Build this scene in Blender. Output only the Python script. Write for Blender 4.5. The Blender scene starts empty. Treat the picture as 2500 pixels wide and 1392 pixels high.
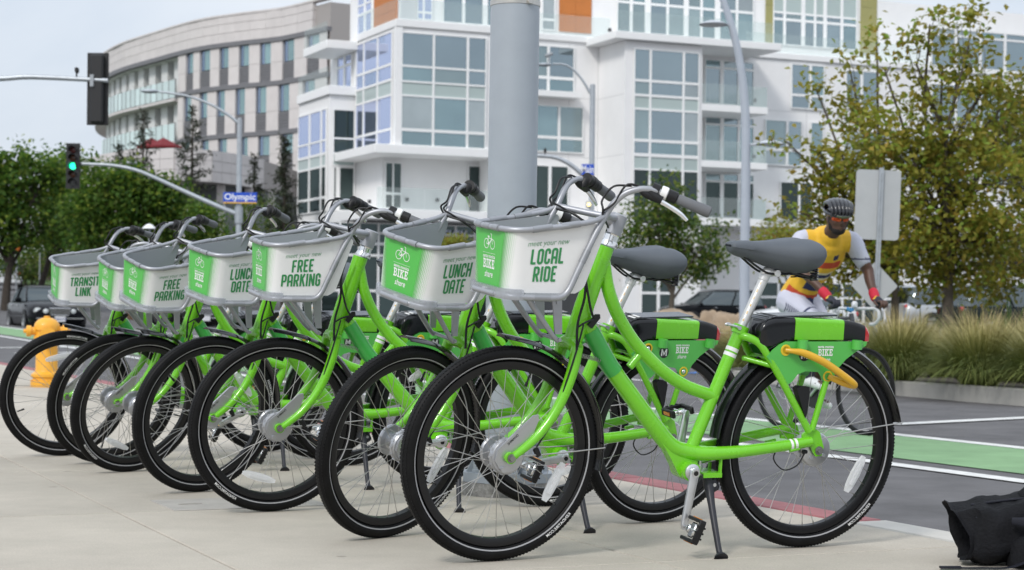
import bpy, bmesh, math, random
from math import sin, cos, pi, radians, atan2, sqrt
from mathutils import Vector, Matrix, Euler, noise

scene = bpy.context.scene
COL = scene.collection

# ------------------------------------------------------------------ camera, sky, sun, exposure
FPX, V0, U0, CAMH = 4500.0, 769.0, 1250.0, 0.756
ROLL = -0.010      # the photograph is tilted by about half a degree
cam_d = bpy.data.cameras.new("camera")
cam_d.sensor_width = 36.0
cam_d.lens = FPX / 2500.0 * 36.0
cam_d.shift_y = (V0 - 696.0) / 2500.0
cam_d.clip_start = 0.1
cam_d.clip_end = 3000.0
cam_d.dof.use_dof = True
cam_d.dof.focus_distance = 6.1
cam_d.dof.aperture_fstop = 7.2
cam = bpy.data.objects.new("camera", cam_d)
COL.objects.link(cam)
cam.location = (0, 0, CAMH)
cam.rotation_euler = (pi / 2, ROLL, 0)
scene.camera = cam

SUN_EL, SUN_AZ = radians(42), radians(208)      # azimuth clockwise from +Y (behind and left of the camera)
world = bpy.data.worlds.new("World")
scene.world = world
world.use_nodes = True
wn, wl = world.node_tree.nodes, world.node_tree.links
wn.clear()
w_out = wn.new("ShaderNodeOutputWorld")
w_bg = wn.new("ShaderNodeBackground")
w_bg.inputs["Strength"].default_value = 0.12
w_sky = wn.new("ShaderNodeTexSky")
w_sky.sky_type = 'NISHITA'
w_sky.sun_disc = False
w_sky.sun_elevation = SUN_EL
w_sky.sun_rotation = SUN_AZ
w_sky.air_density = 1.0
w_sky.dust_density = 2.0
w_tc = wn.new("ShaderNodeTexCoord")
w_map = wn.new("ShaderNodeMapping")
w_map.inputs["Scale"].default_value = (1.0, 1.0, 2.6)
w_noise = wn.new("ShaderNodeTexNoise")
w_noise.inputs["Scale"].default_value = 3.1
w_noise.inputs["Detail"].default_value = 6.0
w_noise.inputs["Roughness"].default_value = 0.52
w_noise.inputs["Distortion"].default_value = 0.4
w_ramp = wn.new("ShaderNodeValToRGB")
w_ramp.color_ramp.elements[0].position = 0.30
w_ramp.color_ramp.elements[0].color = (4.2, 4.75, 5.5, 1)
w_ramp.color_ramp.elements[1].position = 0.72
w_ramp.color_ramp.elements[1].color = (6.1, 6.35, 6.7, 1)
w_mix = wn.new("ShaderNodeMix")
w_mix.data_type = 'RGBA'
w_mix.inputs[0].default_value = 0.93
# an overcast sky: brighter overhead than at the horizon
w_sep = wn.new("ShaderNodeSeparateXYZ")
w_el = wn.new("ShaderNodeMapRange")
w_el.inputs["From Min"].default_value = 0.0
w_el.inputs["From Max"].default_value = 1.0
w_el.inputs["To Min"].default_value = 0.92
w_el.inputs["To Max"].default_value = 1.5
w_mul = wn.new("ShaderNodeVectorMath")
w_mul.operation = 'SCALE'
wl.new(w_tc.outputs["Generated"], w_sep.inputs[0])
wl.new(w_sep.outputs["Z"], w_el.inputs["Value"])
wl.new(w_el.outputs[0], w_mul.inputs["Scale"])
wl.new(w_tc.outputs["Generated"], w_map.inputs["Vector"])
wl.new(w_map.outputs[0], w_noise.inputs["Vector"])
wl.new(w_noise.outputs["Fac"], w_ramp.inputs["Fac"])
wl.new(w_sky.outputs[0], w_mix.inputs[6])
wl.new(w_ramp.outputs[0], w_mul.inputs[0])
wl.new(w_mul.outputs[0], w_mix.inputs[7])
wl.new(w_mix.outputs[2], w_bg.inputs["Color"])
wl.new(w_bg.outputs[0], w_out.inputs["Surface"])

sun_d = bpy.data.lights.new("sun", 'SUN')
sun_d.energy = 1.5
sun_d.angle = radians(11)
sun_d.color = (1.0, 0.965, 0.92)
sun = bpy.data.objects.new("sun", sun_d)
COL.objects.link(sun)
_dir = Vector((sin(SUN_AZ) * cos(SUN_EL), cos(SUN_AZ) * cos(SUN_EL), sin(SUN_EL)))
sun.rotation_euler = _dir.to_track_quat('Z', 'Y').to_euler()

vs = scene.view_settings
vs.view_transform = 'Standard'
vs.look = 'None'
vs.exposure = 0.36
vs.gamma = 1.0
vs.use_curve_mapping = False
scene.render.engine = 'CYCLES'
scene.cycles.use_denoising = True
scene.cycles.use_adaptive_sampling = True
scene.cycles.adaptive_threshold = 0.02
scene.cycles.max_bounces = 7
scene.cycles.transparent_max_bounces = 12
scene.cycles.sample_clamp_indirect = 6.0

# ------------------------------------------------------------------ helpers
RNG = random.Random(7)
V = Vector


class MB:
    """collects faces; build() links them as one mesh object"""

    def __init__(self):
        self.v, self.f, self.m = [], [], []
        self.mi = 0

    def add(self, vs_, fs_):
        o = len(self.v)
        self.v.extend([tuple(p) for p in vs_])
        self.f.extend([tuple(i + o for i in f) for f in fs_])
        self.m.extend([self.mi] * len(fs_))
        return self

    def box(self, c, s, M=None, bev=0.0):
        hx, hy, hz = s[0] / 2, s[1] / 2, s[2] / 2
        if bev <= 0:
            p = [V((x, y, z)) for x in (-hx, hx) for y in (-hy, hy) for z in (-hz, hz)]
            f = [(0, 1, 3, 2), (4, 6, 7, 5), (0, 4, 5, 1), (2, 3, 7, 6), (0, 2, 6, 4), (1, 5, 7, 3)]
        else:
            b = min(bev, hx * .95, hy * .95, hz * .95)
            p, f, idx = [], [], {}
            for sx in (-1, 1):
                for sy in (-1, 1):
                    for sz in (-1, 1):
                        for k in range(3):
                            q = [sx * (hx - b), sy * (hy - b), sz * (hz - b)]
                            q[k] = (sx * hx, sy * hy, sz * hz)[k]
                            idx[(sx, sy, sz, k)] = len(p)
                            p.append(V(q))
            for k in range(3):
                a, c_ = (k + 1) % 3, (k + 2) % 3
                for s_ in (-1, 1):
                    def key(u, w):
                        t = [0, 0, 0]
                        t[k] = s_; t[a] = u; t[c_] = w
                        return idx[(t[0], t[1], t[2], k)]
                    q = [key(-1, -1), key(1, -1), key(1, 1), key(-1, 1)]
                    f.append(q if s_ > 0 else q[::-1])
                for u in (-1, 1):
                    for w in (-1, 1):
                        t0, t1 = [0, 0, 0], [0, 0, 0]
                        t0[k] = -1; t1[k] = 1
                        t0[a] = t1[a] = u; t0[c_] = t1[c_] = w
                        q = [idx[(*t0, a)], idx[(*t1, a)], idx[(*t1, c_)], idx[(*t0, c_)]]
                        f.append(q if u * w < 0 else q[::-1])
            for sx in (-1, 1):
                for sy in (-1, 1):
                    for sz in (-1, 1):
                        q = [idx[(sx, sy, sz, k)] for k in range(3)]
                        f.append(q if sx * sy * sz > 0 else q[::-1])
        if M is not None:
            p = [M @ q for q in p]
        c = V(c)
        return self.add([q + c for q in p], f)

    def ring_loft(self, rings, cap0=True, cap1=True, closed=False):
        n = len(rings[0])
        vs_, fs_ = [], []
        for r in rings:
            vs_.extend(r)
        m = len(rings)
        for i in range(m if closed else m - 1):
            j = (i + 1) % m
            for k in range(n):
                l = (k + 1) % n
                fs_.append((i * n + k, i * n + l, j * n + l, j * n + k))
        if not closed:
            if cap0:
                fs_.append(tuple(range(n))[::-1])
            if cap1:
                fs_.append(tuple(range((m - 1) * n, m * n)))
        return self.add(vs_, fs_)

    def tube(self, pts, r, n=10, smooth=0, caps=True, closed=False, flat=1.0):
        pts = [V(p) for p in pts]
        rs = list(r) if isinstance(r, (list, tuple)) else [r] * len(pts)
        if smooth and len(pts) > 2:
            pts, rs = crom(pts, rs, smooth, closed)
        m = len(pts)
        tang = []
        for i in range(m):
            if closed:
                t = pts[(i + 1) % m] - pts[i - 1]
            else:
                t = pts[min(i + 1, m - 1)] - pts[max(i - 1, 0)]
            tang.append(t.normalized() if t.length > 1e-9 else V((0, 0, 1)))
        t0 = tang[0]
        ref = V((0, 1, 0)) if abs(t0.y) < .9 else V((1, 0, 0))
        nrm = (ref - t0 * ref.dot(t0)).normalized()
        rings = []
        for i in range(m):
            t = tang[i]
            nrm = (nrm - t * nrm.dot(t))
            nrm = nrm.normalized() if nrm.length > 1e-6 else t.orthogonal().normalized()
            b = t.cross(nrm)
            rings.append([pts[i] + (nrm * cos(2 * pi * k / n) * flat + b * sin(2 * pi * k / n)) * rs[i] for k in range(n)])
        return self.ring_loft(rings, caps, caps, closed)

    def cyl(self, p0, p1, r0, r1=None, n=16):
        return self.tube([p0, p1], [r0, r0 if r1 is None else r1], n)

    def lathe(self, prof, c=(0, 0, 0), axis=(0, 0, 1), n=24, closed_prof=False):
        """prof: (radius, height) pairs along axis"""
        ax = V(axis).normalized()
        e = ax.orthogonal().normalized()
        g = ax.cross(e)
        c = V(c)
        rings = []
        for k in range(n):
            a = 2 * pi * k / n
            d = e * cos(a) + g * sin(a)
            rings.append([c + d * p[0] + ax * p[1] for p in prof])
        m = len(prof)
        vs_ = [q for rg in rings for q in rg]
        fs_ = []
        for k in range(n):
            l = (k + 1) % n
            for i in range(m if closed_prof else m - 1):
                j = (i + 1) % m
                fs_.append((k * m + i, l * m + i, l * m + j, k * m + j))
        if not closed_prof:
            if prof[0][0] > 1e-6:
                fs_.append(tuple(k * m for k in range(n))[::-1])
            if prof[-1][0] > 1e-6:
                fs_.append(tuple(k * m + m - 1 for k in range(n)))
        return self.add(vs_, fs_)

    def ball(self, c, r, n=14, m=9, M=None):
        if not isinstance(r, (tuple, list)):
            r = (r, r, r)
        c = V(c)
        rings = []
        for i in range(1, m):
            t = pi * i / m
            ring = []
            for k in range(n):
                q = V((r[0] * sin(t) * cos(2 * pi * k / n), r[1] * sin(t) * sin(2 * pi * k / n), -r[2] * cos(t)))
                ring.append(c + (M @ q if M is not None else q))
            rings.append(ring)
        vs_ = [q for rg in rings for q in rg]
        fs_ = []
        for i in range(m - 2):
            for k in range(n):
                l = (k + 1) % n
                fs_.append((i * n + k, i * n + l, (i + 1) * n + l, (i + 1) * n + k))
        b = V((0, 0, -r[2])); t = V((0, 0, r[2]))
        if M is not None:
            b, t = M @ b, M @ t
        vs_ += [c + b, c + t]
        B, T = len(vs_) - 2, len(vs_) - 1
        for k in range(n):
            l = (k + 1) % n
            fs_.append((B, l, k))
            fs_.append((T, (m - 2) * n + k, (m - 2) * n + l))
        return self.add(vs_, fs_)

    def prism(self, poly, p, ex, ey, depth):
        """poly (2D, counter clockwise) in the ex/ey plane at p, extruded by the vector depth"""
        p, ex, ey, depth = V(p), V(ex), V(ey), V(depth)
        n = len(poly)
        a = [p + ex * q[0] + ey * q[1] for q in poly]
        vs_ = a + [q + depth for q in a]
        fs_ = [tuple(range(n))[::-1], tuple(range(n, 2 * n))]
        for k in range(n):
            l = (k + 1) % n
            fs_.append((k, l, n + l, n + k))
        return self.add(vs_, fs_)

    def merge(self, other, M=None):
        return self.add([M @ V(p) for p in other.v] if M is not None else other.v, other.f)

    def mesh(self, name, mats, angle=40):
        me = bpy.data.meshes.new(name)
        me.from_pydata(self.v, [], self.f)
        for m in (mats if isinstance(mats, (list, tuple)) else [mats]):
            me.materials.append(m)
        if self.m and max(self.m) > 0:
            me.polygons.foreach_set("material_index", self.m)
        bm = bmesh.new()
        bm.from_mesh(me)
        bmesh.ops.recalc_face_normals(bm, faces=bm.faces[:])
        bm.to_mesh(me)
        bm.free()
        if angle:
            me.polygons.foreach_set("use_smooth", [True] * len(me.polygons))
            me.set_sharp_from_angle(angle=radians(angle))
        me.update()
        return me

    def build(self, name, mat, parent=None, angle=40, M=None, loc=None):
        o = bpy.data.objects.new(name, self.mesh(name, mat, angle))
        COL.objects.link(o)
        if parent is not None:
            o.parent = parent
        if M is not None:
            o.matrix_local = M
        if loc is not None:
            o.location = loc
        return o


def crom(pts, rs, sub, closed=False):
    out, ro = [], []
    m = len(pts)
    segs = m if closed else m - 1
    for i in range(segs):
        p1, p2 = pts[i], pts[(i + 1) % m]
        p0 = pts[i - 1] if (i > 0 or closed) else p1 * 2 - p2
        p3 = pts[(i + 2) % m] if (i + 2 < m or closed) else p2 * 2 - p1
        for k in range(sub):
            t = k / sub
            t2, t3 = t * t, t * t * t
            out.append(.5 * ((2 * p1) + (p2 - p0) * t + (2 * p0 - 5 * p1 + 4 * p2 - p3) * t2 + (3 * p1 - p0 - 3 * p2 + p3) * t3))
            ro.append(rs[i] * (1 - t) + rs[(i + 1) % m] * t)
    if not closed:
        out.append(pts[-1]); ro.append(rs[-1])
    return out, ro


def empty(name, parent=None, M=None, loc=None, rot=None):
    o = bpy.data.objects.new(name, None)
    o.empty_display_size = 0.1
    COL.objects.link(o)
    if parent is not None:
        o.parent = parent
    if M is not None:
        o.matrix_local = M
    if loc is not None:
        o.location = loc
    if rot is not None:
        o.rotation_euler = rot
    return o


def obj(name, me, parent=None, M=None):
    o = bpy.data.objects.new(name, me)
    COL.objects.link(o)
    if parent is not None:
        o.parent = parent
    if M is not None:
        o.matrix_local = M
    return o


def tag(o, label, cat, group=None):
    o["label"] = label
    o["category"] = cat
    if group:
        o["group"] = group
    return o


def struct(o, label=None):
    o["kind"] = "structure"
    if label:
        o["label"] = label
    return o


def ray(u, v):
    dx, dz = (u - U0) / FPX, (V0 - v) / FPX
    return dx * cos(ROLL) + dz * sin(ROLL), -dx * sin(ROLL) + dz * cos(ROLL)


def at(u, v, Y):
    """point at depth Y that the photograph shows at pixel u, v"""
    kx, kz = ray(u, v)
    return V((kx * Y, Y, CAMH + kz * Y))


def onground(u, v, z=0.0):
    kx, kz = ray(u, v)
    Y = (z - CAMH) / kz
    return V((kx * Y, Y, z))


_txt_cache = {}


def text_mb(s, size=1.0, sx=1.0, shear=0.0, bold=0.0, align='CENTER', spacing=1.0):
    """flat lettering as an MB in the xy plane (x right, y up)"""
    key = (s, size, sx, shear, bold, align, spacing)
    if key in _txt_cache:
        return _txt_cache[key]
    cu = bpy.data.curves.new("lettering", 'FONT')
    cu.body = s
    cu.size = size
    cu.align_x = align
    cu.space_character = spacing
    cu.resolution_u = 3
    cu.offset = bold
    cu.shear = shear
    cu.fill_mode = 'FRONT'
    o = bpy.data.objects.new("lettering", cu)
    COL.objects.link(o)
    dg = bpy.context.evaluated_depsgraph_get()
    dg.update()
    me = bpy.data.meshes.new_from_object(o.evaluated_get(dg))
    mb = MB()
    mb.add([(p.co.x * sx, p.co.y, 0) for p in me.vertices], [tuple(f.vertices) for f in me.polygons])
    bpy.data.objects.remove(o)
    bpy.data.curves.remove(cu)
    bpy.data.meshes.remove(me)
    _txt_cache[key] = mb
    return mb


# ------------------------------------------------------------------ materials
MATS = {}


def mat(name, col, rough=0.5, metal=0.0, var=0.0, vscale=8.0, bump=0.0, bscale=60.0, coat=0.0, spec=0.5,
        emit=None, estr=0.0, trans=0.0, alpha=1.0, island=0.0, coord='Object', col2=None, rvar=0.0, detail=5.0, objrand=0.0):
    if name in MATS:
        return MATS[name]
    m = bpy.data.materials.new(name)
    m.use_nodes = True
    nt = m.node_tree
    N, L = nt.nodes, nt.links
    bsdf = N["Principled BSDF"]
    bsdf.inputs["Base Color"].default_value = (*col, 1)
    bsdf.inputs["Roughness"].default_value = rough
    bsdf.inputs["Metallic"].default_value = metal
    bsdf.inputs["Specular IOR Level"].default_value = spec
    bsdf.inputs["Coat Weight"].default_value = coat
    bsdf.inputs["Coat Roughness"].default_value = 0.06
    bsdf.inputs["Transmission Weight"].default_value = trans
    bsdf.inputs["Alpha"].default_value = alpha
    if emit:
        bsdf.inputs["Emission Color"].default_value = (*emit, 1)
        bsdf.inputs["Emission Strength"].default_value = estr
    tc = N.new("ShaderNodeTexCoord")
    cur = None
    if var > 0 or col2:
        nz = N.new("ShaderNodeTexNoise")
        nz.inputs["Scale"].default_value = vscale
        nz.inputs["Detail"].default_value = detail
        nz.inputs["Roughness"].default_value = 0.6
        L.new(tc.outputs[coord], nz.inputs["Vector"])
        rp = N.new("ShaderNodeValToRGB")
        rp.color_ramp.elements[0].position = 0.3
        rp.color_ramp.elements[1].position = 0.7
        if col2:
            rp.color_ramp.elements[0].color = (*col, 1)
            rp.color_ramp.elements[1].color = (*col2, 1)
        else:
            rp.color_ramp.elements[0].color = (*[c * (1 - var) for c in col], 1)
            rp.color_ramp.elements[1].color = (*[min(1, c * (1 + var)) for c in col], 1)
        L.new(nz.outputs["Fac"], rp.inputs["Fac"])
        cur = rp.outputs[0]
        if rvar > 0:
            mr = N.new("ShaderNodeMapRange")
            mr.inputs["To Min"].default_value = max(0.02, rough - rvar)
            mr.inputs["To Max"].default_value = min(1, rough + rvar)
            L.new(nz.outputs["Fac"], mr.inputs["Value"])
            L.new(mr.outputs[0], bsdf.inputs["Roughness"])
    if island > 0 or objrand > 0:
        if island > 0:
            g = N.new("ShaderNodeNewGeometry")
            rnd = g.outputs["Random Per Island"]
        else:
            g = N.new("ShaderNodeObjectInfo")
            rnd = g.outputs["Random"]
        k = max(island, objrand)
        hs = N.new("ShaderNodeHueSaturation")
        mr = N.new("ShaderNodeMapRange")
        mr.inputs["To Min"].default_value = 1 - k
        mr.inputs["To Max"].default_value = 1 + k
        L.new(rnd, mr.inputs["Value"])
        L.new(mr.outputs[0], hs.inputs["Value"])
        if cur is None:
            hs.inputs["Color"].default_value = (*col, 1)
        else:
            L.new(cur, hs.inputs["Color"])
        cur = hs.outputs[0]
    if cur is not None:
        L.new(cur, bsdf.inputs["Base Color"])
    if bump > 0:
        nb = N.new("ShaderNodeTexNoise")
        nb.inputs["Scale"].default_value = bscale
        nb.inputs["Detail"].default_value = 6
        L.new(tc.outputs[coord], nb.inputs["Vector"])
        bp = N.new("ShaderNodeBump")
        bp.inputs["Strength"].default_value = bump
        bp.inputs["Distance"].default_value = 0.01
        L.new(nb.outputs["Fac"], bp.inputs["Height"])
        L.new(bp.outputs[0], bsdf.inputs["Normal"])
    MATS[name] = m
    return m


def leaf_mat(name, cols, rough=0.55, transl=0.35):
    """foliage: colour picked per leaf, light shining through"""
    m = bpy.data.materials.new(name)
    m.use_nodes = True
    nt = m.node_tree
    N, L = nt.nodes, nt.links
    N.clear()
    out = N.new("ShaderNodeOutputMaterial")
    g = N.new("ShaderNodeNewGeometry")
    rp = N.new("ShaderNodeValToRGB")
    rp.color_ramp.interpolation = 'LINEAR'
    els = rp.color_ramp.elements
    while len(els) < len(cols):
        els.new(0.5)
    for i, c in enumerate(cols):
        els[i].position = i / (len(cols) - 1)
        els[i].color = (*c, 1)
    L.new(g.outputs["Random Per Island"], rp.inputs["Fac"])
    tc = N.new("ShaderNodeTexCoord")
    nz = N.new("ShaderNodeTexNoise")
    nz.inputs["Scale"].default_value = 0.9
    nz.inputs["Detail"].default_value = 3
    L.new(tc.outputs["Object"], nz.inputs["Vector"])
    hs = N.new("ShaderNodeHueSaturation")
    mr = N.new("ShaderNodeMapRange")
    mr.inputs["From Min"].default_value = 0.3
    mr.inputs["From Max"].default_value = 0.7
    mr.inputs["To Min"].default_value = 0.65
    mr.inputs["To Max"].default_value = 1.3
    L.new(nz.outputs["Fac"], mr.inputs["Value"])
    L.new(mr.outputs[0], hs.inputs["Value"])
    L.new(rp.outputs[0], hs.inputs["Color"])
    pb = N.new("ShaderNodeBsdfPrincipled")
    pb.inputs["Roughness"].default_value = rough
    pb.inputs["Specular IOR Level"].default_value = 0.3
    tr = N.new("ShaderNodeBsdfTranslucent")
    mx = N.new("ShaderNodeMixShader")
    mx.inputs[0].default_value = transl
    L.new(hs.outputs[0], pb.inputs["Base Color"])
    L.new(hs.outputs[0], tr.inputs["Color"])
    L.new(pb.outputs[0], mx.inputs[1])
    L.new(tr.outputs[0], mx.inputs[2])
    L.new(mx.outputs[0], out.inputs["Surface"])
    return m


def glass_mat(name, refl, deep, k, rough=0.03, vary=0.25):
    """window glass: a reflecting coat over a dim room behind it, each pane a little different"""
    m = bpy.data.materials.new(name)
    m.use_nodes = True
    nt = m.node_tree
    N, L = nt.nodes, nt.links
    N.clear()
    out = N.new("ShaderNodeOutputMaterial")
    df = N.new("ShaderNodeBsdfDiffuse")
    gl = N.new("ShaderNodeBsdfGlossy")
    gl.inputs["Roughness"].default_value = rough
    gl.inputs["Color"].default_value = (*refl, 1)
    oi = N.new("ShaderNodeObjectInfo")
    hs = N.new("ShaderNodeHueSaturation")
    hs.inputs["Color"].default_value = (*deep, 1)
    mr = N.new("ShaderNodeMapRange")
    mr.inputs["To Min"].default_value = 1 - vary
    mr.inputs["To Max"].default_value = 1 + vary
    L.new(oi.outputs["Random"], mr.inputs["Value"])
    tc = N.new("ShaderNodeTexCoord")
    nz = N.new("ShaderNodeTexNoise")
    nz.inputs["Scale"].default_value = 0.55
    nz.inputs["Detail"].default_value = 2
    L.new(tc.outputs["Object"], nz.inputs["Vector"])
    mm = N.new("ShaderNodeMath")
    mm.operation = 'MULTIPLY'
    ad = N.new("ShaderNodeMath")
    ad.operation = 'ADD'
    ad.inputs[1].default_value = 0.5
    L.new(nz.outputs["Fac"], ad.inputs[0])
    L.new(mr.outputs[0], mm.inputs[0])
    L.new(ad.outputs[0], mm.inputs[1])
    L.new(mm.outputs[0], hs.inputs["Value"])
    L.new(hs.outputs[0], df.inputs["Color"])
    bp = N.new("ShaderNodeBump")
    bp.inputs["Strength"].default_value = 0.04
    bp.inputs["Distance"].default_value = 0.05
    L.new(nz.outputs["Fac"], bp.inputs["Height"])
    L.new(bp.outputs[0], gl.inputs["Normal"])
    mx = N.new("ShaderNodeMixShader")
    mx.inputs[0].default_value = k
    L.new(df.outputs[0], mx.inputs[1])
    L.new(gl.outputs[0], mx.inputs[2])
    L.new(mx.outputs[0], out.inputs["Surface"])
    return m


def clear_mat(name, tint, k=0.25, rough=0.05):
    """thin clear sheet (balustrade glass, clear plastic)"""
    m = bpy.data.materials.new(name)
    m.use_nodes = True
    nt = m.node_tree
    N, L = nt.nodes, nt.links
    N.clear()
    out = N.new("ShaderNodeOutputMaterial")
    tr = N.new("ShaderNodeBsdfTransparent")
    tr.inputs["Color"].default_value = (*tint, 1)
    pb = N.new("ShaderNodeBsdfPrincipled")
    pb.inputs["Base Color"].default_value = (*[min(1, c * .9) for c in tint], 1)
    pb.inputs["Roughness"].default_value = rough
    mx = N.new("ShaderNodeMixShader")
    mx.inputs[0].default_value = k
    L.new(tr.outputs[0], mx.inputs[1])
    L.new(pb.outputs[0], mx.inputs[2])
    L.new(mx.outputs[0], out.inputs["Surface"])
    return m

# ------------------------------------------------------------------ the street grid: a runs along the far facades, b away from the camera
E1, E2 = V((0.914, 0.407, 0)), V((-0.407, 0.914, 0))


def ab(a, b, z=0.0):
    return E1 * a + E2 * b + V((0, 0, z))


def gz(x, y):
    """street level: flat near the plaza, climbing gently to the left distance"""
    z = -0.14
    if y > 20:
        z += (min(y, 57) - 20) / 37 * 0.41
    if y > 57:
        k = min(1, max(0, (-x - 4) / 14.0))
        z += (y - 57) * 0.031 * k if y < 160 else 103 * 0.031 * k
    return z


def slab_mat():
    """cast concrete: broad tone changes, fine grit, gum spots and faint tyre scuffs"""
    m = bpy.data.materials.new("concrete")
    m.use_nodes = True
    N, L = m.node_tree.nodes, m.node_tree.links
    bs_ = N["Principled BSDF"]
    bs_.inputs["Roughness"].default_value = .88
    bs_.inputs["Specular IOR Level"].default_value = .25
    g_ = N.new("ShaderNodeNewGeometry")
    oi = N.new("ShaderNodeObjectInfo")

    def nz(scale, detail, rough=.6, stretch=None):
        n_ = N.new("ShaderNodeTexNoise")
        n_.inputs["Scale"].default_value = scale
        n_.inputs["Detail"].default_value = detail
        n_.inputs["Roughness"].default_value = rough
        src = g_.outputs["Position"]
        if stretch:
            mp = N.new("ShaderNodeMapping")
            mp.inputs["Rotation"].default_value = (0, 0, .9)
            mp.inputs["Scale"].default_value = stretch
            L.new(src, mp.inputs["Vector"])
            src = mp.outputs[0]
        L.new(src, n_.inputs["Vector"])
        return n_.outputs["Fac"]

    def rng(v_, a, b, c_, d):
        r_ = N.new("ShaderNodeMapRange")
        for k_, x_ in zip(("From Min", "From Max", "To Min", "To Max"), (a, b, c_, d)):
            r_.inputs[k_].default_value = x_
        L.new(v_, r_.inputs["Value"])
        return r_.outputs[0]

    def mul(a, b):
        q_ = N.new("ShaderNodeMath")
        q_.operation = 'MULTIPLY'
        L.new(a, q_.inputs[0])
        L.new(b, q_.inputs[1])
        return q_.outputs[0]

    tone = mul(rng(nz(.9, 6), .3, .7, .88, 1.10), rng(nz(170, 3), .3, .7, .88, 1.12))
    tone = mul(tone, rng(nz(5, 8, .7), .35, .75, 1.04, .92))
    tone = mul(tone, rng(nz(1.6, 7, .65, (.35, 3.0, 1)), .62, .78, 1.0, .86))
    tone = mul(tone, rng(oi.outputs["Random"], 0, 1, .955, 1.04))
    vo = N.new("ShaderNodeTexVoronoi")
    vo.inputs["Scale"].default_value = 2.6
    vo.inputs["Randomness"].default_value = 1.0
    L.new(g_.outputs["Position"], vo.inputs["Vector"])
    tone = mul(tone, rng(vo.outputs["Distance"], .035, .055, .72, 1.0))
    sc = N.new("ShaderNodeVectorMath")
    sc.operation = 'SCALE'
    sc.inputs[0].default_value = (.44, .402, .342)
    L.new(tone, sc.inputs["Scale"])
    L.new(sc.outputs[0], bs_.inputs["Base Color"])
    bp_ = N.new("ShaderNodeBump")
    bp_.inputs["Strength"].default_value = .3
    bp_.inputs["Distance"].default_value = .004
    L.new(nz(220, 5), bp_.inputs["Height"])
    L.new(bp_.outputs[0], bs_.inputs["Normal"])
    return m


concrete = slab_mat()
concrete_b = mat("concrete_kerb", (0.40, 0.39, 0.36), .85, var=.10, vscale=4, bump=.3, bscale=120)
asphalt = mat("asphalt", (0.112, 0.109, 0.112), .9, var=.28, vscale=2.2, bump=.5, bscale=140, detail=12)
white_line = mat("road_paint_white", (0.66, 0.66, 0.64), .75, var=.2, vscale=9, detail=12)
green_paint = mat("road_paint_green", (0.19, 0.335, 0.165), .8, var=.16, vscale=3, detail=12, bump=.3, bscale=150)
yellow_paint = mat("road_paint_yellow", (0.62, 0.38, 0.05), .7, var=.15, vscale=10)
red_paint = mat("kerb_paint_red", (0.30, 0.105, 0.11), .7, var=.14, vscale=9, detail=8)
joint_mat = mat("joint_fill", (0.16, 0.15, 0.14), .95)

# road and ground
xs = [-1500, -500, -250] + [-140 + 5 * i for i in range(57)] + [250, 500, 1500]
ys = [-600, -150, -40, -10, 0, 5, 10, 15, 20] + [20 + 37 * i / 8 for i in range(1, 9)] + [57 + 6 * i for i in range(1, 18)] + [180, 240, 400, 900, 2000]
mb = MB()
vv = [V((x, y, gz(x, y))) for y in ys for x in xs]
nx = len(xs)
mb.add(vv, [(j * nx + i, j * nx + i + 1, (j + 1) * nx + i + 1, (j + 1) * nx + i) for j in range(len(ys) - 1) for i in range(nx - 1)])
road = struct(mb.build("road", asphalt, angle=0))


def strip(name, mt, line, width, lift, label=None):
    """painted marking along a line of plan points, following the road"""
    pts = []
    for i in range(len(line) - 1):
        p, q = V((*line[i], 0)), V((*line[i + 1], 0))
        n = max(1, int((q - p).length / 1.0))
        cuts = {k / n for k in range(n)}
        for yb in (20, 57):
            if (p.y - yb) * (q.y - yb) < 0:
                cuts.add((yb - p.y) / (q.y - p.y))
        pts += [p.lerp(q, t) for t in sorted(cuts)]
    pts.append(V((*line[-1], 0)))
    m_ = MB()
    vs_ = []
    for i, p in enumerate(pts):
        t = (pts[min(i + 1, len(pts) - 1)] - pts[max(i - 1, 0)]).normalized()
        nn = V((-t.y, t.x, 0)) * width / 2
        for q in (p - nn, p + nn):
            vs_.append(V((q.x, q.y, gz(q.x, q.y) + lift)))
    m_.add(vs_, [(2 * i, 2 * i + 1, 2 * i + 3, 2 * i + 2) for i in range(len(pts) - 1)])
    o = m_.build(name, mt, road, angle=0)
    return o


def abl(a, b0, b1):
    return [tuple(ab(a, b0).xy), tuple(ab(a, b1).xy)]


strip("green_lane", green_paint, abl(7.72, -20, 58), 1.34, .006)
strip("lane_line", white_line, abl(6.72, -20, 56), .15, .008)
strip("lane_line", white_line, abl(8.46, -20, 58), .15, .0085)
strip("lane_line", white_line, [(3.2, 15.5), (4.66, 16.75), (9.0, 20.3)], .20, .010)
strip("lane_line", white_line, abl(11.4, 20, 52), .12, .008)
strip("centre_line", yellow_paint, abl(14.9, 24.5, 50), .1, .008)
strip("centre_line", yellow_paint, abl(15.15, 24.5, 50), .1, .008)
strip("crosswalk_line", white_line, [tuple(ab(5.2, 33).xy), tuple(ab(14, 35).xy)], .3, .007)
strip("crosswalk_line", white_line, [tuple(ab(5.2, 36).xy), tuple(ab(14, 38.2).xy)], .3, .007)
strip("utility_mark", mat("road_paint_blue", (0.05, 0.2, 0.6), .7), [tuple(onground(1692, 922, -.12).xy), tuple(onground(1722, 918, -.12).xy)], .18, .009)

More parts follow.
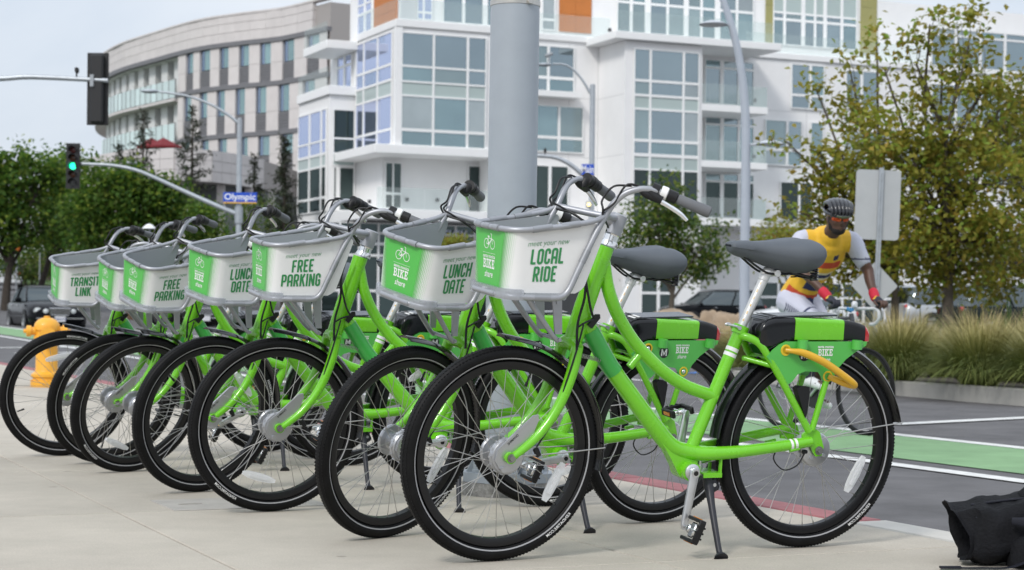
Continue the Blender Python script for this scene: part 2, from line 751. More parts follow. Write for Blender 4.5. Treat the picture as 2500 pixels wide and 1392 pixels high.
# plaza: saw-cut slabs on a darker bed, red kerb along the street
mb = MB()
q = [ab(-40, -8, -.02), ab(3.92, -8, -.02), ab(3.92, 27, -.02), ab(-40, 27, -.02)]
mb.add(q + [p + V((0, 0, -.3)) for p in q], [(0, 1, 2, 3), (0, 4, 5, 1), (1, 5, 6, 2), (2, 6, 7, 3), (3, 7, 4, 0)])
plaza = struct(mb.build("plaza", joint_mat, angle=0))
a_cuts = [-33.4 + 1.25 * i * 4 for i in range(7)] + [-2.28, -1.03, .22, 1.47, 2.72, 3.92]
a_cuts = sorted(a_cuts)
b_cuts = [-8, -3, -0.5] + [1.2 + 1.9 * i for i in range(14)] + [27]
slabs = {}
for i in range(len(a_cuts) - 1):
    for j in range(len(b_cuts) - 1):
        a0, a1, b0, b1 = a_cuts[i], a_cuts[i + 1], b_cuts[j], b_cuts[j + 1]
        key = (round(a1 - a0, 2), round(b1 - b0, 2))
        if key not in slabs:
            m_ = MB()
            g = .0035
            w, h = (a1 - a0) / 2 - g, (b1 - b0) / 2 - g
            c = .004
            top = [(-w + c, -h + c, 0), (w - c, -h + c, 0), (w - c, h - c, 0), (-w + c, h - c, 0)]
            mid = [(-w, -h, -c), (w, -h, -c), (w, h, -c), (-w, h, -c)]
            bot = [(x, y, -.03) for x, y, z in mid]
            m_.add(top + mid + bot, [(0, 1, 2, 3)] + [(k, 4 + k, 4 + (k + 1) % 4, (k + 1) % 4) for k in range(4)] + [(4 + k, 8 + k, 8 + (k + 1) % 4, 4 + (k + 1) % 4) for k in range(4)])
            slabs[key] = m_.mesh("slab", concrete, 0)
        o = obj("slab", slabs[key], plaza)
        p = ab((a0 + a1) / 2, (b0 + b1) / 2)
        o.location = (p.x, p.y, RNG.uniform(-.0012, 0))
        o.rotation_euler = (0, 0, atan2(E1.y, E1.x))
# kerb stones, each 1.9 m, painted red up to the ramp
kerb = None
for j, b0 in enumerate([5.75 + 1.9 * i for i in range(12)]):
    m_ = MB()
    m_.box((0, 0, -.1), (.178, 1.894, .2), bev=.012)
    o = m_.build("kerb_stone", red_paint, plaza)
    p = ab(3.92 + .004 + .09, b0 + .95)
    o.location = (p.x, p.y, .001)
    o.rotation_euler = (0, 0, atan2(E1.y, E1.x))
# plain kerb and grooved ramp towards the right
m_ = MB()
m_.box((0, 0, -.1), (.178, 11, .2), bev=.012)
o = m_.build("kerb_stone", mat("concrete_light", (.52, .50, .46), .8, var=.08, vscale=6, bump=.2, bscale=150), plaza)
p = ab(4.014, .245)
o.location = (p.x, p.y, .001)
o.rotation_euler = (0, 0, atan2(E1.y, E1.x))
ramp_mat = mat("ramp_concrete", (.36, .38, .385), .85, var=.1, vscale=5, bump=.3, bscale=130)
m_ = MB()
for k in range(26):
    y0 = -5.0 + k * .42
    for (dy, w, dz) in ((0, .36, 0), (.36, .06, -.012)):
        y1 = y0 + dy
        z = lambda t: -.012 - .09 * max(0, min(1, (t + 5) / 11)) + dz
        m_.add([(0, y1, z(y1)), (6, y1, z(y1) - .03), (6, y1 + w, z(y1 + w) - .03), (0, y1 + w, z(y1 + w))], [(0, 1, 2, 3)])
o = struct(m_.build("curb_ramp", ramp_mat, angle=0))
p = ab(4.11, 0)
o.location = (p.x, p.y, 0)
o.rotation_euler = (0, 0, atan2(E1.y, E1.x))
# square cover set in the plaza under the third bike
m_ = MB()
m_.box((0, 0, 0), (.62, .4, .006), bev=.002)
m_.box((-.2, 0, .004), (.09, .02, .004))
m_.box((.2, 0, .004), (.09, .02, .004))
o = m_.build("utility_cover", mat("cover_concrete", (.37, .35, .32), .8, var=.12, vscale=9, bump=.3, bscale=150), plaza)
p = onground(585, 1228)
o.location = (p.x, p.y, -.001)
o.rotation_euler = (0, 0, radians(24))

# ------------------------------------------------------------------ share bikes
paint = mat("bike_paint_green", (0.155, 0.54, 0.012), .27, coat=.5, var=.03, vscale=9, rvar=.05)
plate_g = mat("bike_plate_green", (0.085, 0.45, 0.07), .34, coat=.4, var=.03, vscale=3)
decal_g = mat("bike_decal_green", (0.04, 0.36, 0.055), .3, coat=.3)
silver = mat("bike_silver", (0.36, 0.37, 0.395), .42, metal=.5, var=.06, vscale=20, bump=.02, bscale=300)
chrome = mat("bike_chrome", (0.80, 0.80, 0.80), .16, metal=1.0)
alloy = mat("bike_alloy", (0.62, 0.63, 0.65), .32, metal=.9, var=.06, vscale=40)
spoke_m = mat("spoke_steel", (0.44, 0.43, 0.41), .34, metal=.9)
rubber = mat("tyre_rubber", (0.0055, 0.0055, 0.006), .55, var=.4, vscale=22, bump=.15, bscale=200, spec=.2)
rim_m = mat("rim_black", (0.008, 0.008, 0.009), .35, spec=.35)
stripe_m = mat("reflective_stripe", (0.33, 0.33, 0.34), .45)
black_gloss = mat("black_gloss", (0.006, 0.0065, 0.008), .13, spec=.5)
black_pl = mat("black_plastic", (0.010, 0.010, 0.011), .45, bump=.06, bscale=400, spec=.35)
steel_dark = mat("kickstand_steel", (0.022, 0.023, 0.03), .42, spec=.4)
grip_m = mat("grip_grey", (0.13, 0.135, 0.145), .7, bump=.15, bscale=500)
saddle_m = mat("saddle_grey", (0.085, 0.098, 0.115), .62, var=.05, vscale=14, bump=.1, bscale=500)
panel_w = mat("panel_white", (0.77, 0.77, 0.76), .42, var=.03, vscale=4)
panel_in = mat("panel_inside_grey", (0.33, 0.35, 0.37), .5)
print_g = mat("print_green", (0.085, 0.46, 0.075), .42)
print_dg = mat("print_dark_green", (0.035, 0.25, 0.08), .5)
print_w = mat("print_white", (0.80, 0.80, 0.79), .45)
print_k = mat("print_black", (0.015, 0.015, 0.016), .45)
yellow_r = mat("ring_yellow", (0.72, 0.50, 0.02), .4)
lock_y = mat("lock_hose_yellow", (0.66, 0.37, 0.015), .38, coat=.25, var=.05, vscale=12)
red_l = mat("tail_light_red", (0.55, 0.012, 0.012), .18, coat=.6)
amber = mat("reflector_amber", (0.75, 0.26, 0.02), .25, coat=.5)
solar_m = mat("solar_panel", (0.03, 0.035, 0.045), .22, spec=.4)
clear_pl = clear_mat("clear_plastic", (.80, .82, .85), .30, .12)
refl_pl = clear_mat("reflector_plastic", (.93, .94, .95), .62, .2)

WB = 1.0885
RH = 0.335
AXP = V((.862, 0, .688))
AXD = (V((.735, 0, 1.053)) - AXP).normalized()
BB = V((.445, 0, .270))


def circ(n, r, a0=0):
    return [(r * cos(a0 + 2 * pi * k / n), r * sin(a0 + 2 * pi * k / n)) for k in range(n)]


MESH = {}       # part meshes shared by every bike


def part_mesh(name, mb_, mt, angle=40):
    MESH[name] = mb_.mesh(name, mt, angle)


# --- wheel (axle along y, centre at the origin)
m_ = MB()
prof = []
for k in range(18):
    a = 2 * pi * k / 18
    prof.append((.310 + .0235 * cos(a) * (1.02 if cos(a) > 0 else .95), .024 * sin(a)))
m_.lathe(prof, axis=(0, 1, 0), n=88, closed_prof=True)
for row, (yy, rr) in enumerate(((-.0165, .3255), (-.0055, .3326), (.0055, .3326), (.0165, .3255))):
    for k in range(170):
        a = 2 * pi * (k + (row % 2) * .5) / 170
        M = Matrix.Rotation(-a, 3, 'Y')
        tilt = Matrix.Rotation(yy * 28, 3, 'X')
        m_.box(M @ V((0, yy, rr)), (.0072, .0088, .0010), M @ tilt @ Matrix.Rotation(.5 if row % 2 else -.5, 3, 'Z'))
part_mesh("tyre", m_, rubber, 50)
m_ = MB()
for s in (-1, 1):
    m_.lathe([(.2935, s * .0185), (.2955, s * .0202), (.2985, s * .0216), (.3005, s * .0226)], axis=(0, 1, 0), n=88)
MESH["reflective_stripe"] = None
fs = MB()
for s in (-1, 1):
    n = 88
    pr = [(.2958, .0210), (.2980, .0220), (.2998, .0227)]
    vs_ = [V((r * cos(2 * pi * k / n), s * y_, r * sin(2 * pi * k / n))) for k in range(n) for r, y_ in pr]
    fs.add(vs_, [(k * 3 + i, ((k + 1) % n) * 3 + i, ((k + 1) % n) * 3 + i + 1, k * 3 + i + 1) for k in range(n) for i in range(2)])
part_mesh("reflective_stripe", fs, stripe_m, 60)
m_ = MB()
m_.lathe([(.262, -.0105), (.268, -.014), (.287, -.0145), (.289, -.010), (.289, .010), (.287, .0145), (.268, .014), (.262, .0105)], axis=(0, 1, 0), n=72, closed_prof=True)
part_mesh("rim", m_, rim_m, 40)
m_ = MB()
for k in range(36):
    side = 1 if k % 2 else -1
    a = 2 * pi * k / 36
    off = (1 if (k // 2) % 2 else -1) * radians(52)
    p0 = V((.034 * cos(a + off), side * .03, .034 * sin(a + off)))
    p1 = V((.264 * cos(a), side * .002, .264 * sin(a)))
    m_.tube([p0, p1], [.00115, .00115], 5, caps=False)
    m_.tube([p1, p1 * .955 + V((0, side * .0003, 0))], [.0022, .0018], 5)
part_mesh("spokes", m_, spoke_m, 50)
m_ = MB()
m_.lathe([(.008, -.062), (.008, -.036), (.036, -.034), (.038, -.028), (.024, -.024), (.022, .024), (.038, .028), (.036, .034), (.008, .036), (.008, .062)], axis=(0, 1, 0), n=28)
part_mesh("hub", m_, alloy, 30)
# wheel reflector
m_ = MB()
a = radians(207)
d = V((cos(a), 0, sin(a)))
t = V((-sin(a), 0, cos(a)))
poly = [(-.066, -.006), (-.045, -.0125), (0, -.0155), (.045, -.0125), (.066, -.006), (.066, .006), (.045, .0125), (0, .0155), (-.045, .0125), (-.066, .006)]
m_.prism(poly, d * .203 + V((0, .012, 0)), t, d, V((0, .012, 0)))
m_.prism([(-.04, -.005), (.04, -.005), (.04, .005), (-.04, .005)], d * .203 + V((0, .0242, 0)), t, d, V((0, .004, 0)))
part_mesh("reflector", m_, refl_pl, 30)
# tyre lettering bent along the sidewall
tx = text_mb("KENDATIRE.COM", .0135, 1.0, .15, .0002)
m_ = MB()
vs_ = []
for p in tx.v:
    aa = radians(228) - p[0] / .316 * -1.0
    r_ = .3125 - (.0045 - p[1])
    # reads from outside on the left side; arc runs with the wheel
    aa = radians(228) + p[0] / .31
    r_ = .3095 - p[1] + .0045
    yy = .024 * sqrt(max(.02, 1 - ((r_ - .310) / .0235) ** 2)) + .0012
    vs_.append(V((r_ * cos(aa), yy, r_ * sin(aa))))
m_.add(vs_, tx.f)
part_mesh("lettering_tyre", m_, print_w, 0)
m_ = MB()
m_.cyl((.255 * cos(1.9), 0, .255 * sin(1.9)), (.225 * cos(1.9), 0, .225 * sin(1.9)), .0035, n=8)
m_.cyl((.232 * cos(1.9), 0, .232 * sin(1.9)), (.218 * cos(1.9), 0, .218 * sin(1.9)), .005, n=8)
part_mesh("valve", m_, black_pl, 40)

# --- frame
m_ = MB()
m_.tube([(.770, 0, .975), (.79, 0, .91), (.83, 0, .79), (.868, 0, .664)], [.0285, .0285, .031, .029], 18)
m_.tube([(.838, 0, .762), (.741, 0, .616), (.65, 0, .507), (.56, 0, .405), (.50, 0, .346), (.435, .006, .326), (.36, .028, .325), (.26, .052, .335), (.11, .067, .354), (.03, .071, .365)],
        [.026, .027, .0275, .0285, .0285, .027, .0225, .0195, .018, .017], 18, smooth=5)
m_.tube([(.45, -.012, .330), (.36, -.032, .338), (.26, -.052, .352), (.11, -.067, .374), (.03, -.07, .385)], [.02, .018, .017, .016, .016], 12, smooth=4, flat=.7)
m_.tube([(.772, 0, .93), (.752, 0, .845), (.715, 0, .765), (.659, 0, .687), (.60, 0, .63), (.539, 0, .582), (.46, 0, .538), (.352, 0, .503)], .0205, 16, smooth=4)
m_.tube([(.425, 0, .345), (.275, 0, .722)], .0205, 16)
m_.tube([(.663, 0, .60), (.628, 0, .642)], .013, 12)
m_.cyl((BB.x, -.046, BB.z), (BB.x, .046, BB.z), .031, n=22)
m_.prism([(.565, .39), (.515, .318), (.478, .256), (.455, .240), (.425, .243), (.415, .275), (.412, .32), (.48, .34)][::-1], (0, -.022, 0), (1, 0, 0), (0, 0, 1), (0, .044, 0))
for s in (-1, 1):
    m_.tube([(.283, s * .008, .700), (.268, s * .03, .700), (.235, s * .052, .683), (.203, s * .062, .640), (.15, s * .068, .562), (.04, s * .072, .398)], [.014, .0135, .0125, .0125, .012, .0125], 12, smooth=4)
    m_.tube([(-.012, s * .072, .562), (.03, s * .072, .402)], .0105, 12)
    m_.prism([(.065, .388), (.03, .415), (.0, .395), (-.018, .345), (-.012, .318), (.01, .315), (.024, .335), (.03, .350), (.06, .352)], (0, s * .070 - .004, 0), (1, 0, 0), (0, 0, 1), (0, .008, 0))
    m_.tube([(.075, s * .076, .345), (.110, s * .076, .338)], .007, 10)
m_.tube([(.195, -.062, .632), (.195, .062, .632)], .0095, 10)
m_.tube([(.255, 0, .628), (.19, .06, .612)], .009, 10)
m_.tube([(.255, 0, .628), (.19, -.06, .612)], .009, 10)
# kickstand bracket
m_.box((.368, 0, .262), (.066, .085, .005))
m_.box((.338, .035, .290), (.006, .012, .062))
m_.box((.338, -.035, .290), (.006, .012, .062))
m_.box((.368, .0425, .256), (.066, .004, .014))
# seat clamp
m_.tube([(.281, 0, .706), (.271, 0, .732)], .026, 18)
m_.cyl((.292, -.022, .728), (.292, .022, .728), .0085, n=12)
part_mesh("frame", m_, paint, 48)
m_ = MB()          # darker sleeve on the down tube
m_.tube([(.807, 0, .716), (.741, 0, .616), (.715, 0, .584)], [.0282, .0284, .0284], 18, smooth=4)
part_mesh("down_tube_sleeve", m_, decal_g, 40)
def on_line(p, q, t0, t1, r):
    p, q = V(p), V(q)
    mb_ = MB()
    mb_.tube([p.lerp(q, t0), p.lerp(q, t1)], r, 18, caps=False)
    return mb_


for k, a_ in enumerate((((.425, 0, .345), (.275, 0, .722), .765, .795, .0211), ((.425, 0, .345), (.275, 0, .722), .81, .84, .0211), ((.11, .067, .354), (.03, .071, .365), .02, .13, .0186), ((.11, .067, .354), (.03, .071, .365), .22, .33, .0184))):
    part_mesh("stripe_decal_%d" % k, on_line(*a_), print_w, 40)
m_ = MB()
m_.cyl((.300, .026, .732), (.300, -.034, .732), .004, n=8)
m_.ball((.302, -.036, .733), (.012, .006, .006))
m_.cyl((.292, .0225, .728), (.292, .026, .728), .0065, n=12)
m_.box((.246, 0, .735), (.004, .022, .05), Matrix.Rotation(-.3, 3, 'Y'))
part_mesh("seat_clamp_bolt", m_, alloy, 40)

# --- rack plates with print
poly = [(.216, .642), (.196, .664), (.172, .682), (.150, .691), (-.156, .692), (-.152, .678), (-.118, .660), (-.080, .634), (-.050, .602), (-.036, .574), (-.012, .558), (.006, .572), (.022, .592), (.070, .595), (.098, .585), (.116, .562), (.135, .55)]
for s, nm in ((1, "near"), (-1, "far")):
    m_ = MB()
    m_.prism(poly[::-1], (0, s * .0735 - .0015, 0), (1, 0, 0), (0, 0, 1), (0, .003, 0))
    for xx in (.093, -.112):
        m_.cyl((xx, s * .084, .668), (xx, s * .084, .697), .0175, n=18)
    m_.cyl((-.014, s * .066, .578), (-.014, s * .0765, .578), .021, n=20)
    part_mesh("rack_plate_" + nm, m_, plate_g, 40)
m_ = MB()
m_.lathe([(.0125, .0755), (.0125, .0775), (.0175, .0775), (.0185, .0755)], (0, 0, 0), (0, 1, 0), 24)
part_mesh("lock_ring", m_, yellow_r, 40)
m_ = MB()
m_.ball((0, .076, 0), (.008, .006, .008))
part_mesh("lock_pin", m_, chrome, 40)


def onplate(tx_, x0, z0, y):
    """lettering on the left plate: reads front to back"""
    return [V((x0 - p[0], y, z0 + p[1])) for p in tx_.v], tx_.f


m_ = MB()
m_.add([V((.078 + x, .0756, .648 + z)) for x, z in circ(28, .0205)], [tuple(range(28))])
part_mesh("emblem_disc", m_, print_k, 0)
m_ = MB()
# bold block letters drawn from bars


def bars(mb_, items, M):
    for it in items:
        if isinstance(it, tuple):
            x0, z0, x1, z1 = it
            p = [(x0, z0), (x1, z0), (x1, z1), (x0, z1)]
        else:
            p = it
        mb_.add([M(x, z) for x, z in p], [tuple(range(len(p)))])


EM = [(0, 0, .22, 1), (.78, 0, 1, 1), [(.22, 1), (.22, .62), (.5, .02), (.5, .42)], [(.78, 1), (.78, .62), (.5, .02), (.5, .42)]]
bars(m_, EM, lambda x, z: V((.078 + .0125 - x * .025, .0760, .648 - .0125 + z * .025)))
part_mesh("emblem_letter", m_, print_w, 0)
SLAB = {
    'B': (.92, [(0, 0, .5, .17), (0, .83, .5, 1), (.12, .17, .34, .83), (.34, .42, .55, .58), [(.5, 0), (.76, .05), (.88, .2), (.84, .4), (.66, .5), (.55, .42), (.66, .33), (.66, .22), (.5, .17)], [(.5, 1), (.72, .95), (.82, .82), (.8, .64), (.66, .5), (.55, .58), (.6, .66), (.6, .78), (.5, .83)]]),
    'I': (.56, [(0, 0, .52, .17), (0, .83, .52, 1), (.15, .17, .37, .83)]),
    'K': (1.04, [(0, 0, .48, .17), (0, .83, .48, 1), (.13, .17, .35, .83), [(.35, .42), (.35, .62), (.62, .83), (.84, .83)], [(.35, .62), (.52, .62), (.88, .17), (.64, .17)], (.54, .83, .96, 1), (.56, 0, 1.0, .17)]),
    'E': (.88, [(0, 0, .84, .17), (0, .83, .82, 1), (.12, .17, .34, .83), (.34, .42, .6, .58), (.66, .17, .84, .34), (.64, .66, .82, .83), (.5, .34, .6, .66)]),
}


def slab_word(word, h, kx=1.0):
    mb_ = MB()
    x = 0
    for ch in word:
        w_, items = SLAB[ch]
        bars(mb_, items, lambda a_, b_, x=x: V(((x + a_) * h * kx, b_ * h, 0)))
        x += w_ + .06
    tot = (x - .06) * h * kx
    mb_.v = [(p[0] - tot / 2, p[1], p[2]) for p in mb_.v]
    return mb_


m_ = MB()
m_.add(*onplate(text_mb("santa monica", .0118, .95, 0, .0003), 0.0, .671, .0757))
m_.add(*onplate(slab_word("BIKE", .0225, .68), 0.0, .645, .0757))
m_.add(*onplate(text_mb("share", .0205, .85, .25, .0002), 0.0, .6265, .0757))
part_mesh("lettering_plate", m_, print_w, 0)

# --- battery and lock case, lofted along x


def rrect(x, z0, z1, hw, rt, rb=.004, n=4):
    pts = []
    for (cy, cz, r, a0) in ((hw - rt, z1 - rt, rt, 0), (-(hw - rt), z1 - rt, rt, pi / 2), (-(hw - rb), z0 + rb, rb, pi), (hw - rb, z0 + rb, rb, 1.5 * pi)):
        for k in range(n + 1):
            a = a0 + pi / 2 * k / n
            pts.append(V((x, cy + r * cos(a), cz + r * sin(a))))
    return pts


def loft_case(stations):
    mb_ = MB()
    mb_.ring_loft([rrect(*s) for s in stations])
    return mb_


part_mesh("case_front", loft_case([(.2385, .69, .708, .058, .006), (.237, .682, .728, .064, .01), (.228, .676, .745, .067, .014), (.212, .672, .760, .068, .016), (.185, .676, .7685, .068, .018), (.150, .694, .7695, .0675, .018), (.1135, .694, .7680, .0665, .016)]), black_gloss, 35)
part_mesh("case_middle", loft_case([(.113, .694, .7665, .0680, .012), (-.0695, .694, .7605, .0680, .012)]), paint, 35)
part_mesh("case_rear", loft_case([(-.070, .694, .7600, .0665, .014), (-.112, .694, .7555, .064, .016), (-.142, .693, .748, .060, .016), (-.160, .693, .742, .056, .014)]), black_pl, 35)
part_mesh("tail_light", loft_case([(-.1595, .690, .7425, .0565, .014), (-.168, .688, .737, .054, .014), (-.180, .688, .723, .048, .012), (-.184, .690, .713, .042, .008)]), red_l, 35)
m_ = MB()
m_.box((.058, 0, .7705), (.225, .098, .006), Matrix.Rotation(radians(1.6), 3, 'Y'), bev=.002)
part_mesh("solar_panel", m_, solar_m, 30)
m_ = MB()
for k in range(4):
    x = .222 - k * .016
    z = (.757, .766, .7695, .7705)[k]
    m_.box((x, 0, z), (.0016, .11, .002))
m_.prism([(-.02, 0), (.02, 0), (.012, .016), (-.012, .016)], (.236, 0, .688), (0, 1, 0), (-.1, 0, 1), (.006, 0, 0))
part_mesh("case_trim", m_, black_pl, 30)
m_ = MB()
for k, (x, z) in enumerate(((.196, .7665), (.178, .7705))):
    m_.box((x, .022, z), (.011, .045, .0015), Matrix.Rotation(radians(18 if k == 0 else 8), 3, 'Y'))
part_mesh("case_sticker", m_, print_w, 0)

# --- saddle, post
st = [(.338, .020, .997, .974), (.328, .031, 1.004, .963), (.290, .037, 1.007, .951), (.230, .048, 1.008, .934), (.170, .075, 1.012, .914), (.110, .102, 1.019, .902), (.066, .110, 1.019, .904), (.036, .102, 1.010, .917), (.018, .070, .995, .940)]
rings = []
xs_, w_, t_, b_ = zip(*st)
P4, _r = crom([V((s[0], s[1], s[2])) for s in st], [s[3] for s in st], 4)
for p, bz in zip(P4, _r):
    ring = []
    for k in range(24):
        a = 2 * pi * k / 24
        ca, sa = cos(a), sin(a)
        y = p.y * abs(ca) ** .8 * (1 if ca >= 0 else -1)
        if sa >= 0:
            z = (bz + (p.z - bz) * .55) + (p.z - bz) * .45 * abs(sa) ** .75
            z -= .006 * max(0, 1 - abs(y) / .028) * (1 if .04 < p.x < .25 else .25)
        else:
            z = (bz + (p.z - bz) * .55) - (p.z - bz) * .55 * abs(sa) ** .9
            z += .010 * abs(ca)
        ring.append(V((p.x, y, z)))
    rings.append(ring)
m_ = MB()
m_.ring_loft(rings)
part_mesh("saddle_cover", m_, saddle_m, 60)
m_ = MB()
for s in (-1, 1):
    m_.tube([(.285, s * .012, .955), (.24, s * .02, .925), (.20, s * .023, .905), (.15, s * .025, .903), (.10, s * .03, .905), (.06, s * .05, .898), (.045, s * .06, .905)], .0038, 8, smooth=3)
    coil = [V((.052 + .013 * cos(k * .9), s * .06 + .013 * sin(k * .9), .888 + k * .0011)) for k in range(36)]
    m_.tube(coil, .0024, 6)
m_.tube([(.045, -.06, .892), (.03, 0, .888), (.045, .06, .892)], .0035, 8, smooth=4)
part_mesh("saddle_rails", m_, black_gloss, 50)
m_ = MB()
m_.tube([(.274, 0, .725), (.195, 0, .898)], .0152, 18)
m_.tube([(.204, 0, .880), (.192, 0, .906), (.165, 0, .908)], [.018, .019, .015], 14, smooth=3)
m_.cyl((.168, -.03, .905), (.168, .03, .905), .011, n=14)
part_mesh("seat_post", m_, mat("seat_post_silver", (.66, .66, .65), .36, metal=.6), 45)
m_ = MB()
ax_ = (V((.195, 0, .898)) - V((.274, 0, .725))).normalized()
for k, ch in enumerate("654321"):
    tx = text_mb(ch, .0125, .9, 0, .0003)
    c = V((.274, 0, .725)) + ax_ * (.022 + k * .026)
    perp = V((-ax_.z, 0, ax_.x)) * -1
    # forward-left face of the post
    for sgn in (1,):
        nrm = (V((0, 1, 0)) * .75 + V((ax_.z, 0, -ax_.x)) * .66).normalized()
        rt = ax_.cross(nrm) * -1
        m_.add([c + nrm * .0157 + rt * p[0] * -1 + ax_ * p[1] for p in tx.v], tx.f)
part_mesh("lettering_post", m_, mat("print_amber", (.75, .42, .03), .5), 0)

# --- kickstand
m_ = MB()
m_.tube([(.372, .01, .250), (.366, .018, .215), (.372, .05, .165), (.388, .13, .055), (.392, .158, .018)], [.015, .017, .0115, .0095, .010], 12, smooth=3)
m_.cyl((.392, .158, .020), (.3935, .166, .0135), .018, .023, 16)
m_.box((.350, .012, .222), (.034, .028, .05), Matrix.Rotation(.5, 3, 'Y'), bev=.008)
part_mesh("kickstand", m_, steel_dark, 45)
m_ = MB()
m_.cyl((.352, .026, .222), (.352, .031, .222), .006, n=12)
part_mesh("kickstand_pin", m_, alloy, 40)
m_ = MB()
m_.cyl((.40, .012, .262), (.40, .012, .305), .007, n=10)
m_.cyl((.40, .012, .272), (.40, .012, .284), .011, n=6)
part_mesh("kickstand_bolt", m_, alloy, 40)

# --- mudguards


def guard(cx, cz, a0, a1, r, w, n=40, tip=0.0):
    mb_ = MB()
    rings = []
    for i in range(n + 1):
        a = radians(a0 + (a1 - a0) * i / n)
        rr = r + (tip * max(0, 1 - i / 8) ** 2)
        d_ = V((cos(a), 0, sin(a)))
        c_ = V((cx, 0, cz))
        outer, inner = [], []
        for k in range(9):
            t_ = -1 + k / 4
            h = -.012 * t_ * t_
            outer.append(c_ + d_ * (rr + h) + V((0, t_ * w, 0)))
            inner.append(c_ + d_ * (rr + h - .0022) + V((0, t_ * w * .97, 0)))
        rings.append(outer + inner[::-1])
    mb_.ring_loft(rings)
    return mb_


part_mesh("rear_mudguard", guard(0, RH, 6, 168, .362, .031), black_gloss, 50)
part_mesh("front_mudguard", guard(WB, RH, 86, 191, .358, .031, tip=.016), black_gloss, 50)
m_ = MB()
for s in (-1, 1):
    m_.tube([(-.0, s * .072, .372), (-.20, s * .045, .40), (-.347, s * .03, .415)], .0022, 6, smooth=3)
part_mesh("rear_mudguard_stay", m_, spoke_m, 50)
m_ = MB()
for s in (-1, 1):
    m_.tube([(WB - .03, s * .066, .34), (.90, s * .045, .34), (.738, s * .03, .347)], .0022, 6, smooth=3)
part_mesh("front_mudguard_stay", m_, spoke_m, 50)

# --- rear hub cover and cable
m_ = MB()
m_.lathe([(.0, .064), (.013, .064), (.014, .060), (.052, .056), (.057, .050), (.057, .038), (.045, .032)], (0, 0, RH), (0, 1, 0), 30)
m_.prism([(.0, .05), (.11, .03), (.112, .012), (.05, -.03), (0, -.02)], (0, .045, RH), (1, 0, 0), (0, 0, 1), (0, .008, 0))
for k in range(4):
    a = .6 + k * 1.57
    m_.cyl((.033 * cos(a), .056, RH + .033 * sin(a)), (.033 * cos(a), .064, RH + .033 * sin(a)), .006, n=8)
m_.tube([(.10, -.02, .335), (.30, -.02, .31), (.42, -.02, .29)], .014, 12)
part_mesh("rear_hub_cover", m_, alloy, 40)
m_ = MB()
m_.cyl((0, .060, RH), (0, .078, RH), .0145, n=20)
m_.cyl((0, .078, RH), (0, .086, RH), .0095, n=6)
part_mesh("rear_axle_nut", m_, mat("nut_steel", (.30, .30, .29), .35, metal=.9), 30)
m_ = MB()
m_.tube([(.14, .06, .352), (.16, .062, .31), (.12, .06, .272), (.07, .06, .285), (.045, .062, .325)], .0024, 6, smooth=5)
m_.box((.047, .064, .33), (.02, .012, .012), bev=.003)
part_mesh("rear_cable", m_, black_pl, 40)
m_ = MB()
m_.prism([(0, .05), (-.012, .058), (-.045, .055), (-.05, .04), (-.045, -.03), (-.04, -.045)], (.105, .058, .49), (1, 0, 0), (0, 0, 1), (0, .028, 0))
part_mesh("rear_cable_box", m_, black_pl, 40)

# --- crankset, around the bottom bracket (arms along +x at rest)
m_ = MB()
m_.cyl((0, -.066, 0), (0, .066, 0), .0085, n=14)
m_.lathe([(.026, .046), (.026, .052), (.021, .056), (.012, .058)], (0, 0, 0), (0, 1, 0), 24)
part_mesh("crank_axle", m_, alloy, 40)
m_ = MB()
def crank_arm(s, dx):
    mb_ = MB()
    rings = []
    for t in [0, .02, .06, .12, .18, .5, .8, .92, .98, 1.0]:
        x = -.016 + t * .198
        w_ = .0155 * (1 - .28 * t)
        if t < .1:
            w_ *= (.45 + .55 * sqrt(max(0, 1 - (1 - t / .1) ** 2)))
        if t > .9:
            w_ *= (.4 + .6 * sqrt(max(0, 1 - ((t - .9) / .1) ** 2)))
        y = s * (.062 + .014 * t)
        rings.append([V((dx * x, y + yy * .0065, zz * w_)) for yy, zz in ((-1, -.7), (-.6, -1), (.6, -1), (1, -.7), (1, .7), (.6, 1), (-.6, 1), (-1, .7))])
    mb_.ring_loft(rings)
    mb_.cyl((0, s * .060, 0), (0, s * .074, 0), .0135, n=16)
    return mb_


part_mesh("crank_arm_left", crank_arm(1, 1), alloy, 35)
part_mesh("crank_arm_right", crank_arm(-1, -1), alloy, 35)
m_ = MB()
m_.cyl((0, .0741, 0), (0, .0755, 0), .008, n=14)
part_mesh("crank_bolt", m_, black_gloss, 40)


def pedal(s):
    """pedal around its own spindle, flat along x"""
    k_, b_, a_ = MB(), MB(), MB()
    k_.cyl((0, 0, 0), (0, s * .085, 0), .0055, n=10)
    k_.box((0, s * .05, 0), (.05, .03, .009), bev=.004)
    k_.box((0, s * .028, 0), (.028, .02, .016), bev=.005)
    for x in (-.034, .034):
        b_.box((x, s * .052, 0), (.012, .082, .024), bev=.003)
        a_.box((x * 1.19, s * .052, 0), (.003, .04, .011))
    b_.box((0, s * .09, 0), (.07, .01, .024), bev=.003)
    for x in (-.018, 0, .018):
        b_.box((x, s * .093, .0), (.006, .009, .028))
    return k_, b_, a_


for s, nm in ((1, "left"), (-1, "right")):
    k_, b_, a_ = pedal(s)
    part_mesh("pedal_body_" + nm, k_, chrome, 40)
    part_mesh("pedal_cage_" + nm, b_, black_pl, 40)
    part_mesh("pedal_reflector_" + nm, a_, amber, 40)

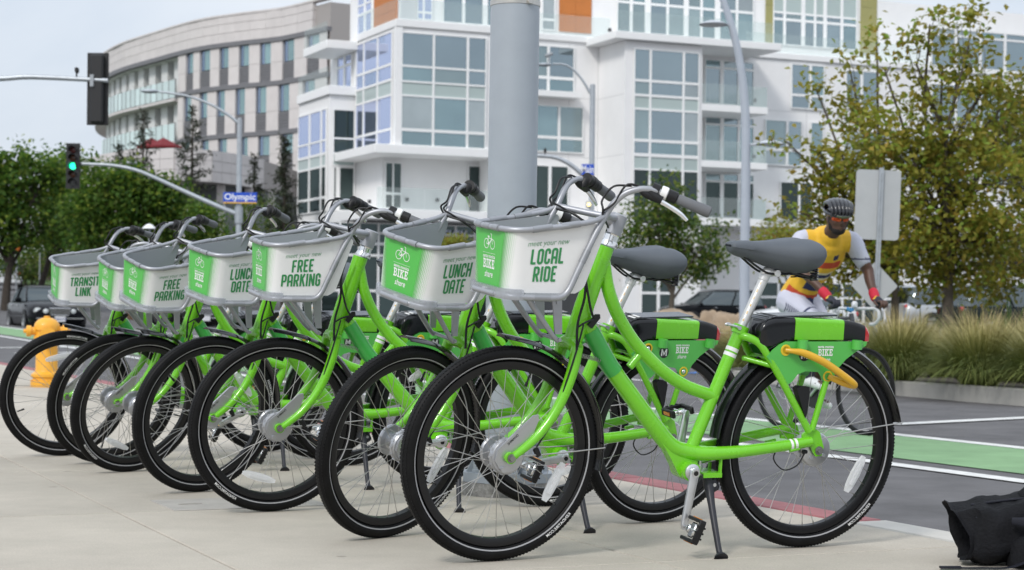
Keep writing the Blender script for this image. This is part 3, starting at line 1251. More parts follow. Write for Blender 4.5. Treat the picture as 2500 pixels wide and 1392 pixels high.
# --- fork (steered)
m_ = MB()
m_.tube([(.869, -.05, .664), (.872, -.03, .672), (.868, 0, .678), (.872, .03, .672), (.869, .05, .664)], [.018, .023, .027, .023, .018], 14, smooth=3)
for s in (-1, 1):
    m_.tube([(.872, s * .045, .668), (.888, s * .053, .595), (.928, s * .057, .492), (.992, s * .060, .405), (1.06, s * .062, .350), (WB, s * .063, .336)], [.0195, .0185, .0165, .0145, .0125, .0115], 14, smooth=5)
    m_.cyl((WB, s * .056, RH), (WB, s * .069, RH), .018, n=20)
part_mesh("fork", m_, paint, 48)
m_ = MB()
m_.lathe([(.0, .05), (.052, .048), (.056, .042), (.056, .030), (.05, .026)], (WB, 0, RH), (0, 1, 0), 36)
m_.lathe([(.05, -.026), (.054, -.03), (.054, -.036), (.02, -.04), (.0, -.042)], (WB, 0, RH), (0, 1, 0), 36)
# torque arm, a teardrop towards the fork blade
m_.prism([(-.045, -.012), (-.03, -.038), (0, -.046), (.03, -.036), (.047, -.008), (.04, .025), (-.075, .125), (-.092, .128), (-.095, .112)][::-1], (WB, .046, RH), (1, 0, 0), (0, 0, 1), (0, .009, 0))
m_.cyl((WB + .018, .05, RH - .036), (WB + .018, .064, RH - .036), .009, n=14)
for k in range(14):
    a = 2 * pi * k / 14
    m_.box((WB + .0565 * cos(a), .036, RH + .0565 * sin(a)), (.004, .012, .008), Matrix.Rotation(-a, 3, 'Y'))
m_.cyl((WB - .028, .064, RH + .006), (WB - .028, .072, RH + .006), .006, n=10)
part_mesh("front_hub_cover", m_, mat("hub_cover_silver", (.46, .47, .49), .33, metal=.75), 40)
m_ = MB()
for s in (-1, 1):
    m_.cyl((WB, s * .069, RH), (WB, s * .073, RH), .0135, n=20)
    m_.cyl((WB, s * .073, RH), (WB, s * .082, RH), .0095, n=6)
part_mesh("axle_nut", m_, mat("nut_steel", (.30, .30, .29), .35, metal=.9), 30)
m_ = MB()
m_.box((WB - .095, .055, RH + .012), (.018, .012, .03), Matrix.Rotation(.5, 3, 'Y'), bev=.003)
m_.tube([(WB - .09, .06, RH + .03), (.945, .06, .45), (.915, .066, .56), (.885, .065, .66), (.86, .055, .74)], .0028, 6, smooth=4)
part_mesh("front_brake_cable", m_, black_pl, 40)
tx = text_mb("SHIMANO", .011, .9, 0, .0002)
m_ = MB()
t_ = V((-.75, 0, .66)); u_ = V((.66, 0, .75))
m_.add([V((WB - .012, .0556, RH + .052)) + t_ * p[0] + u_ * p[1] for p in tx.v], tx.f)
part_mesh("lettering_hub", m_, print_k, 0)

# --- headset and stem (steered)
m_ = MB()
m_.tube([AXP + AXD * (.305 + k) for k in (0, .004, .018, .019, .036, .040)], [.031, .031, .0265, .0245, .0245, .027], 22)
part_mesh("headset", m_, chrome, 30)
m_ = MB()
m_.tube([AXP + AXD * (.345 + k) for k in (0, .001, .062, .066)], [.024, .0275, .0275, .022], 24)
m_.tube([AXP + AXD * .385 + V((.055, 0, .012)), AXP + AXD * .38], .017, 14)
part_mesh("stem", m_, silver, 35)

# --- basket frame and handlebar tubes (steered)
m_ = MB()
for s in (-1, 1):
    m_.tube([(1.176, s * .066, .836), (1.150, s * .118, .834), (1.10, s * .136, .834), (1.03, s * .149, .834), (1.0, s * .152, .838), (.977, s * .153, .857), (.952, s * .153, .91), (.905, s * .153, 1.012), (.866, s * .152, 1.084), (.842, s * .162, 1.126), (.813, s * .180, 1.156), (.770, s * .200, 1.169), (.725, s * .216, 1.163), (.68, s * .234, 1.148), (.606, s * .280, 1.118)], .0100, 14, smooth=4)
    m_.tube([(.866, s * .150, 1.085), (.80, s * .07, 1.073), (.74, s * .0, 1.064)], .0105, 12, smooth=3)
m_.tube([(.866, .152, 1.084), (.895, .156, 1.070), (.935, .157, 1.060), (1.02, .152, 1.046), (1.10, .143, 1.036), (1.142, .131, 1.032), (1.168, .103, 1.031), (1.178, .06, 1.031), (1.180, 0, 1.031),
         (1.178, -.06, 1.031), (1.168, -.103, 1.031), (1.142, -.131, 1.032), (1.10, -.143, 1.036), (1.02, -.152, 1.046), (.935, -.157, 1.060), (.895, -.156, 1.070), (.866, -.152, 1.084)], .0086, 12, smooth=3)
m_.tube([(1.178, -.07, .836), (1.178, .07, .836)], .009, 10)
for x in (1.06, .985):
    m_.tube([(x, -.145, .834), (x, .145, .834)], .008, 10)
for s in (-1, 1):     # struts down to the fork crown
    m_.prism([(-.017, 0), (.017, 0), (.012, -.125), (-.012, -.125)], (.962, s * .056 - .003, .836), (1, 0, 0), (.12, 0, 1), (0, .006, 0))
    m_.tube([(1.062, s * .056, .826), (1.035, s * .056, .79), (.962, s * .052, .705), (.942, s * .05, .69)], [.010, .009, .008, .008], 10, smooth=2)
m_.cyl((.943, -.062, .694), (.943, .062, .694), .006, n=10)
m_.cyl((.958, -.062, .81), (.958, .062, .81), .006, n=10)
part_mesh("basket_frame", m_, silver, 45)

clip_m = mat("bike_clip", (0.31, 0.32, 0.34), .4, metal=.5)
# sleeves that clip the panel to the rail
for k, (x, y, z) in enumerate(((.985, .1535, 1.0515), (1.075, .146, 1.0395))):
    for s in (-1, 1):
        m_ = MB(); m_.tube([(x + .03, s * (y - .0035), z - .0045), (x - .03, s * (y + .0025), z + .0050)], .0103, 12)
        part_mesh("rail_clip_%d%d" % (k, s), m_, clip_m, 45)
for s in (-1, 0, 1):
    m_ = MB(); m_.tube([(1.1795, s * .055 - .018, 1.031), (1.1795, s * .055 + .018, 1.031)], .0100, 12)
    part_mesh("rail_clip_f%d" % s, m_, clip_m, 45)
for s in (-1, 1):
    m_ = MB(); m_.tube([(1.085, s * .139, .834), (1.035, s * .1475, .834)], .0112, 12)
    part_mesh("rail_clip_b%d" % s, m_, clip_m, 45)
    m_ = MB(); m_.tube([(.938, s * .153, .941), (.921, s * .153, .978)], .0112, 12)
    part_mesh("rail_clip_r%d" % s, m_, clip_m, 45)

# --- basket panel: a bent sheet, s along the sheet from the middle of the front, t up
def u_path(s, inset=0.0):
    yf, xf, r = .131 - inset, 1.172 - inset, .048
    sg = 1 if s >= 0 else -1
    s = abs(s)
    fl = yf - r
    arc = r * pi / 2
    if s <= fl:
        return V((xf, sg * s, 0))
    if s <= fl + arc:
        a = (s - fl) / r
        return V((xf - r + r * cos(a), sg * (yf - r + r * sin(a)), 0))
    k = s - fl - arc
    return V((xf - r - k * .9975, sg * (yf + k * .07), 0))


def panel_pt(s, t, off=0.0):
    top = 1.030 + max(0, abs(s) - .16) * .115
    bot = .846
    p = u_path(s, (1 - t) * .006)
    e_ = 1e-3
    q = u_path(s + e_, (1 - t) * .006)
    tan = (q - p).normalized()
    nrm = V((tan.y, -tan.x, 0))
    if nrm.dot(p - V((1.0, 0, 0))) < 0:
        nrm = -nrm
    p = p + nrm * off
    p.z = bot + (top - bot) * t
    return p


def s_max(t):
    base = .348 + t * .082
    cut = 0
    if t < .12:
        cut = .022 * (1 - t / .12) ** 2
    if t > .93:
        cut = .012 * ((t - .93) / .07) ** 2
    return base - cut


NT, NS = 10, 64
for nm, off, mt in (("panel_sheet", 0, panel_w), ("panel_liner", -.0022, panel_in)):
    m_ = MB()
    vs_ = []
    ts = [0, .03, .07, .12, .3, .5, .7, .88, .93, .965, 1.0]
    for t in ts:
        for i in range(NS + 1):
            s = (-1 + 2 * i / NS) * s_max(t)
            vs_.append(panel_pt(s, t, off))
    m_.add(vs_, [(j * (NS + 1) + i, j * (NS + 1) + i + 1, (j + 1) * (NS + 1) + i + 1, (j + 1) * (NS + 1) + i) for j in range(len(ts) - 1) for i in range(NS)])
    part_mesh(nm, m_, mt, 60)
m_ = MB()
m_.prism([(1.165, -.09), (1.14, -.125), (1.09, -.136), (.99, -.145), (.99, .145), (1.09, .136), (1.14, .125), (1.165, .09)], (0, 0, .842), (1, 0, 0), (0, 1, 0), (0, 0, .003))
part_mesh("basket_floor", m_, panel_in, 30)


def edge_g(t):
    return .062 + .026 * t      # the green field's slanted edge


m_ = MB()
vs_ = []
ng = 30
for j in range(9):
    t = .004 + .992 * j / 8
    for i in range(ng + 1):
        e0, e1 = -edge_g(t), edge_g(t)
        vs_.append(panel_pt(e0 + (e1 - e0) * i / ng, t, .0007))
m_.add(vs_, [(j * (ng + 1) + i, j * (ng + 1) + i + 1, (j + 1) * (ng + 1) + i + 1, (j + 1) * (ng + 1) + i) for j in range(8) for i in range(ng)])
part_mesh("print_field", m_, print_g, 60)
for sg in (-1, 1):
    m_ = MB()
    for i in range(9):
        for j in range(38):
            t = (j + .5 + (i % 2) * .5) / 38.5
            s = edge_g(t) + .0022 + i * .0056
            w_ = .0024 * (1 - i / 10.5)
            if t > .99:
                continue
            p = []
            for a, b in ((-1, -1), (1, -1), (1, 1), (-1, 1)):
                p.append(panel_pt(sg * (s + a * w_), t + b * w_ / .185, .0007))
            m_.add(p, [(0, 1, 2, 3)])
    part_mesh("print_halftone%d" % sg, m_, print_g, 0)


def on_panel(tx_, s0, t0, off=.0012, sub=1):
    H_ = .19
    return [panel_pt(s0 + p[0], t0 + p[1] / H_, off + p[2]) for p in tx_.v], tx_.f


m_ = MB()     # the small bike drawing, dotted rule and the words on the front
def ring2(cx, cy, r, w_, n=26):
    vs2 = []
    for k in range(n):
        a = 2 * pi * k / n
        for rr in (r - w_ / 2, r + w_ / 2):
            vs2.append((cx + rr * cos(a), cy + rr * sin(a), 0))
    return vs2, [(2 * k, 2 * k + 1, 2 * ((k + 1) % n) + 1, 2 * ((k + 1) % n)) for k in range(n)]


def line2(pts, w_):
    g_ = MB()
    for i in range(len(pts) - 1):
        p, q = V((*pts[i], 0)), V((*pts[i + 1], 0))
        d_ = (q - p).normalized()
        n_ = V((-d_.y, d_.x, 0)) * w_ / 2
        g_.add([p - n_ - d_ * w_ * .3, q - n_ + d_ * w_ * .3, q + n_ + d_ * w_ * .3, p + n_ - d_ * w_ * .3], [(0, 1, 2, 3)])
    return g_


ic = MB()
ic.add(*ring2(-.0195, 0, .0148, .0022))
ic.add(*ring2(.0195, 0, .0148, .0022))
for pts, w_ in (([(-.0195, 0), (-.008, .0175)], .002), ([(-.008, .0175), (-.0065, .021)], .0022), ([(-.012, .0225), (-.003, .0225)], .004), ([(-.007, .018), (.006, .0165), (.0135, .019)], .002),
                ([(-.004, -.002), (.013, .016)], .0024), ([(-.004, -.002), (-.009, .016)], .002), ([(-.0195, 0), (-.004, -.003)], .002), ([(.0195, 0), (.0115, .024), (.013, .029), (.009, .032), (.005, .0315)], .0022),
                ([(-.010, .0), (-.004, .006), (-.002, -.001)], .004)):
    g_ = line2(pts, w_)
    ic.add(g_.v, g_.f)
m_.add(*on_panel(ic, 0, .715))
for k in range(17):
    s = -.04 + k * .005
    m_.add([panel_pt(s + a * .0011, .565 + b * .005, .0012) for a, b in ((-1, -1), (1, -1), (1, 1), (-1, 1))], [(0, 1, 2, 3)])
m_.add(*on_panel(text_mb("santa monica", .0155, .95, 0, .0003), 0, .488))
m_.add(*on_panel(slab_word("BIKE", .0285, .72), 0, .318))
m_.add(*on_panel(text_mb("share", .0285, .85, .2, .0003), 0, .175))
part_mesh("lettering_front", m_, print_w, 0)

RR = .13
def rr_(x0, z0, x1, z1, corners="abcd"):
    """rounded box outline, corners a (top left) b (top right) c (bottom right) d (bottom left)"""
    o_ = []
    for ch, (cx, cz, a0) in (("a", (x0, z1, 180)), ("b", (x1, z1, 90)), ("c", (x1, z0, 0)), ("d", (x0, z0, -90))):
        sx = 1 if cx == x0 else -1
        sz = 1 if cz == z0 else -1
        if ch in corners:
            for k in range(5):
                a = radians(a0 - 90 * k / 4)
                o_.append((cx + sx * RR + RR * cos(a), cz + sz * RR + RR * sin(a)))
        else:
            o_.append((cx, cz))
    return o_


BLOCK = {
    'L': (.40, [[(.07, 1), (.07, .07), (.40, .07)]]),
    'O': (.46, [rr_(.07, .07, .39, .93) + [rr_(.07, .07, .39, .93)[0]]]),
    'C': (.44, [[(.37, .66)] + rr_(.07, .07, .37, .93)[9:4:-1] * 0 + [(.37, .80)] + [(.37 - RR + RR * cos(radians(a)), .93 - RR + RR * sin(radians(a))) for a in (0, 30, 60, 90)] + [(.07 + RR + RR * cos(radians(a)), .93 - RR + RR * sin(radians(a))) for a in (90, 120, 150, 180)] + [(.07 + RR + RR * cos(radians(a)), .07 + RR + RR * sin(radians(a))) for a in (180, 210, 240, 270)] + [(.37 - RR + RR * cos(radians(a)), .07 + RR + RR * sin(radians(a))) for a in (270, 300, 330, 360)] + [(.37, .34)]]),
    'A': (.48, [[(.07, 0), (.07, .80)] + [(.07 + RR + RR * cos(radians(a)), .93 - RR + RR * sin(radians(a))) for a in (180, 150, 120, 90)] + [(.41 - RR + RR * cos(radians(a)), .93 - RR + RR * sin(radians(a))) for a in (90, 60, 30, 0)] + [(.41, 0)], [(.07, .40), (.41, .40)]]),
    'R': (.47, [[(.07, 0), (.07, .93), (.39 - RR, .93)] + [(.39 - RR + RR * cos(radians(a)), .93 - RR + RR * sin(radians(a))) for a in (60, 30, 0)] + [(.39 - RR + RR * cos(radians(a)), .46 + RR + RR * sin(radians(a))) for a in (0, -30, -60, -90)] + [(.07, .46)], [(.24, .46), (.41, 0)]]),
    'P': (.44, [[(.07, 0), (.07, .93), (.38 - RR, .93)] + [(.38 - RR + RR * cos(radians(a)), .93 - RR + RR * sin(radians(a))) for a in (60, 30, 0)] + [(.38 - RR + RR * cos(radians(a)), .42 + RR + RR * sin(radians(a))) for a in (0, -30, -60, -90)] + [(.07, .42)]]),
    'I': (.17, [[(.085, 0), (.085, 1)]]),
    'D': (.47, [[(.07, .07), (.07, .93), (.40 - RR, .93)] + [(.40 - RR + RR * cos(radians(a)), .93 - RR + RR * sin(radians(a))) for a in (60, 30, 0)] + [(.40 - RR + RR * cos(radians(a)), .07 + RR + RR * sin(radians(a))) for a in (0, -30, -60, -90)] + [(.07, .07)]]),
    'E': (.40, [[(.39, .93), (.07, .93), (.07, .07), (.39, .07)], [(.07, .5), (.34, .5)]]),
    'F': (.39, [[(.39, .93), (.07, .93), (.07, 0)], [(.07, .5), (.33, .5)]]),
    'K': (.46, [[(.07, 0), (.07, 1)], [(.40, 1), (.11, .46)], [(.20, .60), (.42, 0)]]),
    'N': (.50, [[(.07, 0), (.07, .97)], [(.08, .97), (.42, .03)], [(.43, .03), (.43, 1)]]),
    'U': (.47, [[(.07, 1), (.07, .20)] + [(.07 + RR + RR * cos(radians(a)), .07 + RR + RR * sin(radians(a))) for a in (180, 210, 240, 270)] + [(.40 - RR + RR * cos(radians(a)), .07 + RR + RR * sin(radians(a))) for a in (270, 300, 330, 360)] + [(.40, 1)]]),
    'H': (.48, [[(.07, 0), (.07, 1)], [(.41, 0), (.41, 1)], [(.07, .5), (.41, .5)]]),
    'T': (.40, [[(.0, .93), (.40, .93)], [(.2, 0), (.2, .93)]]),
    'S': (.44, [[(.37, .70), (.37, .80), (.33, .90), (.25, .93), (.18, .93), (.10, .90), (.07, .80), (.07, .68), (.12, .57), (.32, .43), (.37, .32), (.37, .20), (.33, .10), (.25, .07), (.18, .07), (.10, .10), (.07, .20), (.07, .30)]]),
}
BLOCK['G'] = (.46, [BLOCK['C'][1][0][:-1] + [(.37, .46)], [(.22, .46), (.44, .46)]])


def block_word(word, h, kx=1.0, shear=.12, st=.155):
    mb_ = MB()
    x = 0
    lay = 0
    for ch in word:
        w_, strokes = BLOCK[ch]
        for pts in strokes:
            for i in range(len(pts) - 1):
                p, q = V((pts[i][0] * kx * h, pts[i][1] * h, 0)), V((pts[i + 1][0] * kx * h, pts[i + 1][1] * h, 0))
                if (q - p).length < 1e-6:
                    continue
                d_ = (q - p).normalized()
                n_ = V((-d_.y, d_.x, 0)) * st * h / 2
                e_ = d_ * (st * h * .22)
                if i == 0:
                    e0 = d_ * 0
                else:
                    e0 = e_
                e1 = d_ * 0 if i == len(pts) - 2 else e_
                lay += 1
                o_ = V((x * h, 0, (lay % 7) * .00003))
                mb_.add([p - n_ - e0 + o_, q - n_ + e1 + o_, q + n_ + e1 + o_, p + n_ - e0 + o_], [(0, 1, 2, 3)])
        x += (w_ + .115) * kx
    tot = (x - .115 * kx) * h
    mb_.v = [(p[0] - tot / 2 + shear * p[1], p[1], p[2]) for p in mb_.v]
    return mb_


SLOGAN = {"local": ("LOCAL", "RIDE"), "free": ("FREE", "PARKING"), "lunch": ("LUNCH", "DATE"), "transit": ("TRANSIT", "LINK")}
for key, (w1, w2) in SLOGAN.items():
    for sg in (1, -1):
        s0 = .228 if sg > 0 else -.238
        t1 = block_word(w1, .0455, .88)
        t2 = block_word(w2, .0455, .88)
        m_ = MB(); m_.add(*on_panel(t1, s0 + .002, .455)); m_.add(*on_panel(t2, s0 - .006, .180))
        part_mesh("lettering_slogan_%s%d" % (key, sg), m_, print_dg, 0)
for sg in (1, -1):
    m_ = MB(); m_.add(*on_panel(text_mb("meet your new", .0235, .92, .32, -.00015), (.230 if sg > 0 else -.238) + .004, .745))
    part_mesh("lettering_script%d" % sg, m_, mat("print_script_green", (.10, .30, .14), .5), 0)
# clear bumper at the foot of the panel
m_ = MB()
vs_ = []
cols = [-.152 + .304 * i / 28 for i in range(29)]
for s in cols:
    for (t, off) in ((-.115, .001), (-.115, .016), (.055, .016), (.055, .001)):
        vs_.append(panel_pt(s, t, off))
m_.add(vs_, [(4 * i + k, 4 * (i + 1) + k, 4 * (i + 1) + (k + 1) % 4, 4 * i + (k + 1) % 4) for i in range(28) for k in range(4)] + [(0, 1, 2, 3), (115, 114, 113, 112)])
part_mesh("basket_bumper", m_, clear_pl, 30)
m_ = MB()
p = panel_pt(0, -.03, .0125)
m_.box(p, (.006, .022, .018))
part_mesh("front_lamp", m_, refl_pl, 30)

# --- bar ends (steered)
def bar_dir(s):
    return (V((.606, s * .280, 1.118)) - V((.68, s * .234, 1.148))).normalized()


for s, nm in ((1, "left"), (-1, "right")):
    d_ = bar_dir(s)
    p0 = V((.68, s * .234, 1.148))
    m_ = MB()
    m_.tube([p0 + d_ * k for k in (.008, .012, .06, .098, .112, .116)], [.0135, .0160, .0165, .0178, .0172, .012], 18)
    part_mesh("grip_" + nm, m_, grip_m, 40)
    m_ = MB()
    m_.tube([p0 + d_ * k for k in (-.022, -.021, .006, .0075)], [.0165, .0195, .0195, .0155], 18)
    part_mesh("shifter_barrel_" + nm, m_, black_pl, 40)
    m_ = MB()
    m_.tube([p0 + d_ * k for k in (-.046, -.044, -.026, -.0235)], [.018, .0212, .0212, .018], 20)
    part_mesh("shifter_ring_" + nm, m_, print_w if s > 0 else black_pl, 40)
    # brake lever: clamp, body, blade
    m_ = MB()
    q = p0 - d_ * .062
    m_.tube([q - d_ * .012, q + d_ * .012], .0195, 16)
    m_.tube([q + V((0, 0, -.004)), q + V((.02, 0, -.012)), q + d_ * .05 + V((.03, 0, -.014))], [.018, .017, .013], 10, smooth=2)
    fw = V((.75, s * .10, -.62)).normalized()
    b1 = q + fw * .030
    m_.tube([q, b1], [.010, .011], 10)
    m_.tube([b1 + V((.028, -s * .012, .016)), b1 + V((.006, -s * .002, .003)), b1 + d_ * .028], [.0075, .012, .011], 12, smooth=3)
    part_mesh("brake_body_" + nm, m_, black_pl, 40)
    m_ = MB()
    l0 = b1 + d_ * .02
    m_.tube([l0, l0 + d_ * .04 + V((0, 0, -.004)), l0 + d_ * .085 + V((.004, 0, -.012)), l0 + d_ * .108 + V((.003, 0, -.024))], [.0085, .008, .0075, .0055], 10, smooth=4, flat=.6)
    m_.tube([b1 + V((.028, -s * .012, .016)), b1 + V((.050, -s * .022, .027))], [.006, .003], 10)
    part_mesh("brake_lever_" + nm, m_, chrome, 45)
    m_ = MB()
    m_.tube([b1 + V((.05, -s * .022, .027)), b1 + V((.098, -s * .045, .022)), b1 + V((.125, -s * .06, -.02)), (.885, s * .165, 1.105), (.872, s * .145, 1.078), (.84, s * .09, 1.068), (.80, s * .05, 1.03)], .0034, 7, smooth=5)
    m_.tube([q + V((.02, 0, -.005)), q + V((.085, -s * .02, .012)), q + V((.118, -s * .035, -.045)), (.877, s * .158, 1.098), (.858, s * .125, 1.082), (.80, s * .06, 1.04)], .0034, 7, smooth=5)
    part_mesh("brake_cable_" + nm, m_, black_pl, 45)

# --- cables along the head tube, spring
m_ = MB()
m_.tube([(.83, .06, .99), (.852, .052, .90), (.852, .046, .82), (.872, .05, .74), (.876, .062, .66)], .0042, 8, smooth=4)
m_.tube([(.83, -.05, .99), (.85, .042, .88), (.83, .045, .79), (.81, .032, .755)], .0038, 8, smooth=4)
m_.tube([(.872, .052, .73), (.845, .05, .745), (.812, .033, .752)], .0032, 8, smooth=4)
m_.prism([(-.024, -.009), (.018, -.009), (.026, 0), (.018, .009), (-.024, .009)], (.808, .024, .748), (-.62, 0, .78), (.78, 0, .62), (0, .012, 0))
part_mesh("head_cables", m_, black_pl, 45)
m_ = MB()
N_ = 14 * 8
pA, pB = V((.850, .012, .640)), V((.768, .012, .622))
dd = (pB - pA).normalized()
e_ = dd.cross(V((0, 1, 0))).normalized()
m_.tube([pA.lerp(pB, k / N_) + (V((0, 1, 0)) * cos(2 * pi * k / 8) + e_ * sin(2 * pi * k / 8)) * .0062 for k in range(N_ + 1)], .0012, 5)
part_mesh("steering_spring", m_, spoke_m, 50)
# yellow hose lock
m_ = MB()
m_.tube([(.148, .076, .663), (.130, .090, .662), (.092, .100, .656), (.02, .112, .626), (-.058, .120, .578), (-.088, .118, .558), (-.090, .108, .553), (-.062, .098, .560), (-.030, .086, .572), (-.014, .078, .578)], [.008, .0085, .0122, .0122, .0120, .0115, .0115, .0118, .0105, .008], 16, smooth=5)
part_mesh("lock_hose", m_, lock_y, 50)


def steer_matrix(angle):
    R = Matrix.Rotation(angle, 4, AXD)
    return Matrix.Translation(AXP) @ R @ Matrix.Translation(-AXP)


def wheel(bike, name, M, spin):
    w_ = empty(name, bike, M @ Matrix.Rotation(spin, 4, 'Y'))
    for k in ("tyre", "reflective_stripe", "rim", "spokes", "hub", "reflector", "valve"):
        obj(k, MESH[k], w_)
    obj("lettering", MESH["lettering_tyre"], w_)
    return w_


def share_bike(pose, label, slogan, crank, spin_f, spin_r, lock=False):
    x, y, phi, steer, lean = pose
    phi, steer, lean = radians(phi), radians(steer), radians(lean)
    d_ = V((cos(phi), sin(phi), 0))
    rc = V((x, y, 0)) + d_ * WB
    b = empty("share_bike", loc=rc, rot=(-lean, 0, pi + phi))
    tag(b, label, "bicycle", "green share bikes parked in a row on the plaza")
    fr = obj("frame", MESH["frame"], b)
    for k in ("down_tube_sleeve", "seat_clamp_bolt"):
        obj(k, MESH[k], fr)
    for k in range(4):
        obj("stripe_decal", MESH["stripe_decal_%d" % k], fr)
    for nm in ("near", "far"):
        pl = obj("rack_plate", MESH["rack_plate_" + nm], b)
        if nm == "near":
            for k in ("emblem_disc", "emblem_letter"):
                obj(k, MESH[k], pl)
            for q in ((.148, 0, .663), (-.014, 0, .578)):
                obj("lock_ring", MESH["lock_ring"], pl, Matrix.Translation(q))
                if not lock:
                    obj("lock_pin", MESH["lock_pin"], pl, Matrix.Translation(q))
            obj("lettering", MESH["lettering_plate"], pl)
    cs = empty("battery_case", b)
    for k in ("case_front", "case_middle", "case_rear", "tail_light", "solar_panel", "case_trim"):
        obj(k, MESH[k], cs)
    if slogan == "lunch":
        obj("case_sticker", MESH["case_sticker"], cs)
    sd = empty("saddle", b)
    obj("saddle_cover", MESH["saddle_cover"], sd)
    obj("saddle_rails", MESH["saddle_rails"], sd)
    sp = obj("seat_post", MESH["seat_post"], b)
    obj("lettering", MESH["lettering_post"], sp)
    # swing the stand until its foot meets the ground under the lean
    piv, foot = V((.37, .01, .25)), V((.393, .166, .0125))
    best = min((abs(((Matrix.Rotation(k * .002, 3, 'X') @ (foot - piv)) + piv).z * cos(lean) - ((Matrix.Rotation(k * .002, 3, 'X') @ (foot - piv)) + piv).y * sin(lean)), k) for k in range(-250, 250))[1]
    ks = obj("kickstand", MESH["kickstand"], b, Matrix.Translation(piv) @ Matrix.Rotation(best * .002, 4, 'X') @ Matrix.Translation(-piv))
    obj("kickstand_bolt", MESH["kickstand_bolt"], ks)
    obj("kickstand_pin", MESH["kickstand_pin"], ks)
    mg = obj("rear_mudguard", MESH["rear_mudguard"], b)
    obj("mudguard_stay", MESH["rear_mudguard_stay"], mg)
    rh = obj("rear_hub_cover", MESH["rear_hub_cover"], b)
    obj("axle_nut", MESH["rear_axle_nut"], rh)
    obj("rear_cable_box", MESH["rear_cable_box"], b)
    obj("rear_cable", MESH["rear_cable"], b)
    ck = empty("crankset", b, Matrix.Translation(BB) @ Matrix.Rotation(-radians(crank), 4, 'Y'))
    obj("crank_axle", MESH["crank_axle"], ck)
    for sgn, nm in ((1, "left"), (-1, "right")):
        obj("crank_arm", MESH["crank_arm_" + nm], ck)
        if sgn > 0:
            obj("crank_bolt", MESH["crank_bolt"], ck)
        PM = Matrix.Translation((sgn * .17, sgn * .083, 0)) @ Matrix.Rotation(radians(crank + (68 if sgn > 0 else 12)), 4, 'Y')
        obj("pedal_spindle", MESH["pedal_body_" + nm], ck, PM)
        obj("pedal_cage", MESH["pedal_cage_" + nm], ck, PM)
        obj("pedal_reflector", MESH["pedal_reflector_" + nm], ck, PM)
    wheel(b, "rear_wheel", Matrix.Translation((0, 0, RH)), radians(spin_r))
    if lock:
        o = obj("lock_hose", MESH["lock_hose"], b)
        o["label"] = "yellow lock hose looped between the two plate holes"
    obj("head_cables", MESH["head_cables"], b)
    obj("steering_spring", MESH["steering_spring"], b)
    S = steer_matrix(-steer)
    fk = obj("fork", MESH["fork"], b, S)
    obj("axle_nut", MESH["axle_nut"], fk)
    hc = obj("front_hub_cover", MESH["front_hub_cover"], b, S)
    obj("lettering", MESH["lettering_hub"], hc)
    obj("front_brake_cable", MESH["front_brake_cable"], b, S)
    fg = obj("front_mudguard", MESH["front_mudguard"], b, S)
    obj("mudguard_stay", MESH["front_mudguard_stay"], fg)
    wheel(b, "front_wheel", S @ Matrix.Translation((WB, 0, RH)), radians(spin_f))
    hb = empty("handlebar", b, S)
    for k in ("headset", "stem"):
        obj(k, MESH[k], hb)
    for nm in ("left", "right"):
        for k in ("grip", "shifter_barrel", "shifter_ring", "brake_body", "brake_lever", "brake_cable"):
            obj(k, MESH[k + "_" + nm], hb)
    bk = empty("basket", b, S)
    obj("basket_frame", MESH["basket_frame"], bk)
    for k in [q for q in MESH if q.startswith("rail_clip")]:
        obj("rail_clip", MESH[k], bk)
    for k in ("panel_sheet", "panel_liner", "basket_floor", "basket_bumper", "front_lamp", "print_field"):
        obj(k, MESH[k], bk)
    for sg in (-1, 1):
        o = obj("print_halftone", MESH["print_halftone%d" % sg], bk)
        o["kind"] = "stuff"
    obj("lettering", MESH["lettering_front"], bk)
    if slogan:
        for sg in (1, -1):
            obj("lettering", MESH["lettering_script%d" % sg], bk)
            obj("lettering", MESH["lettering_slogan_%s%d" % (slogan, sg)], bk)
    return b


share_bike((-0.047, 5.666, 22.5, -5.5, 5.9), "nearest green share bike, LOCAL RIDE basket, yellow lock hose at its rear wheel", "local", -79, 0, 0, True)
share_bike((-0.423, 6.237, 29.6, -15.2, 9.3), "green share bike, second from the right, LUNCH DATE basket turned toward the camera", "lunch", -6, 0, 70)
share_bike((-0.908, 7.008, 15.9, -9.9, 5.0), "green share bike third from the right, FREE PARKING basket before the steel pole", "free", -4, -80, -30)
share_bike((-1.308, 7.752, 27.1, -12.7, 7.5), "green share bike in the middle of the row with a partly hidden LUNCH DATE basket", "lunch", 2, 65, 150)
share_bike((-1.796, 8.699, 25.6, -15.8, 12.0), "green share bike, third from the left, with the smaller FREE PARKING basket", "free", -72, -90, 40)
share_bike((-2.001, 9.173, 22.5, -12.3, 12.0), "green share bike second from the left, its basket side hidden by the next basket", None, -30, 190, 200)
share_bike((-2.337, 9.601, 22.9, -2.5, 12.0), "farthest green share bike at the left end with the TRANSIT LINK basket", "transit", 10, 130, 90)

# ------------------------------------------------------------------ street furniture
pole_grey = mat("pole_grey_paint", (0.33, 0.365, 0.405), .42, var=.05, vscale=6, bump=.03, bscale=90)
galv = mat("galvanised_steel", (0.42, 0.45, 0.48), .42, metal=.55, var=.10, vscale=9)
galv_dark = mat("galvanised_dull", (0.33, 0.35, 0.37), .5, metal=.4, var=.08, vscale=9)
sig_black = mat("signal_black", (0.014, 0.014, 0.015), .5)
footing = mat("footing_grout", (0.26, 0.255, 0.245), .95, var=.35, vscale=40, bump=.7, bscale=90, detail=9)

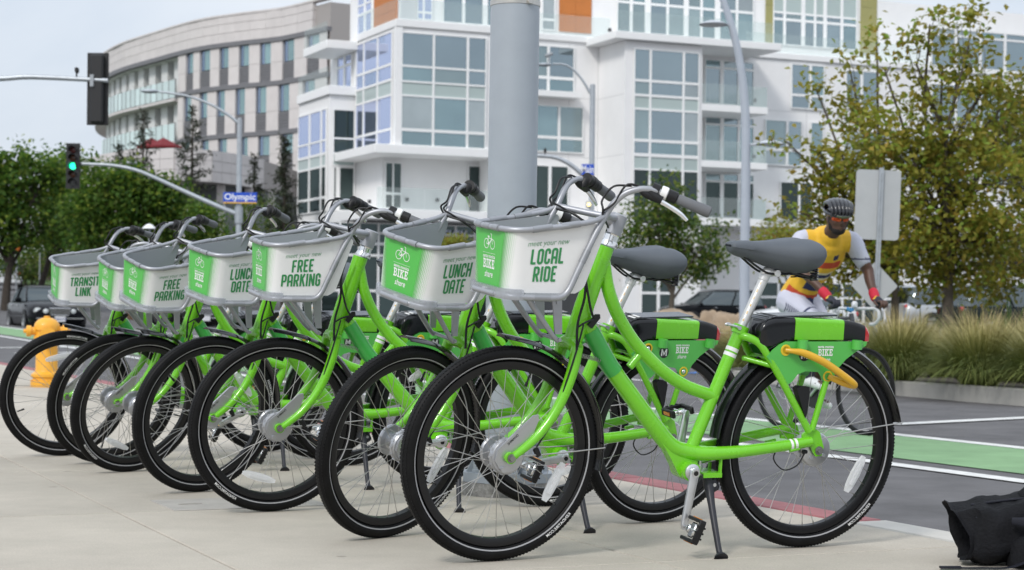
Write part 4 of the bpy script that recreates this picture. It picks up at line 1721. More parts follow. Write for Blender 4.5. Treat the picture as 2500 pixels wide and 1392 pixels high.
# big pole in the row
PX, PY = -.012, 7.80
p = empty("steel_pole", loc=(PX, PY, 0), rot=(0, radians(.35), 0))
tag(p, "thick grey steel pole on ribbed octagonal base behind the bikes", "pole")
n8 = [((.205) * cos(pi / 8 + k * pi / 4), (.205) * sin(pi / 8 + k * pi / 4)) for k in range(8)]
m_ = MB(); m_.prism(n8, (0, 0, -.02), (1, 0, 0), (0, 1, 0), (0, 0, .075)); m_.build("footing", footing, p, 20)
m_ = MB()
m_.prism([(x * .985, y * .985) for x, y in n8], (0, 0, .056), (1, 0, 0), (0, 1, 0), (0, 0, .038))
m_.build("base_plate", pole_grey, p, 20)
for k in range(8):
    a = k * pi / 4 + .2
    d = V((cos(a), sin(a), 0)); t = V((-sin(a), cos(a), 0))
    m_ = MB(); m_.prism([(.09, 0), (.178, 0), (.170, .02), (.112, .115), (.09, .115)], t * -.006 + V((0, 0, .093)), d, (0, 0, 1), t * .012)
    m_.build("gusset", pole_grey, p, 20)
for k in range(4):
    a = k * pi / 2 + .2 + pi / 8
    m_ = MB(); m_.lathe([(.026, .0), (.026, .012), (.021, .014), (.021, .11), (.015, .118), (0, .12)], (.15 * cos(a), .15 * sin(a), .0945), n=18)
    m_.build("bolt_cover", pole_grey, p, 40)
m_ = MB(); m_.lathe([(.1045, .05), (.1035, 2.6), (.098, 7.8), (.0, 7.82)], n=48); m_.build("shaft", pole_grey, p, 40)
m_ = MB(); m_.lathe([(.1030, 2.058), (.1062, 2.060), (.1062, 2.082), (.1030, 2.084)], n=48)
m_.box((.062, -.092, 2.071), (.024, .012, .028), Matrix.Rotation(.6, 3, 'Z'), bev=.003)
m_.build("clamp_band", mat("band_steel", (.55, .53, .50), .35, metal=.8, var=.2, vscale=14), p, 40)

# hydrant
hy = mat("hydrant_yellow", (0.80, 0.39, 0.03), .45, coat=.2, var=.06, vscale=9)
h = empty("fire_hydrant", loc=(-4.59, 18.2, 0), rot=(0, 0, radians(18)))
tag(h, "yellow fire hydrant behind the leftmost bike wheels near the red kerb", "hydrant")
m_ = MB(); m_.lathe([(.155, 0), (.155, .055), (.135, .06), (.135, .09), (.15, .10), (.15, .125), (.115, .15), (.108, .17), (.104, .46), (.128, .475), (.128, .50), (.112, .51), (.112, .56)], n=28); m_.build("barrel", hy, h, 30)
for k in range(8):
    a = 2 * pi * k / 8
    m_ = MB(); m_.cyl((.142 * cos(a), .142 * sin(a), .056), (.142 * cos(a), .142 * sin(a), .070), .013, n=6); m_.build("flange_bolt", hy, h, 30)
m_ = MB(); m_.lathe([(.125, .56), (.125, .60), (.118, .625), (.09, .66), (.05, .68), (.03, .684), (.03, .70), (.0, .702)], n=28); m_.build("bonnet", hy, h, 35)
for s, r in ((-1, .05), (1, .058)):
    m_ = MB(); m_.lathe([(r * .8, .09), (r * .8, .15), (r * 1.1, .152), (r * 1.1, .195), (r * .7, .2), (.02, .2), (.02, .225), (0, .226)], (0, 0, .55), (s, 0, 0), 18); m_.build("nozzle_cap", hy, h, 30)
m_ = MB(); m_.lathe([(.06, .08), (.06, .14), (.085, .142), (.085, .175), (.02, .18), (.02, .20), (0, .2)], (0, 0, .5), (0, -1, 0), 20); m_.build("front_nozzle", hy, h, 30)
m_ = MB(); m_.tube([(.17, -.02, .55), (.18, -.03, .48), (.165, -.04, .42), (.155, -.05, .46)], .006, 6, smooth=4); m_.build("cap_chain", hy, h, 40)


def arc_pole(name, label, base, top_z, r0, r1, mt):
    e = empty(name, loc=base)
    tag(e, label, "street light" if "light" in name or "lamp" in name else "traffic light")
    m2 = MB(); m2.lathe([(r0 * 1.5, -.3), (r0 * 1.5, .06), (r0 * 1.05, .1), (r0, .12), (r1, top_z - base[2]), (0, top_z - base[2] + .03)], n=18)
    m2.build("shaft", mt, e, 40)
    return e


def rel(e, pts):
    o = V(e.location)
    return [V(q) - o for q in pts]


# near signal: its back shows above the street on the left
Y = 34.0
e = arc_pole("signal_mast", "mast arm at upper left holding a black signal head seen from behind", (-14.2, Y, .0), 6.4, .13, .10, galv)
arm = rel(e, [(-14.2, Y, 4.6), at(-400, 215, Y), at(-150, 195, Y), at(0, 192, Y), at(60, 188, Y), at(130, 190, Y), at(263, 197, Y)])
m_ = MB(); m_.tube(arm, [.075, .068, .058, .050, .048, .046, .042], 12, smooth=4); m_.build("mast_arm", galv, e, 40)
hc_ = at(236, 216, Y) - V(e.location)
m_ = MB(); m_.box(hc_ + V((0, .10, 0)), (.40, .012, 1.34), bev=.006); bp_ = m_.build("back_plate", sig_black, e, 30)
m_ = MB(); m_.box(hc_ + V((0, .03, 0)), (.24, .13, 1.27), bev=.03); m_.build("housing", sig_black, e, 30)
for k in range(5):
    m_ = MB(); m_.tube([hc_ + V((0, .11, .50 - k * .25)), hc_ + V((0, .34, .485 - k * .25))], .105, 16, caps=False); m_.build("visor", sig_black, e, 40)
m_ = MB(); m_.box(hc_ + V((-.08, -.045, .14)), (.07, .04, .22)); m_.build("mount_bracket", galv_dark, e, 30)
cp = at(187, 182, Y) - V(e.location)
m_ = MB(); m_.cyl(cp + V((0, 0, -.05)), cp + V((0, 0, .04)), .015, n=8); m_.box(cp + V((0, .02, .08)), (.06, .13, .1), bev=.015); m_.build("detector_camera", sig_black, e, 40)

# far signal with the green lamp, street name sign and its own luminaire
Y = 54.0
bx_ = at(581, 700, Y).x
e = arc_pole("signal_mast", "corner signal pole carrying a lit green light and the Olympic name sign", (bx_, Y, gz(bx_, Y)), at(581, 290, Y).z, .085, .07, galv)
arm = rel(e, [at(581, 524, Y), at(520, 499, Y), at(440, 463, Y), at(380, 435, Y), at(330, 415, Y), at(275, 404, Y), at(220, 401, Y), at(200, 400, Y)])
m_ = MB(); m_.tube(arm, [.075, .07, .062, .057, .053, .048, .043, .042], 12, smooth=3); m_.tube([V((0, 0, at(581, 545, Y).z - e.location.z)), V((0, 0, at(581, 505, Y).z - e.location.z))], .12, 14); m_.build("mast_arm", galv, e, 40)
lum = rel(e, [at(581, 300, Y), at(560, 283, Y), at(520, 258, Y), at(470, 238, Y), at(420, 228, Y), at(385, 224, Y)])
m_ = MB(); m_.tube(lum, [.05, .045, .04, .036, .032, .03], 10, smooth=3); m_.build("lamp_arm", galv, e, 40)
lp = at(366, 223, Y) - V(e.location)
m_ = MB(); m_.ball(lp, (.27, .14, .065), 16, 8); m_.build("lamp_head", galv, e, 40)
hc_ = at(179.5, 406, Y) - V(e.location)
m_ = MB(); m_.box(hc_ + V((0, -.05, 0)), (.415, .012, 1.34), bev=.006); m_.build("back_plate", sig_black, e, 30)
m_ = MB(); m_.box(hc_ + V((0, .03, 0)), (.28, .14, 1.26), bev=.03); m_.build("housing", sig_black, e, 30)
m_ = MB(); m_.cyl(hc_ + V((.1, .06, .1)), hc_ + V((.28, .06, .07)), .04, n=10); m_.build("mount_bracket", galv_dark, e, 30)
lens_cols = [("lens_red_unlit", (.10, .012, .01), None), ("lens_amber_unlit", (.09, .028, .008), None), ("lens_green_lit", (.1, .8, .6), (.02, .9, .42)), ("lens_amber_unlit", (.09, .028, .008), None), ("lens_grey_unlit", (.09, .09, .09), None)]
for k, (nm, c, em) in enumerate(lens_cols):
    zc = .475 - k * .2375
    lm = mat(nm, c, .2, emit=em, estr=2.2 if em else 0)
    m_ = MB(); m_.ball(hc_ + V((0, -.058, zc)), (.098, .03, .098), 18, 8); m_.build("lens", lm, e, 40)
    m_ = MB()
    n = 14
    vs_ = []
    for i in range(n + 1):
        a = pi * (-.12 + 1.24 * i / n)
        for dy in (-.058, -.26):
            vs_.append(hc_ + V((.108 * cos(a), dy, zc + .108 * sin(a))))
    m_.add(vs_, [(2 * i, 2 * i + 1, 2 * i + 3, 2 * i + 2) for i in range(n)])
    m_.build("visor", sig_black, e, 50)
blue = mat("sign_blue", (.012, .075, .50), .35, var=.03)
signy = mat("sign_yellow_band", (.72, .42, .02), .4)
signw = mat("sign_white", (.82, .83, .84), .4)


def name_sign(e, Y, u0, u1, v0, v1, word, frac):
    c = at((u0 + u1) / 2, (v0 + v1) / 2, Y - .14) - V(e.location)
    w, hgt = (u1 - u0) / FPX * Y, (v1 - v0) / FPX * Y
    m2 = MB(); m2.box(c, (w, .02, hgt), bev=.004); s_ = m2.build("name_sign", blue, e, 30)
    m2 = MB(); m2.box(c + V((0, -.002, -hgt * .435)), (w * .992, .02, hgt * .12)); m2.build("sign_band", signy, s_, 0)
    tx_ = text_mb(word, hgt * .80, frac, 0, hgt * .012)
    m2 = MB(); m2.add([c + V((p[0], -.0125, p[1] - hgt * .16)) for p in tx_.v], tx_.f); m2.build("lettering", signw, s_, 0)


name_sign(e, Y, 545, 627, 470, 497, "Olympic", 1.05)
for zz in (478, 490):
    m_ = MB(); m_.tube([V((0, -.12, at(581, zz, Y).z - e.location.z)), V((0, 0, at(581, zz, Y).z - e.location.z))], .02, 8); m_.build("sign_bracket", galv_dark, e, 30)
pb = at(579, 640, Y) - V(e.location)
m_ = MB(); m_.box(pb + V((0, -.12, 0)), (.18, .14, .3), bev=.02); m_.build("signal_box", sig_black, e, 30)

# pole with the Main sign behind the big pole
Y = 66.0
bx_ = at(1442, 700, Y).x
e = arc_pole("signal_mast", "slim signal pole with the Main name sign in front of the white building", (bx_, Y, gz(bx_, Y)), at(1442, 207, Y).z, .105, .095, galv)
lum = rel(e, [at(1441, 228, Y), at(1425, 200, Y), at(1402, 172, Y), at(1378, 158, Y), at(1350, 156, Y)])
m_ = MB(); m_.tube(lum, [.05, .045, .04, .036, .034], 10, smooth=3); m_.build("lamp_arm", galv, e, 40)
lp = at(1330, 158, Y) - V(e.location)
m_ = MB(); m_.ball(lp, (.26, .16, .07), 16, 8); m_.build("lamp_head", galv, e, 40)
cp = at(1340, 138, Y) - V(e.location)
m_ = MB(); m_.tube([cp + V((0, 0, -.28)), cp], .03, 8); m_.box(cp + V((0, 0, .06)), (.3, .14, .12), Matrix.Rotation(-.35, 3, 'Y'), bev=.03); m_.build("camera_unit", galv_dark, e, 40)
arm = rel(e, [at(1442, 445, Y), at(1415, 420, Y), at(1390, 400, Y), at(1360, 386, Y), at(1325, 381, Y), at(1240, 379, Y)])
m_ = MB(); m_.tube(arm, [.09, .085, .08, .075, .07, .06], 12, smooth=3); m_.build("mast_arm", galv, e, 40)
cp = at(1331, 372, Y) - V(e.location)
m_ = MB(); m_.cyl(cp + V((0, 0, -.12)), cp, .02, n=8); m_.box(cp + V((0, 0, .07)), (.1, .16, .16), bev=.03); m_.build("detector_camera", sig_black, e, 40)
name_sign(e, Y, 1420, 1450, 401, 433, "Main", .62)
m_ = MB(); m_.cyl(V((-.1, -.12, at(1441, 500, Y).z - e.location.z)), V((-.1, -.2, at(1441, 500, Y).z - e.location.z)), .055, n=14); m_.build("walk_lamp", mat("lamp_amber_lit", (.9, .7, .2), .3, emit=(1, .72, .25), estr=3), e, 40)
m_ = MB(); m_.box(V((-.1, -.04, at(1441, 500, Y).z - e.location.z)), (.2, .14, .24), bev=.02); m_.build("walk_lamp_box", galv, e, 30)

# curved street light with two saucer lamps
Y = 41.0
b0 = at(1818, 700, Y)
e = empty("street_light", loc=(b0.x, Y, gz(b0.x, Y)))
tag(e, "pale curved street light with two saucer lamps in front of the balconies", "street light")
sh = rel(e, [(b0.x, Y, gz(b0.x, Y) - .3), at(1818, 640, Y), at(1820, 480, Y), at(1821, 360, Y), at(1818, 250, Y), at(1806, 150, Y), at(1788, 70, Y), at(1765, 0, Y), at(1735, -80, Y), at(1690, -160, Y)])
m_ = MB(); m_.tube(sh, [.115, .11, .105, .10, .096, .09, .082, .074, .066, .06], 16, smooth=4); m_.build("shaft", mat("lamp_pole_paint", (.40, .44, .50), .4, var=.04, vscale=5), e, 40)
for (u, v, u2) in ((1741, 60, 1786), (1880, 352, 1822), (1650, -165, 1690)):
    c = at(u, v, Y) - V(e.location); q = at(u2, v + 2, Y) - V(e.location)
    m_ = MB(); m_.tube([q, c.lerp(q, .4)], .028, 8); m_.lathe([(.0, .09), (.10, .085), (.22, .05), (.32, .0), (.30, -.018), (.1, -.03), (0, -.03)], c, (0, 0, 1), 26)
    m_.build("lamp_head", mat("lamp_head_paint", (.47, .50, .54), .35), e, 40)

# two thinner lamp posts on the left
Y = 70.0
b0 = at(342, 700, Y)
e = empty("lamp_post", loc=(b0.x, Y, gz(b0.x, Y)))
tag(e, "thin grey lamp post standing among the green trees on the left", "street light")
top = at(342, 400, Y) - V(e.location)
m_ = MB(); m_.tube([V((0, 0, -.2)), V((0, 0, top.z))], [.05, .04], 10); m_.build("shaft", galv_dark, e, 40)
m_ = MB(); m_.tube([top - V((0, 0, .1)), top + V((-.12, 0, 0)), top + V((-.2, 0, .02))], .03, 8); m_.ball(top + V((-.34, 0, .03)), (.26, .12, .06), 14, 8); m_.build("lamp_head", galv_dark, e, 40)
Y = 62.0
b0 = at(364, 700, Y)
e = empty("lamp_post", loc=(b0.x, Y, gz(b0.x, Y)))
tag(e, "short lamp post with a white conical shade above the left handlebars", "street light")
top = at(364, 556, Y) - V(e.location)
m_ = MB(); m_.tube([V((0, 0, -.2)), V((0, 0, top.z))], .035, 10); m_.build("shaft", galv_dark, e, 40)
m_ = MB(); m_.lathe([(.0, .13), (.07, .12), (.2, .02), (.23, -.03), (.2, -.04), (0, -.02)], top, (0, 0, 1), 20); m_.build("lamp_shade", signw, e, 40)


# small signs by the far left road
def post_sign(label, u, v, Y, shape, size, cols, extra=None):
    b0_ = at(u, 700, Y)
    z0 = gz(b0_.x, Y)
    e = empty("road_sign", loc=(b0_.x, Y, z0))
    tag(e, label, "sign", "road signs on the far left")
    zc = at(u, v, Y).z - z0
    m2 = MB(); m2.tube([V((0, .04, -.2)), V((0, .04, zc + size * .4))], .03, 8); m2.build("post", galv_dark, e, 40)
    m2 = MB()
    if shape == 'diamond':
        k = size * .7071
        m2.prism([(0, -k), (k, 0), (0, k), (-k, 0)], (0, -.02, zc), (1, 0, 0), (0, 0, 1), (0, .02, 0))
    else:
        m2.box((0, 0, zc), (size, .02, size), bev=.004)
    s_ = m2.build("sign_face", cols, e, 30)
    return e, zc, s_


fy = mat("sign_lime_yellow", (.72, .70, .01), .45)
fo = mat("sign_orange", (.85, .16, .02), .45)
e, zc, s_ = post_sign("lime yellow diamond pedestrian crossing sign above an orange panel, far left", 39, 581, 88, 'diamond', .42, fy)
m_ = MB()
for it in ([(-.05, -.15), (-.01, -.15), (.01, 0), (-.03, 0)], [(.05, -.15), (.08, -.14), (.03, .02), (-.01, .0)], [(-.05, -.02), (.04, -.02), (.03, .11), (-.04, .11)], [(-.1, -.01), (-.05, .09), (-.03, .07), (-.08, -.02)], [(.03, .09), (.1, .01), (.08, -.01), (.01, .07)]):
    m_.add([V((x, -.0225, zc + z)) for x, z in it], [tuple(range(len(it)))])
m_.add([V((x, -.0225, zc + .145 + z)) for x, z in circ(10, .032)], [tuple(range(10))])
m_.build("pictogram", sig_black, s_, 0)
m_ = MB(); m_.box((.03, 0, zc - .33), (.22, .02, .22)); m_.build("sign_plaque", fy, e, 0)
m_ = MB(); m_.box((-.02, .01, zc - .56), (.34, .02, .26)); m_.build("sign_panel", fo, e, 0)
e, zc, s_ = post_sign("small white square road sign between the far left trees", 96, 596, 95, 'square', .34, signw)
m_ = MB()
for it in ([(-.02, -.12), (.02, -.12), (.02, .06), (-.02, .06)], [(-.1, .1), (-.02, -.02), (.0, .02), (-.07, .12)], [(.1, .1), (.02, -.02), (.0, .02), (.07, .12)]):
    m_.add([V((x, -.0125, zc + z)) for x, z in it], [tuple(range(len(it)))])
m_.build("pictogram", sig_black, s_, 0)
m_ = MB(); m_.box((.24, 0, zc + .1), (.1, .06, .14)); m_.build("orange_flag", fo, e, 0)

# sign seen from behind on its perforated post, right
Y = 24.0
b0 = at(2133, 760, Y)
e = empty("road_sign", loc=(b0.x, Y, .02), rot=(0, radians(1.8), 0))
tag(e, "back of a grey metal road sign and diamond sign on a perforated post", "sign")
al = mat("sign_back_aluminium", (.47, .485, .49), .45, metal=.35, var=.05, vscale=3)
m_ = MB(); m_.box((0, 0, 1.25), (.055, .05, 2.9)); pst = m_.build("post", galv, e, 20)
m_ = MB()
for k in range(100):
    m_.add([V((x, -.0255, .0 + k * .0265 + z)) for x, z in circ(6, .006)], [tuple(range(6))])
hb_ = m_.build("post_holes", sig_black, pst, 0)
hb_["kind"] = "stuff"


def rounded(w, hgt, r, n=5):
    o_ = []
    for (cx, cy, a0) in ((w / 2 - r, hgt / 2 - r, 0), (-w / 2 + r, hgt / 2 - r, pi / 2), (-w / 2 + r, -hgt / 2 + r, pi), (w / 2 - r, -hgt / 2 + r, 1.5 * pi)):
        for k in range(n + 1):
            a = a0 + pi / 2 * k / n
            o_.append((cx + r * cos(a), cy + r * sin(a)))
    return o_


c = at(2140, 500, Y) - V(e.location)
m_ = MB(); m_.prism(rounded(.585, .91, .05), (c.x - .05, .03, c.z), (1, 0, 0), (0, 0, 1), (0, .004, 0)); m_.build("sign_plate", al, e, 30)
c2 = at(2129, 697, Y) - V(e.location)
rr = rounded(.44, .44, .03)
m_ = MB(); m_.prism([((x - y) * .7071, (x + y) * .7071) for x, y in rr], (c2.x, .03, c2.z), (1, 0, 0), (0, 0, 1), (0, .004, 0)); m_.build("diamond_plate", al, e, 30)
for zz in (c.z + .32, c.z - .32, c2.z):
    m_ = MB(); m_.cyl((0, -.026, zz), (0, -.034, zz), .012, n=8); m_.build("sign_bolt", galv_dark, e, 30)

# backpack lying at the right edge
cloth = mat("backpack_cloth", (0.006, 0.0063, 0.008), .8, var=.3, vscale=20, bump=.5, bscale=90, spec=.2)
web = mat("backpack_webbing", (0.012, 0.013, 0.02), .65, bump=.3, bscale=600, spec=.25)
bk = empty("backpack", loc=(1.625, 5.74, 0))
bk.scale = (.97, .95, .90)
tag(bk, "open black backpack lying on the plaza at the lower right edge", "backpack")


def lump(stations, n=20, seed=1, amp=.012, ex=(1, 0, 0)):
    """soft bag volume: stations (x, y, z centre, half width y, half height z)"""
    mb_ = MB()
    pts, _ = crom([V((s[0], s[1], s[2])) for s in stations], [0] * len(stations), 4)
    siz, _ = crom([V((s[3], s[4], 0)) for s in stations], [0] * len(stations), 4)
    rings = []
    for p_, s_ in zip(pts, siz):
        ring = []
        for k in range(n):
            a = 2 * pi * k / n
            ca, sa = cos(a), sin(a)
            q_ = p_ + V((0, s_.x * abs(ca) ** .75 * (1 if ca > 0 else -1), s_.y * abs(sa) ** .75 * (1 if sa > 0 else -1)))
            nn = noise.noise(q_ * 9 + V((seed, 0, 0))) * amp + noise.noise(q_ * 26 + V((0, seed, 0))) * amp * .4
            q_ += V((nn * .5, nn, nn))
            q_.z = max(q_.z, .004)
            ring.append(q_)
        rings.append(ring)
    return mb_, rings


mb_, rings = lump([(-.215, -.01, .115, .088, .082), (-.17, -.01, .118, .105, .098), (-.11, 0, .112, .120, .104), (-.04, .01, .120, .142, .112), (.06, .02, .128, .16, .124), (.17, .02, .120, .165, .118), (.30, .02, .112, .15, .106), (.36, .02, .10, .08, .06)], seed=3, amp=.030, n=32)
rings[0] = [q + V((-.05 * max(0, (q.z - .10) / .1) + .02 * noise.noise(q * 14), 0, -.018 * abs(q.y) / .09)) for q in rings[0]]
mb_.ring_loft(rings, cap0=False)
# the open mouth: rim turned in, then a dark pocket
r0 = rings[0]
c0 = sum(r0, V()) / len(r0)
inner = [c0 + (q - c0) * .90 + V((.014, 0, 0)) for q in r0]
deep = [c0 + (q - c0) * .72 + V((.17, 0, 0)) for q in r0]
lip = [c0 + (q - c0) * 1.04 + V((-.014, 0, .004)) for q in r0]
mb_.ring_loft([r0, lip, inner, deep], cap0=False)
mb_.build("bag_body", cloth, bk, 60)
mb_, rings = lump([(-.04, .03, .205, .05, .02), (.02, .04, .235, .10, .04), (.10, .04, .262, .13, .055), (.22, .04, .262, .135, .055), (.32, .04, .225, .11, .05), (.37, .04, .19, .05, .03)], seed=9, amp=.028, n=30)
mb_.ring_loft(rings); mb_.build("bag_pocket", cloth, bk, 60)
mb_, rings = lump([(-.10, -.10, .045, .03, .04), (-.03, -.13, .055, .045, .052), (.08, -.15, .062, .055, .06), (.2, -.155, .06, .055, .058), (.32, -.13, .05, .04, .05)], seed=5, amp=.024, n=26)
mb_.ring_loft(rings); mb_.build("bag_side_pocket", cloth, bk, 60)
# seams and folds running along the bag
for k, (y0, z0) in enumerate(((-.10, .185), (-.02, .222), (.06, .226))):
    m_ = MB(); m_.tube([(-.20, y0 * .8, z0 - .022), (-.10, y0 * .95, z0 - .006), (.0, y0 * 1.05, z0 + .006), (.08, y0, z0 + .014)], [.004, .005, .005, .004], 6, smooth=3); m_.build("bag_seam", web, bk, 60)
m_ = MB(); m_.tube([(-.10, -.14, .16), (.0, -.20, .155), (.1, -.21, .15), (.2, -.2, .17), (.3, -.17, .18)], [.012, .026, .03, .028, .02], 12, smooth=4, flat=.4); m_.build("shoulder_strap", web, bk, 60)


def ribbon(pts, w, th=.003, side=V((0, 1, 0))):
    mb2 = MB()
    pts, _ = crom([V(q) for q in pts], [0] * len(pts), 5)
    vs2 = []
    for i, q in enumerate(pts):
        t2 = (pts[min(i + 1, len(pts) - 1)] - pts[max(0, i - 1)]).normalized()
        sd2 = (side - t2 * side.dot(t2)).normalized()
        up2 = t2.cross(sd2)
        for a2, b2 in ((-1, -1), (1, -1), (1, 1), (-1, 1)):
            vs2.append(q + sd2 * a2 * w / 2 + up2 * b2 * th / 2)
    n2 = len(pts)
    mb2.add(vs2, [(4 * i + k, 4 * i + 4 + k, 4 * i + 4 + (k + 1) % 4, 4 * i + (k + 1) % 4) for i in range(n2 - 1) for k in range(4)] + [(0, 1, 2, 3), (4 * n2 - 1, 4 * n2 - 2, 4 * n2 - 3, 4 * n2 - 4)])
    return mb2


ribbon([(-.335, -.185, .006), (-.28, -.185, .006), (-.2, -.18, .006), (-.12, -.178, .008), (-.06, -.175, .028), (.0, -.17, .033), (.06, -.165, .012), (.12, -.15, .03)], .026).build("loose_strap", web, bk, 30)
ribbon([(-.335, -.185, .009), (-.27, -.185, .0095)], .030, .004).build("strap_end", web, bk, 30)
ribbon([(.13, -.22, .12), (.11, -.235, .06), (.1, -.24, .006), (.09, -.3, .005)], .03, side=V((1, 0, 0))).build("side_strap", web, bk, 30)

# ------------------------------------------------------------------ buildings
stucco = mat("stucco_white", (0.83, 0.825, 0.82), .75, var=.035, vscale=.7, bump=.12, bscale=25, detail=8)
trim_w = mat("trim_white", (0.86, 0.86, 0.855), .5, var=.02, vscale=2)
soffit = mat("soffit_grey", (0.42, 0.42, 0.42), .8)
glass_front = glass_mat("glass_front", (.46, .55, .60), (.10, .14, .15), .54, vary=.45)
glass_room = glass_mat("glass_room", (.40, .50, .53), (.20, .25, .25), .46, vary=.35)
glass_blind = glass_mat("glass_blind", (.44, .52, .55), (.36, .39, .39), .42, vary=.2)
WR = random.Random(5)
glass_teal = glass_mat("glass_teal", (.44, .56, .60), (.12, .19, .20), .48)
glass_side = glass_mat("glass_side", (.66, .73, .96), (.20, .22, .28), .74, vary=.1)  # left-facing panes: brighter sky reflection put into the lavender tint
glass_dark = glass_mat("glass_dark", (.30, .38, .38), (.022, .032, .03), .16, vary=.5)  # dark green tint stands in for trees reflected in the panes
spandrel = mat("spandrel_panel", (0.42, 0.50, 0.485), .3, objrand=.06)
orange_p = mat("panel_orange", (0.50, 0.165, 0.035), .6, var=.06, vscale=2)
olive_p = mat("panel_olive", (0.33, 0.31, 0.12), .6, var=.06, vscale=2)
rail_glass = clear_mat("balustrade_glass", (.92, .955, .95), .10, .04)
fitting = mat("wall_fitting", (.06, .06, .065), .5)
GA = atan2(E1.y, E1.x)


class Bld:
    """a building in the street grid; planes are b = const (front) or a = const (side)"""

    def __init__(self, name, label, a0, b0, z0):
        self.o = V((a0, b0, z0))
        p_ = ab(a0, b0, z0)
        self.e = empty(name, loc=p_, rot=(0, 0, GA))
        tag(self.e, label, "building")

    def l(self, a, b, z):
        return V((a, b, z)) - self.o

    def box(self, name, mt, a0, a1, b0, b1, z0, z1, parent=None, bev=0.0):
        m2 = MB()
        m2.box(self.l((a0 + a1) / 2, (b0 + b1) / 2, (z0 + z1) / 2), (a1 - a0, b1 - b0, z1 - z0), bev=bev)
        return m2.build(name, mt, parent or self.e, 30)


def pf(B, u, v=None):
    """front plane b = B: a and z that pixel u, v shows"""
    k, kz = ray(u, 330 if v is None else v)
    Y_ = B / (.914 - .407 * k)
    return Y_ * (.407 + .914 * k), (None if v is None else CAMH + kz * Y_)


def ps(A, u, v=None):
    k, kz = ray(u, 330 if v is None else v)
    Y_ = A / (.407 + .914 * k)
    return Y_ * (.914 - .407 * k), (None if v is None else CAMH + kz * Y_)


def window(bd, plane, val, cols, rows, uref, mats, fw=.075, name="window", frame=None, depth=.07, grow=.06):
    """one window: a frame part and a pane for each light. cols: list of (u0, u1); rows: list of (v0, v1) measured at column uref;
    mats: one pane material per row"""
    fn = pf if plane == 'f' else ps
    vm = (min(r[0] for r in rows) + max(r[1] for r in rows)) / 2
    cs = [tuple(sorted((fn(val, c0, vm)[0], fn(val, c1, vm)[0]))) for c0, c1 in cols]
    zs = [(fn(val, uref, v1)[1], fn(val, uref, v0)[1]) for v0, v1 in rows]
    lo, hi = min(c[0] for c in cs) - grow, max(c[1] for c in cs) + grow
    zlo, zhi = min(z[0] for z in zs) - grow, max(z[1] for z in zs) + grow
    m2 = MB()

    def slab(s0, s1, z0, z1, d0, d1):
        if plane == 'f':
            m2.box(bd.l((s0 + s1) / 2, val - (d0 + d1) / 2, (z0 + z1) / 2), (s1 - s0, d1 - d0, z1 - z0))
        else:
            m2.box(bd.l(val - (d0 + d1) / 2, (s0 + s1) / 2, (z0 + z1) / 2), (d1 - d0, s1 - s0, z1 - z0))

    cs.sort(); zs.sort()
    edges = [lo] + [x for c in cs for x in c] + [hi]
    for i in range(0, len(edges), 2):
        slab(edges[i], edges[i + 1], zlo, zhi, .0, depth)
    ze = [zlo] + [x for c in zs for x in c] + [zhi]
    for i in range(0, len(ze), 2):
        for c in cs:
            slab(c[0], c[1], ze[i], ze[i + 1], .0, depth * .97)
    w_ = m2.build(name, frame or trim_w, bd.e, 30)
    order = sorted(range(len(rows)), key=lambda i: -rows[i][0])      # lowest first, as zs
    for zi, (z0, z1) in enumerate(zs):
        mt = mats[order[zi]] if isinstance(mats, list) else mats
        for c in cs:
            m2 = MB()
            slab(c[0], c[1], z0, z1, .008, .022)
            k = WR.random()
            use = mt
            if mt is glass_front:
                use = glass_front if k < .62 else (glass_teal if k < .76 else (glass_room if k < .92 else glass_blind))
            elif mt is glass_teal and k < .3:
                use = glass_room
            m2.build("pane", use, w_, 0)
    return w_


W = Bld("apartment_building", "white apartment building with glass corner bays, balconies and orange panels", 30, 84, .1)
B1, A1, B2, A2, B3, A3 = 86.49, 32.06, 83.97, 43.6, 86.9, 30.6
aR = pf(B2, 1714)[0]
W.box("wall", stucco, A1 + .02, 37.46, B1 + .03, 97, 9.2, 15.1)
W.box("wall", stucco, 37.46, A2, 87.0 + .03, 97, 6.0, 15.1)
W.box("wall", stucco, A2 + .02, aR, B2 + .03, 97, .0, 14.9)
W.box("wall", stucco, aR, 82, B3 + .03, 97, 5.75, 15.0)
W.box("wall", stucco, A3 + .02, A1 + .02, 92.6 + .03, 98, .0, 12.25)
W.box("wall", stucco, A1 + .02, 37.46, 88.55, 97, 6.0, 8.75)
W.box("wall", stucco, 33.2, 82, 90.03, 97, 15.1, 19.4)
W.box("wall", mat("storefront_dark", (.05, .055, .06), .5), A3 + .3, A2, 88.1, 96, .0, 5.45)
W.box("wall", stucco, aR, 82, 88.4, 96, .0, 5.74)
# slabs and parapets
W.box("slab", trim_w, 30.9, 37.62, 86.28, 93.0, 8.75, 9.2, bev=.02)
W.box("slab", trim_w, 30.3, 43.58, 86.1, 92.5, 5.45, 5.98, bev=.02)
W.box("parapet", trim_w, A1 - .06, 37.6, B1 - .09, 92.5, 15.12, 15.5, bev=.02)
W.box("parapet", trim_w, 37.62, A2 - .02, 86.9, 90.0, 15.1, 15.42, bev=.02)
W.box("parapet", trim_w, A2 - .75, aR + 4.6, B2 - .35, 90.0, 14.92, 15.3, bev=.02)
W.box("parapet", trim_w, aR + 4.62, 82, B3 - .1, 90.0, 15.02, 15.35, bev=.02)
W.box("parapet", trim_w, 30.35, A1, 92.3, 96.5, 14.68, 15.12, bev=.02)
W.box("parapet", trim_w, A3 - .12, A1, 92.45, 98, 12.27, 12.75, bev=.02)
